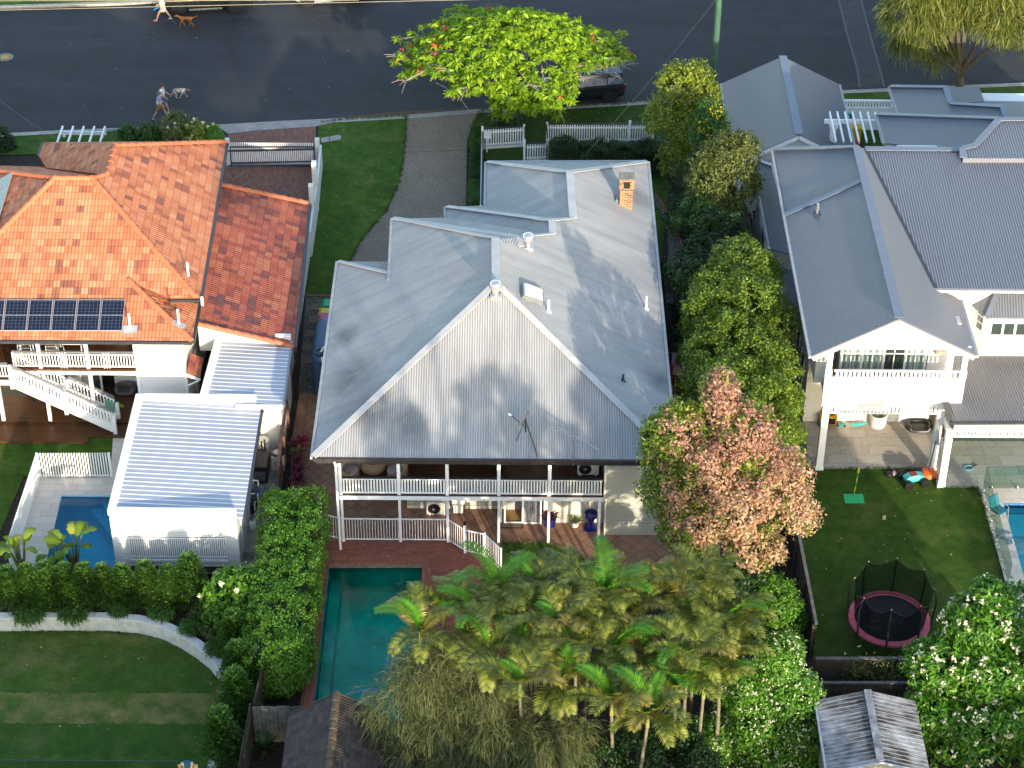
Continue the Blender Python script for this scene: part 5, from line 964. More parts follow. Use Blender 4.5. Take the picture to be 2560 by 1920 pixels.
# sliding doors with curtains behind the balcony
M_CURT = NT('curtains'); sp = M_CURT.n('SeparateXYZ'); M_CURT.l(M_CURT.pos(), sp.inputs[0]); f = M_CURT.math('SINE', M_CURT.math('MULTIPLY', sp.outputs[0], 24.)); M_CURT.col(M_CURT.ramp(M_CURT.math('MULTIPLY_ADD', f, .5, .5), [(0, (.13, .19, .17)), (1, (.34, .42, .38))])); M_CURT = M_CURT.set(.25, 0, .6)
yd = 70.35; d0, d1 = V(*ZF(1035, 590), yd), V(*ZF(1590, 590), yd)
d = door(rh, d0[0], d1[0] + .03, yd - .1, 3.302, 6.2, [M_CURT, M_CURT, M_GLASS, M_CURT], name='sliding_door', fw=.1); m = MB(); n = 8
for i in range(1, n, 2): x = d0[0] + (d1[0] - d0[0]) * i / n; m.box(x - .018, x + .018, yd - .1, yd - .06, 3.4, 6.1)
for z in (3.95, 4.75, 5.75): m.box(d0[0], d1[0], yd - .098, yd - .062, z - .018, z + .018)
m.build('glazing_bars', M_WHITE, d); MB().box(d0[0] - .02, d1[0] + .05, yd - .05, yd + .2, 3.3, 6.25).build('curtain_back', M_CURT, d)
q = V(*ZF(1665, 600), 69.4); m = MB(); m.lathe([(.22, -.12), (.2, 0), (.08, .1), (.02, .12)], q, 16); t = m.build('pendant_lamp', plain('woven_shade', (.30, .24, .18), .8, .2, 12.), rh)
# ground level posts and valance
m = MB(); m.box(xa + .3, xb - .4, YFc, YFc + .12, 2.90, 2.96); n = 31
for i in range(n): x = xa + .35 + (xb - .8 - xa) * (i + .5) / n; m.box(x - .045, x + .045, YFc + .02, YFc + .09, 2.961, 3.279)
m.build('valance', M_WHITE, rh)
for x, z1 in ((12.75, 3.279), (17.42, 3.279)): m = MB(); m.box(x - .14, x + .14, YFc - .06, YFc + .22, 0.01, z1); m.box(x - .17, x + .17, YFc - .09, YFc + .25, .01, .16); m.build('post', M_WHITE, rh)
b = G(2351, 1219); m = MB(); m.box(b[0] - .11, b[0] + .17, b[1], b[1] + .26, 0.01, 2.9); m.box(b[0] - .14, b[0] + .2, b[1] - .03, b[1] + .29, .01, .16); m.build('post', M_WHITE, rh)
z0v = V(2380, 1094, b[1])[2]; z1v = V(2380, 1062, b[1])[2]; m = MB(); m.box(b[0] + .17, 24, b[1] + .02, b[1] + .12, z0v, z0v + .05); m.box(b[0] + .17, 24, b[1] + .02, b[1] + .12, z0v + .28, z1v + .12); n = 46
for i in range(n): x = b[0] + .2 + 6.6 * (i + .5) / n; m.box(x - .045, x + .045, b[1] + .03, b[1] + .1, z0v + .051, z0v + .279)
m.build('valance', M_WHITE, rh); m = MB(); m.box(b[0] - .05, b[0] + .1, b[1] + .26, YFc, 2.55, 2.88); m.build('beam', M_WHITE, rh)
MB().box(18.2, 24, 70.6, 70.7, .01, 2.7).build('glass_doors', M_GLASS, rh)
# bay window
yw = YW1; A0 = V(2474, 775, yw - .75); zt_ = V(2474, 790, yw - .75)[2]; zb2 = V(2455, 884, yw - .75)[2]; xL = V(2434, 790, yw)[0]; xF = A0[0]
m = MB(); m.prism([(xL, yw), (xF, yw - .75), (xF + 3.6, yw - .75), (xF + 4.4, yw)], zb2, zt_); bw_ = m.build('bay_window', M_BOARDW, rh)
top = V(2486, 727, yw)[2]; k = [np.array([xL - .15, yw, zt_ + .06]), np.array([xF - .08, yw - .9, zt_ + .02]), np.array([xF + 3.8, yw - .9, zt_ + .02]), np.array([xF + 3.2, yw - .02, top]), np.array([xF + .42, yw - .02, top])]
o = MB().slab([[k[0], k[1], k[4]], [k[1], k[2], k[3], k[4]]], .06).build('bay_roof', M_ROOFB, bw_); m = MB(); m.bar(k[1] + up, k[4] + up, .22, .03); each(m, 'ridge_cap', M_CAPB, o)
m = MB(); wz0, wz1 = V(2480, 836, yw - .76)[2], V(2480, 787, yw - .76)[2]
for i in range(4):
    x = V(2477 + 31 * i, 830, yw - .76)[0]; f = MB(); f.box(x, x + .42, yw - .775, yw - .752, wz0, wz1); w_ = f.build('window', M_GLASS, bw_); f = MB(); f.box(x - .04, x, yw - .79, yw - .753, wz0 - .04, wz1 + .04); f.box(x + .42, x + .46, yw - .79, yw - .753, wz0 - .04, wz1 + .04); f.box(x, x + .42, yw - .785, yw - .776, wz1 - .42, wz1 - .39); f.box(x - .05, x + .47, yw - .80, yw - .753, wz0 - .08, wz0 - .041); f.build('frame', M_WHITE, w_)
    MB().box(x + .003, x + .417, yw - .7825, yw - .7765, wz1 - .4, wz1 - .003).build('blind', plain('pale_blind', (.45, .55, .50), .3, .05), w_)
dv = np.array([xF - xL, -.75, 0]); dv /= np.linalg.norm(dv); nv = np.array([dv[1], -dv[0], 0]); nv = nv if nv[1] < 0 else -nv; c = np.array([(xL + xF) / 2, yw - .375, 0]) + nv * .012; e = dv * .22
w_ = MB().add([c - e + [0, 0, wz0], c + e + [0, 0, wz0], c + e + [0, 0, wz1], c - e + [0, 0, wz1]], [(0, 1, 2, 3)]).build('window', M_GLASS, bw_); m = MB(); [m.bar(c + e * s + nv * .01 + [0, 0, wz0], c + e * s + nv * .01 + [0, 0, wz1], .04, .04, tuple(nv)) for s in (-1, 1)]; [m.bar(c - e + nv * .01 + [0, 0, z], c + e + nv * .01 + [0, 0, z], .03, .035, tuple(nv)) for z in (wz0, wz0 + (wz1 - wz0) * .36, wz0 + (wz1 - wz0) * .7, wz1)]; m.build('frame', M_WHITE, w_)
# side roofs and side wall along the garden
zs_ = 3.5; k = [G(1883, 397, zs_), G(1929, 415, zs_ + .55), G(1981, 636, zs_ + .55), G(1927, 622, zs_)]
o = MB().slab([k], .08).build('side_roof', M_ROOFB, rh); m = MB(); m.bar(k[0] + g, k[3] + g, .1, .13); m.bar(k[0] + up, k[1] + up, .2, .03); each(m, 'gutter', M_GUT, o)
xs_ = (k[0][0] + k[3][0]) / 2 + .25; m = MB(); m.box(xs_, XL2 + .3, k[3][1] + .1, k[0][1] - .2, 0, 3.4); m.add([(xs_, k[3][1] + .08, 2.2), (XL2 + .3, k[3][1] + .08, 2.2), (XL2 + .3, k[3][1] + .08, 4.0), (xs_, k[3][1] + .08, 3.42)], [(0, 1, 2, 3)]); sw = m.build('side_wall', M_BOARDW, rh)
for i in range(4): y = k[3][1] + 1.0 + i * 2.4; w_ = MB().box(xs_ - .02, xs_ - .003, y, y + 1.3, 1.1, 2.7).build('window', M_GLASS, sw); m = MB(); m.box(xs_ - .04, xs_ - .005, y - .08, y, 1.0, 2.8); m.box(xs_ - .04, xs_ - .005, y + 1.3, y + 1.38, 1.0, 2.8); m.box(xs_ - .035, xs_ - .021, y, y + 1.3, 1.85, 1.92); m.box(xs_ - .045, xs_ - .006, y - .08, y + 1.38, 2.72, 2.8); m.build('frame', M_WHITE, w_)
k = [G(1948, 668, 2.9), G(1990, 676, 3.3), G(1995, 800, 3.3), G(1955, 790, 2.9)]; o = MB().slab([k], .08).build('side_roof', M_ROOFB, rh); xs2 = k[0][0] + .4; m = MB(); m.box(xs2, XL2 - .01, k[3][1] + .1, k[0][1] - .1, 0, 2.7); m.build('side_wall', M_BOARDW, rh)
for i in range(3): y = 73.0 + i * 1.7; w_ = MB().box(XL2 - .02, XL2 - .003, y, y + .8, 1.0, 2.4).build('window', M_GLASS, wl); m = MB(); m.box(XL2 - .05, XL2 - .005, y - .08, y, .9, 2.5); m.box(XL2 - .05, XL2 - .005, y + .8, y + .88, .9, 2.5); m.build('frame', M_WHITE, w_)
# garage by the street
gr = thing('garage', 'detached white garage with a blue grey gable roof beside the street', 'garage', G(1960, 300))
a, b_, c_ = G(1805, 208, 3.), G(2096, 208, 3.), G(1955, 161, 4.55); yr = c_[1]; yfr = G(1990, 337, 4.55)[1]; xl, xr_, xm = a[0], b_[0], (a[0] + b_[0]) / 2; zr_ = 4.55
P_ = lambda x, y, z: np.array([x, y, z])
yr2 = a[1]
k = [[P_(xl, yfr, 3), P_(xm, yfr, zr_), P_(xm, yr2, zr_), P_(xl, yr2, 3)], [P_(xm, yfr, zr_), P_(xr_, yfr, 3), P_(xr_, yr2, 3), P_(xm, yr2, zr_)]]
o = MB().slab(k, .08).build('roof', M_ROOFB, gr); m = MB(); m.bar(P_(xm, yfr, zr_ + .04), P_(xm, yr2, zr_ + .04), .4, .03); each(m, 'ridge_cap', M_CAPB, o); m = MB(); m.bar(P_(xl - .06, yfr, 2.93), P_(xl - .06, yr2, 2.93), .1, .13); m.bar(P_(xr_ + .06, yfr, 2.93), P_(xr_ + .06, yr2, 2.93), .1, .13); each(m, 'gutter', M_GUT, o)
m = MB(); y = yfr + .35; m.box(xl + .45, xr_ - .45, y + .12, yr2 - .4, 0, 2.95); m.add([(xl + .2, y, 2.95), (xr_ - .2, y, 2.95), (xm, y, zr_ - .12), (xl + .2, y + .11, 2.95), (xr_ - .2, y + .11, 2.95), (xm, y + .11, zr_ - .12)], [(0, 1, 2), (5, 4, 3), (0, 3, 4, 1)]); m.build('wall', M_BOARDW, gr)
m = MB(); m.bar(P_(xl, yfr + .02, 2.85), P_(xm, yfr + .02, zr_ - .15), .05, .2); m.bar(P_(xr_, yfr + .02, 2.85), P_(xm, yfr + .02, zr_ - .15), .05, .2); m.build('barge_board', M_WHITE, o)
# white street fence, pergolas
yq = G(2170, 326)[1]
def slot_fence(name, label, x0, x1, y, zt, slots):
    T = thing(name, label, 'fence', ((x0 + x1) / 2, y, 0)); MB().box(x0, x1, y - .04, y + .04, .05, zt - .52).build('panel', M_WHITE, T); m = MB(); m.box(x0, x1, y - .06, y + .06, zt - .09, zt); m.box(x0, x1, y - .055, y + .055, zt - .519, zt - .42); m.build('rail', M_WHITE, T); m = MB()
    for i in range(slots): x = x0 + (x1 - x0) * (i + .5) / slots; m.box(x - .05, x + .05, y - .03, y + .03, zt - .419, zt - .091)
    m.build('slats', M_WHITE, T); return T
x0f, x1f = G(2100, 326)[0], G(2222, 326)[0]; ztf = V(2170, 250, yq)[2]
slot_fence('street_fence', 'white street fence with a slotted top between the garage and the square pillar', x0f, x1f, yq, ztf, 17)
x = G(2238, 326)[0]; tag(MB().box(x - .3, x + .35, yq - .3, yq + .3, 0, V(2240, 243, yq)[2]).build('fence_pillar', M_WHITE, bevel=.02), 'square white pillar at the end of the slotted street fence', 'pillar')
yq2 = G(2520, 300)[1]; slot_fence('street_fence', 'white slotted fence half hidden behind the blue grey roof at the right edge', G(2440, 300)[0], G(2600, 300)[0], yq2, V(2520, 241, yq2)[2], 22)
zp_ = zoomer(1780, 140, 480 / 2212.); yp = 89.5
t = thing('pergola', 'white timber pergola with seven rafters beside the garage', 'pergola', V(2130, 340, yp)); a, b = V(*zp_(1295, 752), yp), V(*zp_(1925, 752), yp); zb_p = a[2]
MB().box(a[0], b[0] + .3, yp - .05, yp + .05, zb_p - .1, zb_p + .1).build('beam', M_WHITE, t)
for i in range(7):
    p = V(*zp_(1350 + 87 * i, 700), yp + .6); q = G(*zp_(1405 + 88.5 * i, 965), p[2]); MB().bar((p[0], p[1], zb_p + .16), (q[0], q[1] - .6, zb_p + .16), .07, .12).build('rafter', M_WHITE, t)
x = V(*zp_(1390, 900), yp)[0]; m = MB(); m.box(x - .13, x + .13, yp - .13, yp + .13, 0, zb_p - .1); m.box(x - .2, x + .2, yp - .17, yp + .17, zb_p - .3, zb_p - .102); m.build('post', M_WHITE, t)
q = G(*zp_(1630, 880), .6); t = thing('play_kitchen', 'yellow and teal plastic play unit on the grass beneath the pergola', 'toy', (q[0], q[1], 0)); x, y = q[0], q[1]; MB().box(x - .35, x + .35, y - .3, y + .3, 0, 1.0).build('bench_box', plain('yellow_plastic', (.65, .40, .01), .5, .1), t); MB().box(x - .4, x - .1, y + .3, y + .45, .0, 1.5).build('back_panel', plain('teal_plastic', (.01, .25, .24), .5, .1), t); MB().box(x - .2, x + .25, y - .85, y - .4, 0, .35).build('pink_box', plain('pink_plastic', (.5, .03, .06), .5, .1), t)
# white arbour by the street on the left
za = zoomer(0, 0, K); ya_ = 94.7; zt_a = 2.35
t = thing('arbour', 'white garden arbour with five rafters behind the tiled roof', 'arbour', V(205, 345, ya_))
a, b = V(*za(385, 848), ya_ + .9), V(*za(682, 848), ya_ + .9); zt_a = a[2]
for yy in (ya_ + .9, ya_ - .5): MB().box(a[0], b[0], yy - .04, yy + .04, zt_a - .15, zt_a + .05).build('beam', M_WHITE, t)
for i in range(5): x = a[0] + .1 + (b[0] - a[0] - .2) * i / 4 + .0; MB().box(x - .04, x + .04, ya_ - .9, ya_ + 1.25, zt_a + .051, zt_a + .17).build('rafter', M_WHITE, t)
for x in (a[0] + .2, b[0] - .2):
    for yy in (ya_ + .9, ya_ - .5): MB().box(x - .07, x + .07, yy - .07, yy + .07, 0, zt_a - .15).build('post', M_WHITE, t)
# ---- things on and around the patio
zx = Z3 = zoomer(2000, 950, .18083)
q = G(*Z3(385, 660)); t = thing('pressure_washer', 'yellow and black wheeled generator box by the white post', 'generator', q); MB().cbox((q[0], q[1] + .3, .08), .75, .5, .48).build('casing', plain('machine_yellow', (.62, .30, .01), .45, .1), t, bevel=.04); MB().cbox((q[0], q[1] + .045, .16), .6, .02, .28).build('front_panel', M_BLACK, t); MB().cbox((q[0], q[1] + .3, .562), .5, .3, .1).build('top_cover', M_BLACK, t, bevel=.02)
for s in (-.38, .38): MB().lathe([(.12, -.03), (.12, .03)], (0, 0, 0), 14).xf(lambda p: (q[0] + s + p[2], q[1] + .15 + p[0], .13 + p[1]), 28).build('wheel', M_BLACK, t)
M_TEAL = plain('teal_plastic', (.01, .25, .24), .5, .1)
q = G(*Z3(580, 640)); t = thing('water_blaster', 'small teal toy water pistol lying on the patio', 'toy', q); m = MB(); m.tube([q + np.array([-.18, -.05, .06]), q + np.array([.12, .1, .06])], [.05, .06], 8); m.build('barrel', M_TEAL, t); MB().tube([q + np.array([.06, .05, .06]), q + np.array([.14, -.08, .03])], .03).build('grip', M_BLACK, t)
q = G(*Z3(815, 640)); t = thing('skateboard', 'teal skateboard standing on the patio near the white bin', 'skateboard', q); v = []
for s in (0, .018):
    for a in np.linspace(0, 2 * math.pi, 16, endpoint=False): cx = math.cos(a); v.append((q[0] + .42 * cx, q[1] + .1 * math.sin(a) + .12 * cx, .10 + s + .05 * cx ** 4))
MB().add(v, [tuple(range(15, -1, -1)), tuple(range(16, 32))] + [(i, (i + 1) % 16, 16 + (i + 1) % 16, 16 + i) for i in range(16)]).build('deck', plain('teal_board', (.06, .42, .40), .5, .1), t)
for s in (-.25, .25):
    for e in (-.08, .08): MB().lathe([(.035, -.02), (.035, .02)], (0, 0, 0), 10).xf(lambda p: (q[0] + s + p[0], q[1] + s * .28 + e + p[2], .045 + p[1]), 20).build('wheel', plain('tan_wheel', (.45, .25, .08), .5, .1), t)
q = G(*Z3(1080, 680)); t = thing('toy_bin', 'round white patterned fabric bin with green inside, standing on the patio', 'bin', q); MB().lathe([(.32, 0), (.36, .2), (.37, .58), (.40, .62), (.38, .64), (.33, .58), (.3, .3), (.01, .28)], (q[0], q[1] + .3, 0), 22).build('fabric_tub', plain('patterned_fabric', (.72, .69, .64), .9, .1, 5., fine=6.), t, smooth=True); MB().ball((q[0], q[1] + .3, .36), .17).build('ball', plain('green_ball', (.05, .2, .06), .5, .1), t)
pet_bed(G(*Z3(1640, 660)), .6, .42, .24, 'black plastic dog bed on the patio against the white wall', M_BLACK)
a, b = G(*Z3(1810, 640)), G(*Z3(2030, 700)); m = MB(); m.add([a, b, b + np.array([.15, .5, 1.9]), a + np.array([.15, .5, 1.9]), a + np.array([0, .04, 0]), b + np.array([0, .04, 0]), b + np.array([.15, .54, 1.9]), a + np.array([.15, .54, 1.9])], [(0, 1, 2, 3), (7, 6, 5, 4), (3, 2, 6, 7), (0, 4, 5, 1), (0, 3, 7, 4), (1, 5, 6, 2)]); tag(m.build('plywood_sheet', plain('plywood', (.45, .27, .09), .6, .1, 2.)), 'tan plywood sheet leaning behind the patio posts', 'board')
q = G(*Z3(1775, 1305)); t = thing('basketball_hoop', 'toy basketball stand with an orange base and a white backboard', 'basketball stand', q); MB().lathe([(.36, 0), (.36, .08), (.28, .18), (.08, .22)], q, 22).build('base', plain('orange_plastic', (.75, .13, .015), .5, .08), t, smooth=True); MB().tube([q + np.array([.0, .0, .2]), q + np.array([.12, .12, 1.65])], .035).build('pole', M_GREY, t)
c = q + np.array([.18, .15, 1.85]); m = MB(); m.lathe([(.33, 0), (.33, .03)], (0, 0, 0), 20).xf(lambda p: (c[0] - .02 + p[2], c[1] + p[0] * 1.1, c[2] + p[1]), 40); m.build('backboard', plain('board_white', (.6, .6, .63), .5, .05), t); m = MB(); k = 14; m.tube([c + np.array([.22 + .18 * math.cos(2 * math.pi * i / k), .18 * math.sin(2 * math.pi * i / k), -.18]) for i in range(k + 1)], .015, 6); m.build('hoop', plain('hoop_red', (.5, .05, .03), .5, .1), t); m = MB(); [m.tube([c + np.array([.22 + .18 * math.cos(i * .7), .18 * math.sin(i * .7), -.18]), c + np.array([.22 + .11 * math.cos(i * .7 + .35), .11 * math.sin(i * .7 + .35), -.45])], .012, 4) for i in range(9)]; m.build('net', plain('net_blue', (.03, .25, .5), .6, .1), t)
# monster truck toy
q = G(*Z3(1560, 1420)); t = thing('toy_truck', 'turquoise toy monster truck with big black wheels on the lawn', 'toy car', q, R(14)); t['local'] = 1
m = MB(); m.add([(-.42, -.2, .2), (.42, -.2, .2), (.42, .2, .2), (-.42, .2, .2), (-.42, -.2, .33), (.42, -.2, .36), (.42, .2, .36), (-.42, .2, .33), (-.25, -.15, .47), (.15, -.15, .48), (.15, .15, .48), (-.25, .15, .47)], [(3, 2, 1, 0), (0, 1, 5, 4), (2, 3, 7, 6), (1, 2, 6, 5), (3, 0, 4, 7), (4, 5, 9, 8), (5, 6, 10, 9), (6, 7, 11, 10), (7, 4, 8, 11), (8, 9, 10, 11)]); m.build('body', plain('turquoise_body', (.06, .40, .40), .4, .3, 9.), t, bevel=.02); MB().box(-.18, .1, -.14, .14, .482, .50).build('roof_panel', plain('dark_red_panel', (.25, .03, .03), .5, .3, 12.), t)
for sx in (-.36, .36):
    for sy in (-.36, .36): w_ = MB().lathe([(.1, -.1), (.19, -.09), (.2, 0), (.19, .09), (.1, .1)], (0, 0, 0), 16).xf(lambda p: (sx + p[0], sy + p[2], .2 + p[1]), 80).build('wheel', M_BLACK, t); MB().lathe([(.09, -.11), (.09, .11)], (0, 0, 0), 10).xf(lambda p: (sx + p[0], sy + p[2], .2 + p[1]), 20).build('rim', plain('rim_green', (.01, .35, .20), .4, .1), w_)
q = G(*Z3(1300, 1310)); t = thing('doll_toy', 'small pink and white doll toy lying on the lawn edge', 'toy', q); MB().ball(q + np.array([0, 0, .09]), .09, .16, .09).build('body', plain('pink_white', (.6, .42, .5), .6, .3, 20.), t); MB().tube([q + np.array([.12, .02, .05]), q + np.array([.26, .18, .08])], .035).build('arm', plain('hot_pink', (.5, .06, .15), .6, .1), t)
tag(MB().ball(G(*Z3(1225, 1322)) + np.array([0, 0, .08]), .16, .15, .09).build('black_ball', M_BLACK, smooth=True), 'flattened small black ball beside the pink doll toy', 'ball')
q = G(*Z3(745, 1670)); t = thing('swingball_set', 'green swingball set with a square base and yellow banded pole on the lawn', 'toy', q); m = MB(); m.cbox((q[0] - .0, q[1] + .1, 0), .82, .58, .06); m.build('base', plain('swing_green', (.005, .36, .12), .45, .06), t, bevel=.05); b0 = np.array([q[0] + .02, q[1] + .25, .06]); tp = b0 + np.array([.12, .25, 1.25])
for i in range(6): MB().tube([b0 + (tp - b0) * i / 6, b0 + (tp - b0) * (i + 1) / 6], .022 if i < 5 else .045).build('pole', plain('swing_yellow', (.55, .50, .02), .5, .1) if i % 2 else plain('swing_green', (.005, .36, .12), .45, .06), t)
zr6 = zoomer(2400, 1140, 160 / 856.)
def racket(c, rz, label, rim, face):
    t = thing('racket', label, 'racket', c, rz); t['local'] = 1; m = MB(); k = 18; m.tube([(.2 * math.cos(2 * math.pi * i / k), .15 * math.sin(2 * math.pi * i / k), .03) for i in range(k + 1)], .02, 6); m.build('rim', rim, t); MB().lathe([(.19, .02), (.19, .03)], (0, 0, 0), 18, 1., .76).build('face', face, t); MB().tube([(.19, 0, .03), (.42, .08, .04)], .022).build('handle', M_BLACK, t)
racket(G(*zr6(115, 165), .01), R(20), 'blue rimmed racket with a black handle lying on the stone patio', plain('rim_blue', (.12, .45, .62), .5, .1), plain('face_grey', (.13, .12, .12), .6, .2))
# glass pool fence
M_GLF = glass_mat('fence_glass', (.80, .90, .86), .1, .03); gf = thing('glass_fence', 'frameless glass fence around the right swimming pool', 'pool fence', G(2446, 1225))
p0, p1 = G(*zr6(300, 445)), G(*zr6(640, 1750)); hgl = 1.2
def gpanel(a, b):
    d = (b - a) / np.linalg.norm(b - a); n_ = np.array([-d[1], d[0], 0]) * .006; u_ = np.array([0, 0, hgl]); l = np.array([0, 0, .06]); a = a + d * .02; b = b - d * .02
    o = MB().add([a - n_ + l, b - n_ + l, b - n_ + u_, a - n_ + u_, a + n_ + l, b + n_ + l, b + n_ + u_, a + n_ + u_], [(0, 1, 2, 3), (7, 6, 5, 4), (3, 2, 6, 7), (0, 4, 5, 1), (0, 3, 7, 4), (1, 5, 6, 2)]).build('glass_panel', M_GLF, gf)
    m = MB()
    for p, q in ((a, b),): m.bar(p + u_ + [0, 0, .006], q + u_ + [0, 0, .006], .012, .008)
    m.build('edge', plain('glass_edge', (.03, .075, .065), .3, .1), o)
    for f in (.2, .8): MB().lathe([(.035, 0), (.035, .14), (.03, .15)], a + (b - a) * f, 10).build('spigot', M_STEEL, gf)
for i in range(5): gpanel(p0 + (p1 - p0) * i / 5, p0 + (p1 - p0) * (i + 1) / 5)
pe = G(2700, 1224); gpanel(p0, p0 + (pe - p0) * .45); gpanel(p0 + (pe - p0) * .45, p0 + (pe - p0) * .9)
q = G(*zr6(500, 830)); t = thing('camp_chair', 'folding camp chair with a teal seat inside the glass pool fence', 'chair', q, R(35)); t['local'] = 1; MB().box(-.26, .26, -.24, .24, .4, .44).build('seat', plain('teal_canvas', (.01, .12, .16), .8, .15), t); MB().add([(-.26, .22, .45), (.26, .22, .45), (.26, .42, .9), (-.26, .42, .9), (-.26, .25, .45), (.26, .25, .45), (.26, .45, .9), (-.26, .45, .9)], [(0, 1, 2, 3), (7, 6, 5, 4), (0, 4, 5, 1), (2, 6, 7, 3), (1, 5, 6, 2), (3, 7, 4, 0)]).build('backrest', plain('teal_canvas', (.01, .12, .16), .8, .15), t)
for s in (-.29, .29): m = MB(); m.tube([(s, -.3, 0), (s, -.22, .6), (s, .3, .62)], .02, 6); m.tube([(s, .3, 0), (s, -.2, .42)], .02, 6); m.build('frame', M_STEEL, t)
hp = [(480, 1010), (520, 985), (600, 1005), (690, 1030), (640, 1050), (560, 1040), (490, 1060), (500, 1090), (620, 1110), (690, 1130), (700, 1160), (660, 1180), (630, 1160), (650, 1120), (720, 1100), (800, 1130)]
MBh = MB(); MBh.tube([G(*zr6(*p), .03 + .02 * (i % 2)) for i, p in enumerate(hp)], .022, 6); tag(MBh.build('pool_hose', plain('hose_blue', (.05, .14, .24), .5, .1), smooth=True), 'thin blue hose coiled on the pale paving beside the clear pool', 'hose')
# green street pole and wires
q = G(1780, 232); q[1] = 99.6; q = np.array([G(1780, 232)[0], G(1780, 232)[1], 0]); tp = V(1789, -300, q[1]); t = thing('power_pole', 'tall green painted power pole by the street', 'power pole', q)
MB().tube([q, np.array([q[0] + .02, q[1], 4.]), np.array([q[0] + .04, q[1], 11.])], [.19, .17, .14], 14).build('pole', plain('pole_green', (.05, .115, .07), .8, .25, 3., fine=9.), t, smooth=True)
def wire(name, label, a, b, sag, r, mat, n=14):
    m = MB(); m.tube([a + (b - a) * i / n - np.array([0, 0, sag * 4 * (i / n) * (1 - i / n)]) for i in range(n + 1)], r, 5); return tag(m.build(name, mat), label, 'power line')
M_WIRE = plain('wire', (.28, .25, .16), .6, .1)
for i, (l, rr_, lab) in enumerate((((0, 18), (960, -14), 'uppermost thin power line crossing the top left of the street'), ((0, 25.5), (960, 4), 'lower thin power line crossing in front of the parked vehicles'), ((0, 2), (560, 1), 'faint power line along the very top edge above the dark ute'))):
    a, b = V(*l, 97.), V(*rr_, 97.); d = b - a; wire('power_line', lab, a - d * .6, b + d * .6, .0, .014, M_WIRE)
p = V(1829, -10, 100.); q2 = G(1290, 405, 4.4); wire('service_wire', 'thin service wire running from the street to the grey roof', V(1835, -60, 99.5), np.array([3.0, 85.9, 4.4]), .25, .004, plain('wire_grey', (.12, .12, .12), .6, .1))
wire('service_wire', 'thin black wire slanting across the left edge of the road', V(-30, 230, 96.), np.array([-21, 86, 5.2]), .1, .008, M_BLACK)
# ============================================================ trees, palms, hedges, plants
def rng(s): return np.random.default_rng(s)
def npmesh(name, verts, faces4, mat, parent=None, mats=None, mi=None, smooth=False):
    "quads given as arrays"
    me = bpy.data.meshes.new(name); nv, nf = len(verts), len(faces4)
    me.vertices.add(nv); me.vertices.foreach_set('co', np.asarray(verts, np.float32).ravel())
    k = faces4.shape[1]; me.loops.add(nf * k); me.loops.foreach_set('vertex_index', faces4.astype(np.int32).ravel())
    me.polygons.add(nf); me.polygons.foreach_set('loop_start', np.arange(0, nf * k, k, dtype=np.int32))
    for m in (mats or [mat]): me.materials.append(m)
    if mi is not None: me.polygons.foreach_set('material_index', mi.astype(np.int32))
    me.update(calc_edges=True); me.validate()
    o = bpy.data.objects.new(name, me); COL.objects.link(o); adopt(o, parent); return o
def nrmz(a): return a / np.maximum(1e-6, np.linalg.norm(a, axis=-1, keepdims=True))
def leaf_quads(c, n, a, L, W, droop=.15):
    "diamond leaves: centres c, normals n, long axes a"
    a = nrmz(a - n * np.sum(a * n, -1, keepdims=True)); b = np.cross(n, a); L = np.asarray(L).reshape(-1, 1); W = np.asarray(W).reshape(-1, 1)
    v = np.stack([c - a * L * .5, c + b * W * .5 + n * W * .12, c + a * L * .5 - n * L * droop, c - b * W * .5 + n * W * .12], 1)
    return v.reshape(-1, 3), np.arange(len(c) * 4).reshape(-1, 4)
def clumps(lobes, nc, r, shell=(.62, 1.0), low=-.55):
    C = []; D = []; vol = np.array([l[3] * l[4] + l[4] * l[5] + l[3] * l[5] for l in lobes]); cnt = np.maximum(1, (nc * vol / vol.sum()).astype(int))
    for l, k in zip(lobes, cnt):
        d = nrmz(r.normal(size=(k * 2, 3))); d = d[d[:, 2] > low][:k]; f = r.uniform(*shell, (len(d), 1)) ** .6
        C.append(np.array(l[:3]) + d * f * np.array(l[3:6])); D.append(nrmz(d / np.array(l[3:6])))
    return np.concatenate(C), np.concatenate(D)
def crown(name, par, lobes, nc, per, cr, L, W, mat, seed, up=.5, shell=(.55, 1.), low=-.55, spread=.8, flat=1., droop=.15, mats=None, pick=None):
    r = rng(seed); C, D = clumps(lobes, nc, r, shell, low); N = len(C)
    c = np.repeat(C, per, 0); d = np.repeat(D, per, 0); off = nrmz(r.normal(size=c.shape)) * (r.random((len(c), 1)) ** .5) * cr * np.repeat(r.uniform(.6, 1.3, (N, 1)), per, 0); off[:, 2] *= flat
    n = nrmz(d * .7 + np.array([0, 0, up]) + r.normal(size=c.shape) * spread * .6); a = nrmz(off + r.normal(size=c.shape) * .5 * cr)
    s = r.uniform(.65, 1.25, len(c)); v, f = leaf_quads(c + off, n, a, L * s, W * s, droop)
    mi = None
    if mats: mi = pick(c + off, d, r)
    return npmesh(name, v, f, mat, par, mats, mi)
def wp(px, py, y): return tuple(V(px, py, y))
def lob(px, py, y, rx, ry=None, rz=None): return (*V(px, py, y), rx, ry or rx, rz or rx)
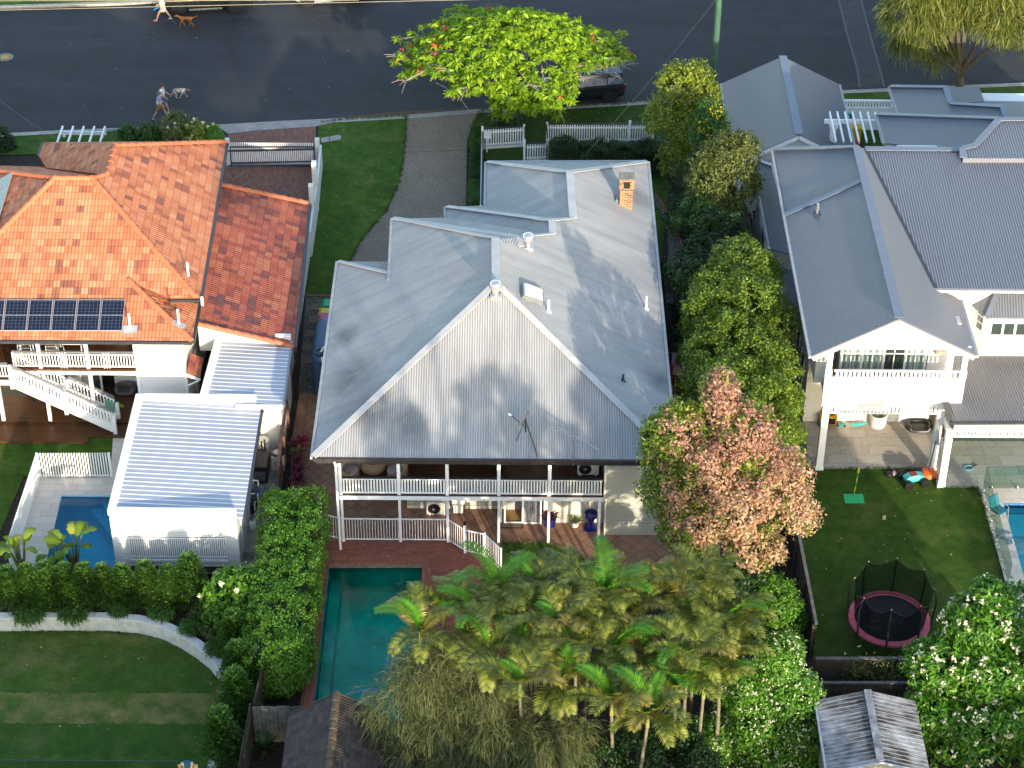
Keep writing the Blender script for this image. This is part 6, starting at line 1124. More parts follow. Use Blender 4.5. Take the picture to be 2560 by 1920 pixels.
def trunk(par, base, tips, r0, mat=M_BARK, seed=0, split=.45, name='trunk'):
    r = random.Random(seed); m = MB(); b = np.array(base, float); top = np.mean(np.array(tips), 0); fork = b + (top - b) * split
    fork[:2] = b[:2] * .6 + fork[:2] * .4; m.tube([b - [0, 0, .1], b + (fork - b) * .5 + [r.uniform(-.1, .1), r.uniform(-.1, .1), 0], fork], [r0 * 1.25, r0, r0 * .8], 9)
    for t in tips:
        t = np.array(t, float); mid = fork + (t - fork) * .5 + np.array([r.uniform(-.2, .2), r.uniform(-.2, .2), .12 * np.linalg.norm(t - fork)]); m.tube([fork, mid, t], [r0 * .6, r0 * .38, r0 * .12], 6)
        for _ in range(2):
            e = t + np.array([r.uniform(-.6, .6), r.uniform(-.6, .6), r.uniform(.0, .5)]); m.tube([mid, (mid + e) / 2 + [0, 0, .1], e], [r0 * .25, r0 * .15, r0 * .05], 5)
    return m.build(name, mat, par, smooth=True)
def tree(name, label, cat, base, lobes, nc, per, cr, L, W, mat, seed, r0=.15, bark=M_BARK, group=None, core=None, **kw):
    t = thing(name, label, cat, base, 0, group); tips = [(l[0], l[1], l[2]) for l in lobes]
    trunk(t, base, tips, r0, bark, seed); crown('crown', t, lobes, nc, per, cr, L, W, mat, seed, **kw); return t
LM = leaf_mat
L_LIME = LM('lime_leaves', [(.035, .09, .008), (.07, .18, .012), (.12, .27, .018), (.17, .34, .03)], .35)
L_MID = LM('green_leaves', [(.015, .045, .008), (.03, .085, .010), (.055, .14, .015), (.09, .19, .03)], .3)
L_DARK = LM('dark_leaves', [(.008, .024, .006), (.015, .042, .008), (.028, .07, .012), (.045, .10, .02)], .25)
L_OLIVE = LM('olive_leaves', [(.03, .045, .010), (.07, .095, .018), (.13, .16, .03), (.19, .21, .05)], .3)
L_YOL = LM('yellow_olive_leaves', [(.05, .08, .010), (.13, .18, .016), (.23, .28, .025), (.34, .37, .05)], .35)
L_GLOSS = LM('glossy_leaves', [(.03, .06, .007), (.075, .14, .012), (.145, .225, .018), (.23, .30, .03)], .35, .45, .35)
L_CON = LM('conifer_leaves', [(.02, .06, .014), (.04, .11, .018), (.08, .18, .025), (.14, .27, .04)], .3)
L_PINK = LM('bronze_pink_leaves', [(.25, .14, .07), (.38, .235, .13), (.45, .30, .18), (.50, .36, .24)], .3)
L_ROSE = LM('rose_leaves', [(.25, .12, .085), (.36, .20, .14), (.44, .28, .19)], .3)
L_WHITEF = LM('cream_flowers', [(.55, .55, .38), (.70, .68, .50)], .3); L_REDF = LM('red_flowers', [(.55, .06, .03), (.72, .13, .06)], .3); L_YELF = LM('yellow_flowers', [(.60, .42, .01), (.75, .55, .02)], .3)
L_PURP = LM('maroon_leaves', [(.045, .008, .015), (.10, .012, .025), (.20, .02, .05), (.10, .02, .03)], .25)
M_POIN = LM('poinciana_leaves', [(.09, .19, .008), (.18, .33, .012), (.28, .43, .018), (.38, .50, .03)], .4)

# ---- the flame tree over the street
b = G(1272, 287); t = thing('flame_tree', 'spreading bright green street tree with orange red flowers over the dark car', 'tree', b); r = rng(5); rr = random.Random(5)
m = MB(); tips = []; fork = np.array([b[0] + .1, b[1] + .1, 1.9]); m.tube([b - [0, 0, .1], b + [0, 0, .5], (b + fork) / 2 + [.1, 0, 0], fork], [.42, .30, .25, .22], 10)
for i in range(9):
    a = 2 * math.pi * i / 9 + rr.uniform(-.2, .2); R1_ = rr.uniform(1.9, 2.6); p1 = fork + [R1_ * math.cos(a) * 1.0, R1_ * math.sin(a) * .85, rr.uniform(1.3, 2.2)]; m.tube([fork, (fork + p1) / 2 + [0, 0, .25], p1], [.14, .10, .075], 6)
    for j in range(5):
        if proj(p1)[0] < 1060: continue
        a2 = a + (j - 2) * .34 + rr.uniform(-.12, .12); R2 = rr.uniform(1.2, 3.4); p2 = p1 + [R2 * math.cos(a2) * 1.0, R2 * math.sin(a2) * .9, rr.uniform(-.1, .9) - .28 * R2];
        if proj(p2)[0] < 1015: continue
        m.tube([p1, (p1 + p2) / 2 + [0, 0, .2], p2], [.06, .045, .03], 5)
        for k in range(8):
            a3 = a2 + rr.uniform(-1.5, 1.5); R3 = rr.uniform(.3, 1.35); q = (p1 + p2) / 2 if k > 5 else p2; p3 = q + [R3 * math.cos(a3), R3 * math.sin(a3), rr.uniform(-.25, .4)]; m.tube([q, (q + p3) / 2 + [0, 0, .08], p3], [.025, .02, .012], 4); tips.append(p3)
for i in range(900): a = rr.uniform(0, 6.283); q = rr.uniform(0, 1) ** .5; tips.append(fork + [5.5 * q * math.cos(a) + .1, 4.6 * q * math.sin(a), 3.5 - 2.7 * q * q + rr.uniform(-.45, .25)])
m.build('trunk', M_PALEBARK, t, smooth=True)
tips += [np.array([b[0] + rr.uniform(-1.2, 2.6), b[1] + rr.uniform(-3.2, -1.2), rr.uniform(1.5, 2.9)]) for _ in range(70)]
tips = np.array(tips); px_, py_ = proj(tips); tips = tips[~((px_ > 1435 + .0 * py_) & (py_ > 150 + (1560 - px_) * .25)) & (px_ < 1620) & (px_ > 985) & ~((px_ < 1110) & (py_ > 190)) & ~((px_ < 1230) & (py_ > 235))]
per = 24; c = np.repeat(tips, per, 0); ang = r.uniform(0, 6.283, len(c)); a = np.stack([np.cos(ang), np.sin(ang), r.uniform(-.35, .25, len(c))], 1); n = nrmz(np.array([0, -.25, 1.]) + r.normal(size=c.shape) * .35); L = r.uniform(.2, .44, len(c))
v, f = leaf_quads(c + a * (L * .55)[:, None] + r.normal(size=c.shape) * .05, n, a, L, L * .36, .25); npmesh('crown', v, f, M_POIN, t)
sel = tips[(r.random(len(tips)) < np.clip(.008 + .16 * (tips[:, 0] < -3.8) + .05 * ((tips[:, 0] > -.5) & (tips[:, 1] < 96.6)), 0, 1))]
c = np.repeat(sel, 12, 0) + r.normal(size=(len(sel) * 12, 3)) * .10 + [0, -.05, .12]; v, f = leaf_quads(c, nrmz(r.normal(size=c.shape) + [0, -.4, .8]), r.normal(size=c.shape), r.uniform(.10, .18, len(c)), r.uniform(.09, .15, len(c))); npmesh('flowers', v, f, L_REDF, t)
def straps(name, c, n, L, w, mat, seed, par=None, droop=.9, spread=.25, up=1.1):
    "arching strap leaves out of a point or a list of points"
    r = rng(seed); cs = np.atleast_2d(c); c0 = np.repeat(cs, n, 0); k = len(c0); ang = r.uniform(0, 6.283, k); d = np.stack([np.cos(ang), np.sin(ang), np.zeros(k)], 1); Ls = r.uniform(.6, 1.1, k) * L; el = r.uniform(.35, up, k); side = np.stack([-d[:, 1], d[:, 0], np.zeros(k)], 1)
    V_ = []; T = np.linspace(0, 1, 5)
    for t in T:
        p = c0 + d * (Ls * t * np.cos(el) + spread * 0)[:, None] + np.array([0, 0, 1.]) * (Ls * (t * np.sin(el) - droop * .5 * t * t))[:, None]; ww = (w * (1 - abs(t * 1.3 - .45) ** 2) * .5) if t < 1 else 0.004
        V_ += [p - side * ww, p + side * ww]
    v = np.stack(V_, 1).reshape(-1, 3); base = np.arange(k)[:, None] * 10; q = np.array([[0, 1, 3, 2], [2, 3, 5, 4], [4, 5, 7, 6], [6, 7, 9, 8]]); f = (base[:, :, None] + q[None]).reshape(-1, 4)
    return npmesh(name, v, f, mat, par)
L_STRAP = LM('strap_leaves', [(.015, .04, .008), (.03, .075, .012), (.06, .11, .02), (.10, .13, .03)], .2)
pts = [b + [random.Random(i).uniform(-.9, 1.1), random.Random(i + 50).uniform(-1.1, .4), 0] for i in range(9)]; tag(straps('strap_plant', pts, 26, .95, .05, L_STRAP, 3), 'dark strap leaved plants growing round the foot of the flame tree', 'plant')

# ---- weeping street tree top right
def weeping(name, label, base, lobes, nc, per, L, mat, seed, r0, bark=M_BARK, cat='tree', sl=.7, wid=.05, group=None, jit=.22, split=.35):
    t = thing(name, label, cat, base, 0, group); trunk(t, base, [l[:3] for l in lobes], r0, bark, seed, split); r = rng(seed); C, D = clumps(lobes, nc, r, (.5, 1.), -.4); c0 = np.repeat(C, per, 0); d = np.repeat(D, per, 0); k = len(c0)
    d = nrmz(d * [1, 1, .5] + r.normal(size=c0.shape) * .55 + [0, 0, .15]); Ls = r.uniform(.5, 1.2, k) * sl; side = nrmz(np.cross(d, r.normal(size=c0.shape))); c0 = c0 + r.normal(size=c0.shape) * jit
    V_ = []
    for q in (0, .33, .66, 1.): p = c0 + d * (Ls * q)[:, None] - np.array([0, 0, 1.]) * (Ls * .75 * q * q)[:, None]; V_ += [p - side * (wid * (.6 + .4 * math.sin(3 * q)) * .5), p + side * (wid * (.6 + .4 * math.sin(3 * q)) * .5)]
    v = np.stack(V_, 1).reshape(-1, 3); f = (np.arange(k)[:, None, None] * 8 + np.array([[0, 1, 3, 2], [2, 3, 5, 4], [4, 5, 7, 6]])[None]).reshape(-1, 4); npmesh('crown', v, f, mat, t); return t
b = G(2398, 212); yb_ = b[1]
weeping('paperbark_tree', 'tall weeping olive green street tree with dark forked trunks', b, [lob(2290, 40, yb_ - .8, 1.8, 1.8, 1.3), lob(2395, 10, yb_ - .4, 2.0, 1.8, 1.5), lob(2500, 30, yb_ - 1.2, 1.9, 1.9, 1.5), lob(2440, -60, yb_, 2.8, 2.4, 2.0), lob(2320, -50, yb_, 2.2, 2.2, 1.8), lob(2550, 80, yb_ - .6, 1.2, 1.2, .9), lob(2270, 110, yb_ - .9, .8, .8, .9), lob(2340, 120, yb_ + .6, 1.0, 1., .9)], 900, 46, .6, LM('paperbark_leaves', [(.04, .06, .012), (.10, .13, .02), (.18, .20, .035), (.27, .27, .06)], .35), 11, .26, sl=.5, wid=.035, split=.14)
# ---- shrubs on the left verge
for i, (px, py, y, rx, rz, mt, lab, fl) in enumerate(((318, 342, 95.0, .6, .6, L_MID, 'mid green shrub just right of the white arbour', 0), (372, 338, 95.0, .7, .75, L_MID, 'rounded green shrub second from the white arbour', 0), (440, 322, 94.6, .8, .95, L_OLIVE, 'tall dark olive shrub behind the tiled roof', 3), (490, 335, 94.2, .6, .8, L_YOL, 'yellow green shrub with cream flowers right of the tall olive shrub', 6), (530, 340, 94.2, .5, .65, L_LIME, 'small lime green shrub nearest the brick driveway', 1), (2, 358, 94.5, .7, .9, L_DARK, 'dark green shrub cut off by the left edge above the tiled roof', 0))):
    l = lob(px, py, y, rx, rx, rz); t = tree('verge_shrub', lab, 'shrub', (l[0], l[1], 0), [l, (l[0] + rx * .3, l[1], l[2] - rz * .4, rx * .8, rx * .8, rz * .7)], 130, 22, .2, .14, .07, mt, 30 + i, .05)
    if fl:
        r = rng(i); C, D = clumps([l], fl * 3, r, (.95, 1.05)); c = np.repeat(C, 5, 0) + r.normal(size=(len(C) * 5, 3)) * .03; v, f = leaf_quads(c, nrmz(r.normal(size=c.shape) + [0, -1, .6]), r.normal(size=c.shape), .13, .1); npmesh('flowers', v, f, L_WHITEF, t)
# ---- hedges, shrubs, groundcover of the front garden
def box_hedge(name, label, x0, x1, y0, y1, h, mat, seed, n, L=.08, cat='hedge', rnd=.12, group=None, par=None):
    r = rng(seed); k = n; p = r.uniform(-1, 1, (k, 3)); ax = r.choice(3, k, p=[.25, .3, .45]); s = np.sign(r.normal(size=k)); p[np.arange(k), ax] = np.where(ax == 2, 1, s); p[np.arange(k), ax] *= r.uniform(.86, 1.04, k)
    nn = np.zeros((k, 3)); nn[np.arange(k), ax] = np.sign(p[np.arange(k), ax]); c = np.stack([(x0 + x1) / 2 + p[:, 0] * (x1 - x0) / 2, (y0 + y1) / 2 + p[:, 1] * (y1 - y0) / 2, h * (.5 + p[:, 2] * .5)], 1); q = np.abs(p).copy(); c = c + r.normal(size=c.shape) * .05
    cl = np.sin(c[:, 0] * 3.1) * np.sin(c[:, 1] * 2.7 + 1) * rnd; c += nn * cl[:, None]
    v, f = leaf_quads(c, nrmz(nn + r.normal(size=c.shape) * .55 + [0, 0, .3]), r.normal(size=c.shape), r.uniform(.7, 1.3, k) * L, r.uniform(.35, .65, k) * L); o = npmesh(name, v, f, mat, par)
    if par is None: tag(o, label, cat, group)
    m = MB(); e = .12; m.box(x0 + e, x1 - e, y0 + e, y1 - e, 0, h - e); m.build('inner_core', plain('core_dark_green', (.012, .02, .008), .9, .3), o); return o  # solid dark box fills the hedge behind its leaves
xa, xb = G(1174, 420)[0], G(1203, 420)[0]
for i, (p0, p1, h, mt, lab) in enumerate(((336, 390, .95, L_MID, 'clipped box hedge section nearest the mailbox'), (392, 466, .75, L_DARK, 'darkest clipped box hedge section in the middle of the driveway row'), (468, 540, .85, L_MID, 'clipped box hedge section nearest the grey roof'))): box_hedge('box_hedge', lab, xa + .05, xb - .02, G(1190, p1, 0)[1] - .2, G(1190, p0, 0)[1] - 1.0 + .3, h, mt, 40 + i, 5200, .07, group='box hedge along the driveway')
yh = 92.6
for i, (px, py, rx, rz, lab) in enumerate(((1408, 335, .68, .8, 'square clipped shrub nearest the picket gate'), (1480, 335, .6, .78, 'dark square clipped shrub second from the picket gate'), (1556, 333, .56, .75, 'clipped shrub in front of the tall white fence post'), (1603, 334, .42, .7, 'sparse reddish shrub beside the white fence post'), (1640, 340, .5, .75, 'dark shrub at the far right end of the picket fence'))):
    p = V(px, py + 25, yh); box_hedge('clipped_shrub', lab, p[0] - rx, p[0] + rx, yh - .5, yh + .5, rz * 2, L_DARK, 60 + i, 5200, .09, 'shrub', .2)
r = rng(9); pts = []
while len(pts) < 150:
    px, py = r.uniform(1370, 1660), r.uniform(352, 408)
    if py < 408 - max(0, (px - 1460)) * .25: pts.append(G(px, py))
tag(straps('strap_groundcover', np.array(pts), 16, .6, .05, L_STRAP, 14), 'band of dark strap leaved groundcover in front of the picket fence', 'groundcover', kind='stuff')
# ---- trees and shrubs of the right hand garden
y1 = 92.2; t = tree('pittosporum_tree', 'yellow green tree with small yellow fruit beside the green pole', 'tree', (V(1690, 300, y1)[0], y1, 0), [lob(1700, 215, y1, 1.25, 1.2, 1.2), lob(1750, 240, y1 - .3, 1.0, 1., 1.1), lob(1660, 290, y1 - .3, 1.05, 1., 1.2), lob(1720, 320, y1 - .8, 1.1, 1, 1.3), lob(1690, 400, y1 - 1., .9, .9, 1.2), lob(1740, 190, y1 + .3, .8, .8, .8)], 560, 26, .3, .17, .08, L_YOL, 70, .12)
y2 = 88.5; t = tree('flowering_vine', 'climber covered in yellow flowers next to the garage wall', 'plant', (V(1780, 330, y2)[0], y2, 0), [lob(1775, 290, y2, .7, .6, .9), lob(1760, 340, y2 - .2, .6, .5, 1.), lob(1800, 310, y2 + .2, .45, .5, .8)], 200, 22, .22, .14, .07, L_MID, 71, .06); r = rng(71); C, D = clumps([lob(1790, 280, y2 - .45, .35, .3, .5), lob(1760, 325, y2 - .5, .3, .25, .65)], 34, r, (.7, 1.1)); c = np.repeat(C, 3, 0) + r.normal(size=(len(C) * 3, 3)) * .06; v, f = leaf_quads(c, nrmz(r.normal(size=c.shape) * .6 + [0, -1, .6]), r.normal(size=c.shape), .09, .08); npmesh('flowers', v, f, L_YELF, t)
y3 = 84.2; tree('bottlebrush_tree', 'olive green bottlebrush tree with reddish tips in front of the garage', 'tree', (V(1800, 520, y3)[0], y3, 0), [lob(1815, 385, y3, 1.1, 1., 1.1), lob(1860, 370, y3 + .3, .8, .8, .8), lob(1775, 440, y3 - .3, 1.1, 1., 1.2), lob(1845, 450, y3 - .2, 1.1, 1., 1.3), lob(1800, 520, y3 - .8, 1.1, 1., 1.1), lob(1760, 510, y3 - .5, .9, .9, 1.)], 560, 26, .3, .2, .06, L_OLIVE, 72, .12)
dk_ = [(1675, 470, 88, 1.1, 1.2), (1730, 450, 87, 1.1, 1.3), (1690, 540, 83.5, .9, 1.0), (1740, 560, 82, 1.2, 1.3), (1800, 590, 80.5, 1.3, 1.3), (1755, 640, 79, 1.1, 1.1), (1710, 620, 80, .8, .8), (1720, 690, 76.5, .9, .9), (1660, 420, 89.5, .8, .8)]
nm = ['tallest dark shrub next to the yellow green tree', 'dark bushy shrub behind the bottlebrush tree', 'small dark shrub at the bend of the pebble path', 'broad dark shrub below the bottlebrush tree', 'dark shrub against the side fence above the tall hedge trees', 'dark shrub touching the top of the tall hedge trees', 'low dark plant at the brick edge of the pebble path', 'low dark shrub at the lower end of the pebble path', 'dark shrub on the side lawn behind the chimney']
for i, (px, py, y, rx, rz) in enumerate(dk_):
    if i in (0, 2, 6, 8): continue
    l = lob(px, py, y, rx, rx, rz); tree('garden_shrub', nm[i], 'shrub', (l[0], l[1], 0), [l, (l[0], l[1], rz * .6, rx * 1.1, rx, rz * .8)], 150, 20, .28, .17, .08, L_DARK if i % 3 else L_MID, 80 + i, .06)
for i, (px, py, y, rx) in enumerate(((1645, 640, 80, .45), (1643, 720, 77, .5), (1650, 560, 83, .4))): l = lob(px, py, y, rx); tree('path_shrub', ['low shrub under the eave beside the pebble path', 'low shrub under the eave closest to the washing', 'low shrub under the eave below the chimney'][i], 'shrub', (l[0], l[1], 0), [(l[0], l[1], .45, rx, rx, .5)], 60, 18, .16, .12, .06, L_DARK, 95 + i, .04)
hb = [(1850, 660, 76.5, 1.3, 1.3, 1.2), (1900, 690, 76., 1.0, 1.2, 1.1), (1800, 720, 75., 1.2, 1.2, 1.3), (1870, 760, 73.5, 1.5, 1.3, 1.4), (1760, 790, 73.4, 1.0, 1.1, 1.4), (1930, 800, 73.5, 1.1, 1.1, 1.3), (1820, 850, 71.6, 1.4, 1.2, 1.4), (1900, 890, 70.8, 1.3, 1.2, 1.4), (1770, 900, 70.4, 1.0, 1., 1.3), (1950, 930, 70., 1.0, 1., 1.4), (1850, 960, 69, 1.3, 1.1, 1.4), (1930, 1010, 68, 1.2, 1.1, 1.5), (1790, 980, 68.6, 1.1, 1., 1.4), (1870, 1060, 66.8, 1.2, 1., 1.5), (1950, 1090, 66.5, .9, .9, 1.4), (1740, 960, 69.5, .7, .8, 1.0)]
T = [('dense tall evergreen tree at the top of the side row, nearest the pebble path', (0, 1, 2, 3)), ('dense evergreen tree in the middle of the side row beside the grey house', (4, 5, 6, 7, 8)), ('dense evergreen tree directly behind the bronze pink tree', (9, 10, 11, 12, 13, 14, 15))]
for i, (lab, ids) in enumerate(T):
    L_ = [lob(*hb[k]) for k in ids]; cx = np.mean([l[0] for l in L_]); cy = np.mean([l[1] for l in L_]); low_ = [(l[0], l[1], l[2] * .55, l[3] * 1.05, l[4], l[5] * 1.1) for l in L_[::1]]
    tree('evergreen_tree', lab, 'tree', (cx, cy, 0), L_ + low_, 1050, 44, .32, .125, .07, L_GLOSS, 100 + i, .16, group='evergreen row between the houses', spread=.9)
# ---- the bronze pink tree
b = G(1776, 1512); yp_ = b[1]; pl = [lob(1800, 990, yp_ + 1.2, .7, .8, 1.3), lob(1690, 1090, yp_ + .9, 1.1, 1.1, 1.5), lob(1860, 1090, yp_ + .8, 1.2, 1.2, 1.6), lob(1770, 1180, yp_ + .2, 1.4, 1.3, 1.6), lob(1940, 1200, yp_ + .3, 1.3, 1.2, 1.5), lob(1680, 1220, yp_ + .0, 1.2, 1.2, 1.4), lob(1850, 1270, yp_ - .5, 1.5, 1.3, 1.4), lob(1980, 1280, yp_ - .2, 1.0, 1., 1.1), lob(1720, 1320, yp_ - .7, 1.2, 1.1, 1.1), lob(1890, 1370, yp_ - .9, 1.1, 1., .8), lob(1660, 1130, yp_ + .6, .8, .8, 1.), lob(1640, 1090, yp_ + .9, .55, .6, .8)]
t = thing('pink_flushed_tree', 'large bronze pink flushed tree at the corner of the grey house', 'tree', b); trunk(t, b, [l[:3] for l in pl], .26, M_PALEBARK, 6, .5)
xc_ = V(1705, 1150, yp_)[0]
def pick(p, d, r): 
    s = d[:, 2] * .6 - d[:, 1] * .5 + r.normal(size=len(p)) * .2 + np.repeat(r.normal(size=len(p) // 30 + 1), 30)[:len(p)] * .4 + .9 * np.sin(p[:, 0] * 2.3) * np.sin(p[:, 2] * 2.1 + p[:, 1]) * .5
    x = (p[:, 0] - xc_) * .55; pinkish = (s + np.clip(x, -.5, .6)) > .52; rose = pinkish & ((p[:, 2] > 6.6 + .5 * r.normal(size=len(p))) | (p[:, 0] < xc_ - .1))
    return np.where(rose, 2, np.where(pinkish, 1, 0))
crown('crown', t, pl, 1500, 30, .30, .15, .08, None, 7, mats=[L_GLOSS, L_PINK, L_ROSE], pick=pick, spread=.9)
# ---- left: conifer row, magnolia, hedge
def conifer_mesh(seed, h, rad, par, k=1050):
    r = rng(seed); t = r.random(k) ** .8; ang = r.uniform(0, 6.283, k); R_ = rad * (1 - t) ** .95 * r.uniform(.35, 1.1, k) + .02; c = np.stack([R_ * np.cos(ang), R_ * np.sin(ang), .12 + t * (h - .2)], 1); d = np.stack([np.cos(ang) * .8, np.sin(ang) * .8, .35 + .7 * t], 1); d = nrmz(d + r.normal(size=d.shape) * .22)
    cs = []; ds = []; n_ = []
    for s in range(6): f = (s + .5) / 6; o = nrmz(np.cross(d, [0, 0, 1.])); sgn = 1 if s % 2 else -1; cs.append(c + d * f * .42 + o * sgn * .04); ds.append(nrmz(d + o * sgn * .75)); n_.append(nrmz(np.cross(d, o) + r.normal(size=d.shape) * .3))
    cs, ds, n_ = map(np.concatenate, (cs, ds, n_)); v, f = leaf_quads(cs + r.normal(size=cs.shape) * .02, n_, ds, r.uniform(.10, .2, len(cs)), r.uniform(.035, .06, len(cs)), .1); o = npmesh('crown', v, f, L_CON, par)
    MB().tube([(0, 0, -.05), (0, 0, h * .75)], [.05, .02], 7).build('trunk', M_BARK, par); return o
protos = []
def conifer(px, py, h, lab, k, rot):
    g = G(px, py); 
    if len(protos) < 3:
        t = thing('conifer', lab, 'conifer', g, 0, 'young conifers in the garden bed'); t['local'] = 1; conifer_mesh(200 + len(protos), 2.1, .5, t); protos.append(t)
    else:
        t = copy_tree(protos[k % 3]); t['label'] = lab
    t.location = [float(q) for q in g]; t.rotation_euler = (0, 0, rot); s = h / 2.1; t.scale = (s * 1.05, s * 1.05, s); return t
cl = ['leftmost conifer, cut by the edge of the photo', 'conifer in front of the left banana leafed plant', 'conifer between the first two banana leafed plants', 'conifer in front of the middle banana leafed plant', 'conifer in front of the pool corner', 'conifer below the corner of the white pool house', 'conifer under the pool house wall left of the pole', 'conifer right below the pool pole', 'conifer below the slatted screen, second from the magnolia', 'tallest conifer in the row, next to the magnolia']
for i, (px, h) in enumerate(zip((30, 78, 124, 171, 220, 268, 315, 373, 430, 482), (1.9, 1.9, 2.1, 1.95, 2.05, 1.9, 2.0, 2.05, 1.95, 2.4))): conifer(px, 1516 - (i % 2) * 6, h * .92, cl[i], i, i * 1.3)
for i, (px, py, h) in enumerate(((612, 1545, 2.0), (590, 1640, 2.0), (600, 1725, 2.1), (598, 1800, 2.2), (560, 1905, 2.3))): conifer(px, py, h, ['conifer against the hedge below the magnolia', 'conifer against the hedge above the round lime bush', 'conifer beside the round lime bush', 'conifer beside the weathered paling fence corner', 'bright tipped conifer by the black metal fence'][i], i + 1, i * 2.1)
g = G(575, 1555); l = [(g[0], g[1], 1.3, .95, .9, 1.1), (g[0] + .5, g[1] + .3, 1.5, .8, .8, .9), (g[0] - .2, g[1] - .3, .8, .7, .7, .7)]; t = tree('magnolia', 'yellow green magnolia bush with large white flowers at the end of the conifer row', 'shrub', g, l, 240, 14, .22, .20, .09, L_LIME, 230, .06, M_PALEBARK)
r = rng(231)
for i in range(7): C, D = clumps(l[:2], 6, r, (1., 1.08), .0); c = np.repeat(C[:1], 7, 0) + r.normal(size=(7, 3)) * .04 + [0, -.1, .05]; v, f = leaf_quads(c, nrmz(r.normal(size=c.shape) * .5 + [0, -.7, .8]), r.normal(size=c.shape), .2, .13); npmesh('flower', v, f, L_WHITEF, t)
xl, xr = G(640, 1350, 2.3)[0], G(800, 1350, 2.3)[0]; ys, ye = G(720, 1600, 2.2)[1], G(720, 1228, 2.3)[1]
hd = thing('lilly_pilly_hedge', 'long bright green hedge between the service alley and the green pool', 'hedge', ((xl + xr) / 2, (ys + ye) / 2, 0)); r = rng(33); hl = []
for i in range(9):
    y = ys + (ye - ys) * i / 8
    for x in (xl + .55, (xl + xr) / 2, xr - .55): hl.append((x + r.uniform(-.08, .08), y, 1.55 + r.uniform(-.12, .1), .72, .85, .8)); 
    for x in (xl + .45, xr - .45): hl.append((x, y, .7, .6, .85, .7))
crown('leaves', hd, hl, 1900, 30, .20, .085, .05, L_LIME, 34, spread=1., low=-.2, shell=(.7, 1.)); m = MB(); m.box(xl + .4, xr - .4, ys - .3, ye + .2, 0, 1.75); m.build('inner_core', plain('core_dark_green', (.012, .02, .008), .9, .3), hd)  # solid dark green box closes the hedge behind the leaves
g = G(712, 1735); l = [(g[0], g[1] + .6, 1.0, 1.15, 1.15, .95), (g[0] + .3, g[1] + .9, 1.35, .95, .9, .75), (g[0] - .2, g[1] + .2, .7, 1., .9, .7)]; t = tree('lime_bush', 'rounded lime green bush with tiny white flowers at the near end of the hedge', 'shrub', (g[0], g[1] + .6, 0), l, 700, 22, .2, .10, .055, L_LIME, 240, .06); r = rng(241); C, D = clumps(l, 26, r, (1., 1.05)); c = np.repeat(C, 3, 0) + r.normal(size=(len(C) * 3, 3)) * .02; v, f = leaf_quads(c, nrmz(r.normal(size=c.shape) + [0, -.6, .8]), r.normal(size=c.shape), .09, .06); npmesh('flowers', v, f, L_WHITEF, t)
for i, (px, py, rr_) in enumerate(((508, 1546, .42), (531, 1592, .36))): g = G(px, py); tree('round_shrub', ['small round yellow green shrub below the magnolia, the upper of two', 'small round yellow green shrub by the curve of the wall, the lower of two'][i], 'shrub', g, [(g[0], g[1], rr_ * .9, rr_, rr_, rr_)], 90, 16, .1, .07, .04, L_OLIVE, 250 + i, .03)
dl_ = ['leftmost weeping shrub spilling over the limestone wall', 'second weeping shrub from the left on the limestone wall', 'small weeping shrub in the middle of the straight wall', 'round dark weeping shrub where the wall starts to curve', 'dark weeping shrub on the curve below the small round shrub', 'dark weeping shrub on the steep part of the wall curve', 'long dark weeping shrub over the wall near the black fence']
for i, (zx_, zy, rr_, dz) in enumerate(((180, 690, .62, 0), (470, 690, .55, 0), (770, 660, .38, .05), (1045, 680, .5, .1), (1245, 780, .5, .1), (1400, 915, .42, .1), (1405, 1370, .5, .0))):
    g = G(*ZG(zx_, zy)); weeping('weeping_shrub', dl_[i], (g[0], g[1] + .25, 0), [(g[0], g[1] + .1, .22 + dz, rr_ * .8, rr_ * .6, .2)], 80, 16, .4, L_MID, 260 + i, .03, cat='shrub', sl=.2, wid=.03, jit=.06, group='weeping shrubs over the retaining wall')
# giant banana leafed plants by the left pool
L_BAN = LM('banana_leaves', [(.05, .12, .010), (.10, .20, .015), (.18, .28, .02), (.30, .33, .04)], .4)
def banana(px, py, h, lab, seed, n=9):
    g = G(px, py); t = thing('strelitzia', lab, 'plant', g); r = rng(seed); m = MB(); V_ = []; F = []; 
    for i in range(n):
        a = r.uniform(0, 6.28); el = r.uniform(.9, 1.4); d = np.array([math.cos(a), math.sin(a), 0.]); ph = h * r.uniform(.5, .75); p0 = g + d * .08; p1 = g + d * ph * .25 + [0, 0, ph]; m.tube([p0, (p0 + p1) / 2 + d * -.03, p1], [.045, .035, .025], 6); LL = r.uniform(.75, 1.15); W_ = LL * .2; s = np.array([-d[1], d[0], 0]); N = 9; b0 = len(V_)
        for j in range(N):
            q = j / (N - 1); c = p1 + d * LL * q * .62 + np.array([0, 0, LL * (.85 * q - .75 * q * q)]); w_ = W_ * math.sin(math.pi * min(1, q * .93 + .07)) ** .6 * r.uniform(.6, 1.15); V_ += [c - s * w_ - [0, 0, w_ * .3], c, c + s * w_ - [0, 0, w_ * .3]]
        for j in range(N - 1): F += [[b0 + j * 3, b0 + j * 3 + 1, b0 + j * 3 + 4, b0 + j * 3 + 3], [b0 + j * 3 + 1, b0 + j * 3 + 2, b0 + j * 3 + 5, b0 + j * 3 + 4]]
    m.build('stalks', plain('stalk_green', (.10, .14, .03), .6, .2), t); npmesh('leaves', np.array(V_), np.array(F), L_BAN, t); MB().tube([g, g + [0, 0, h * .35]], [.12, .1], 8).build('trunk', M_BARK, t)
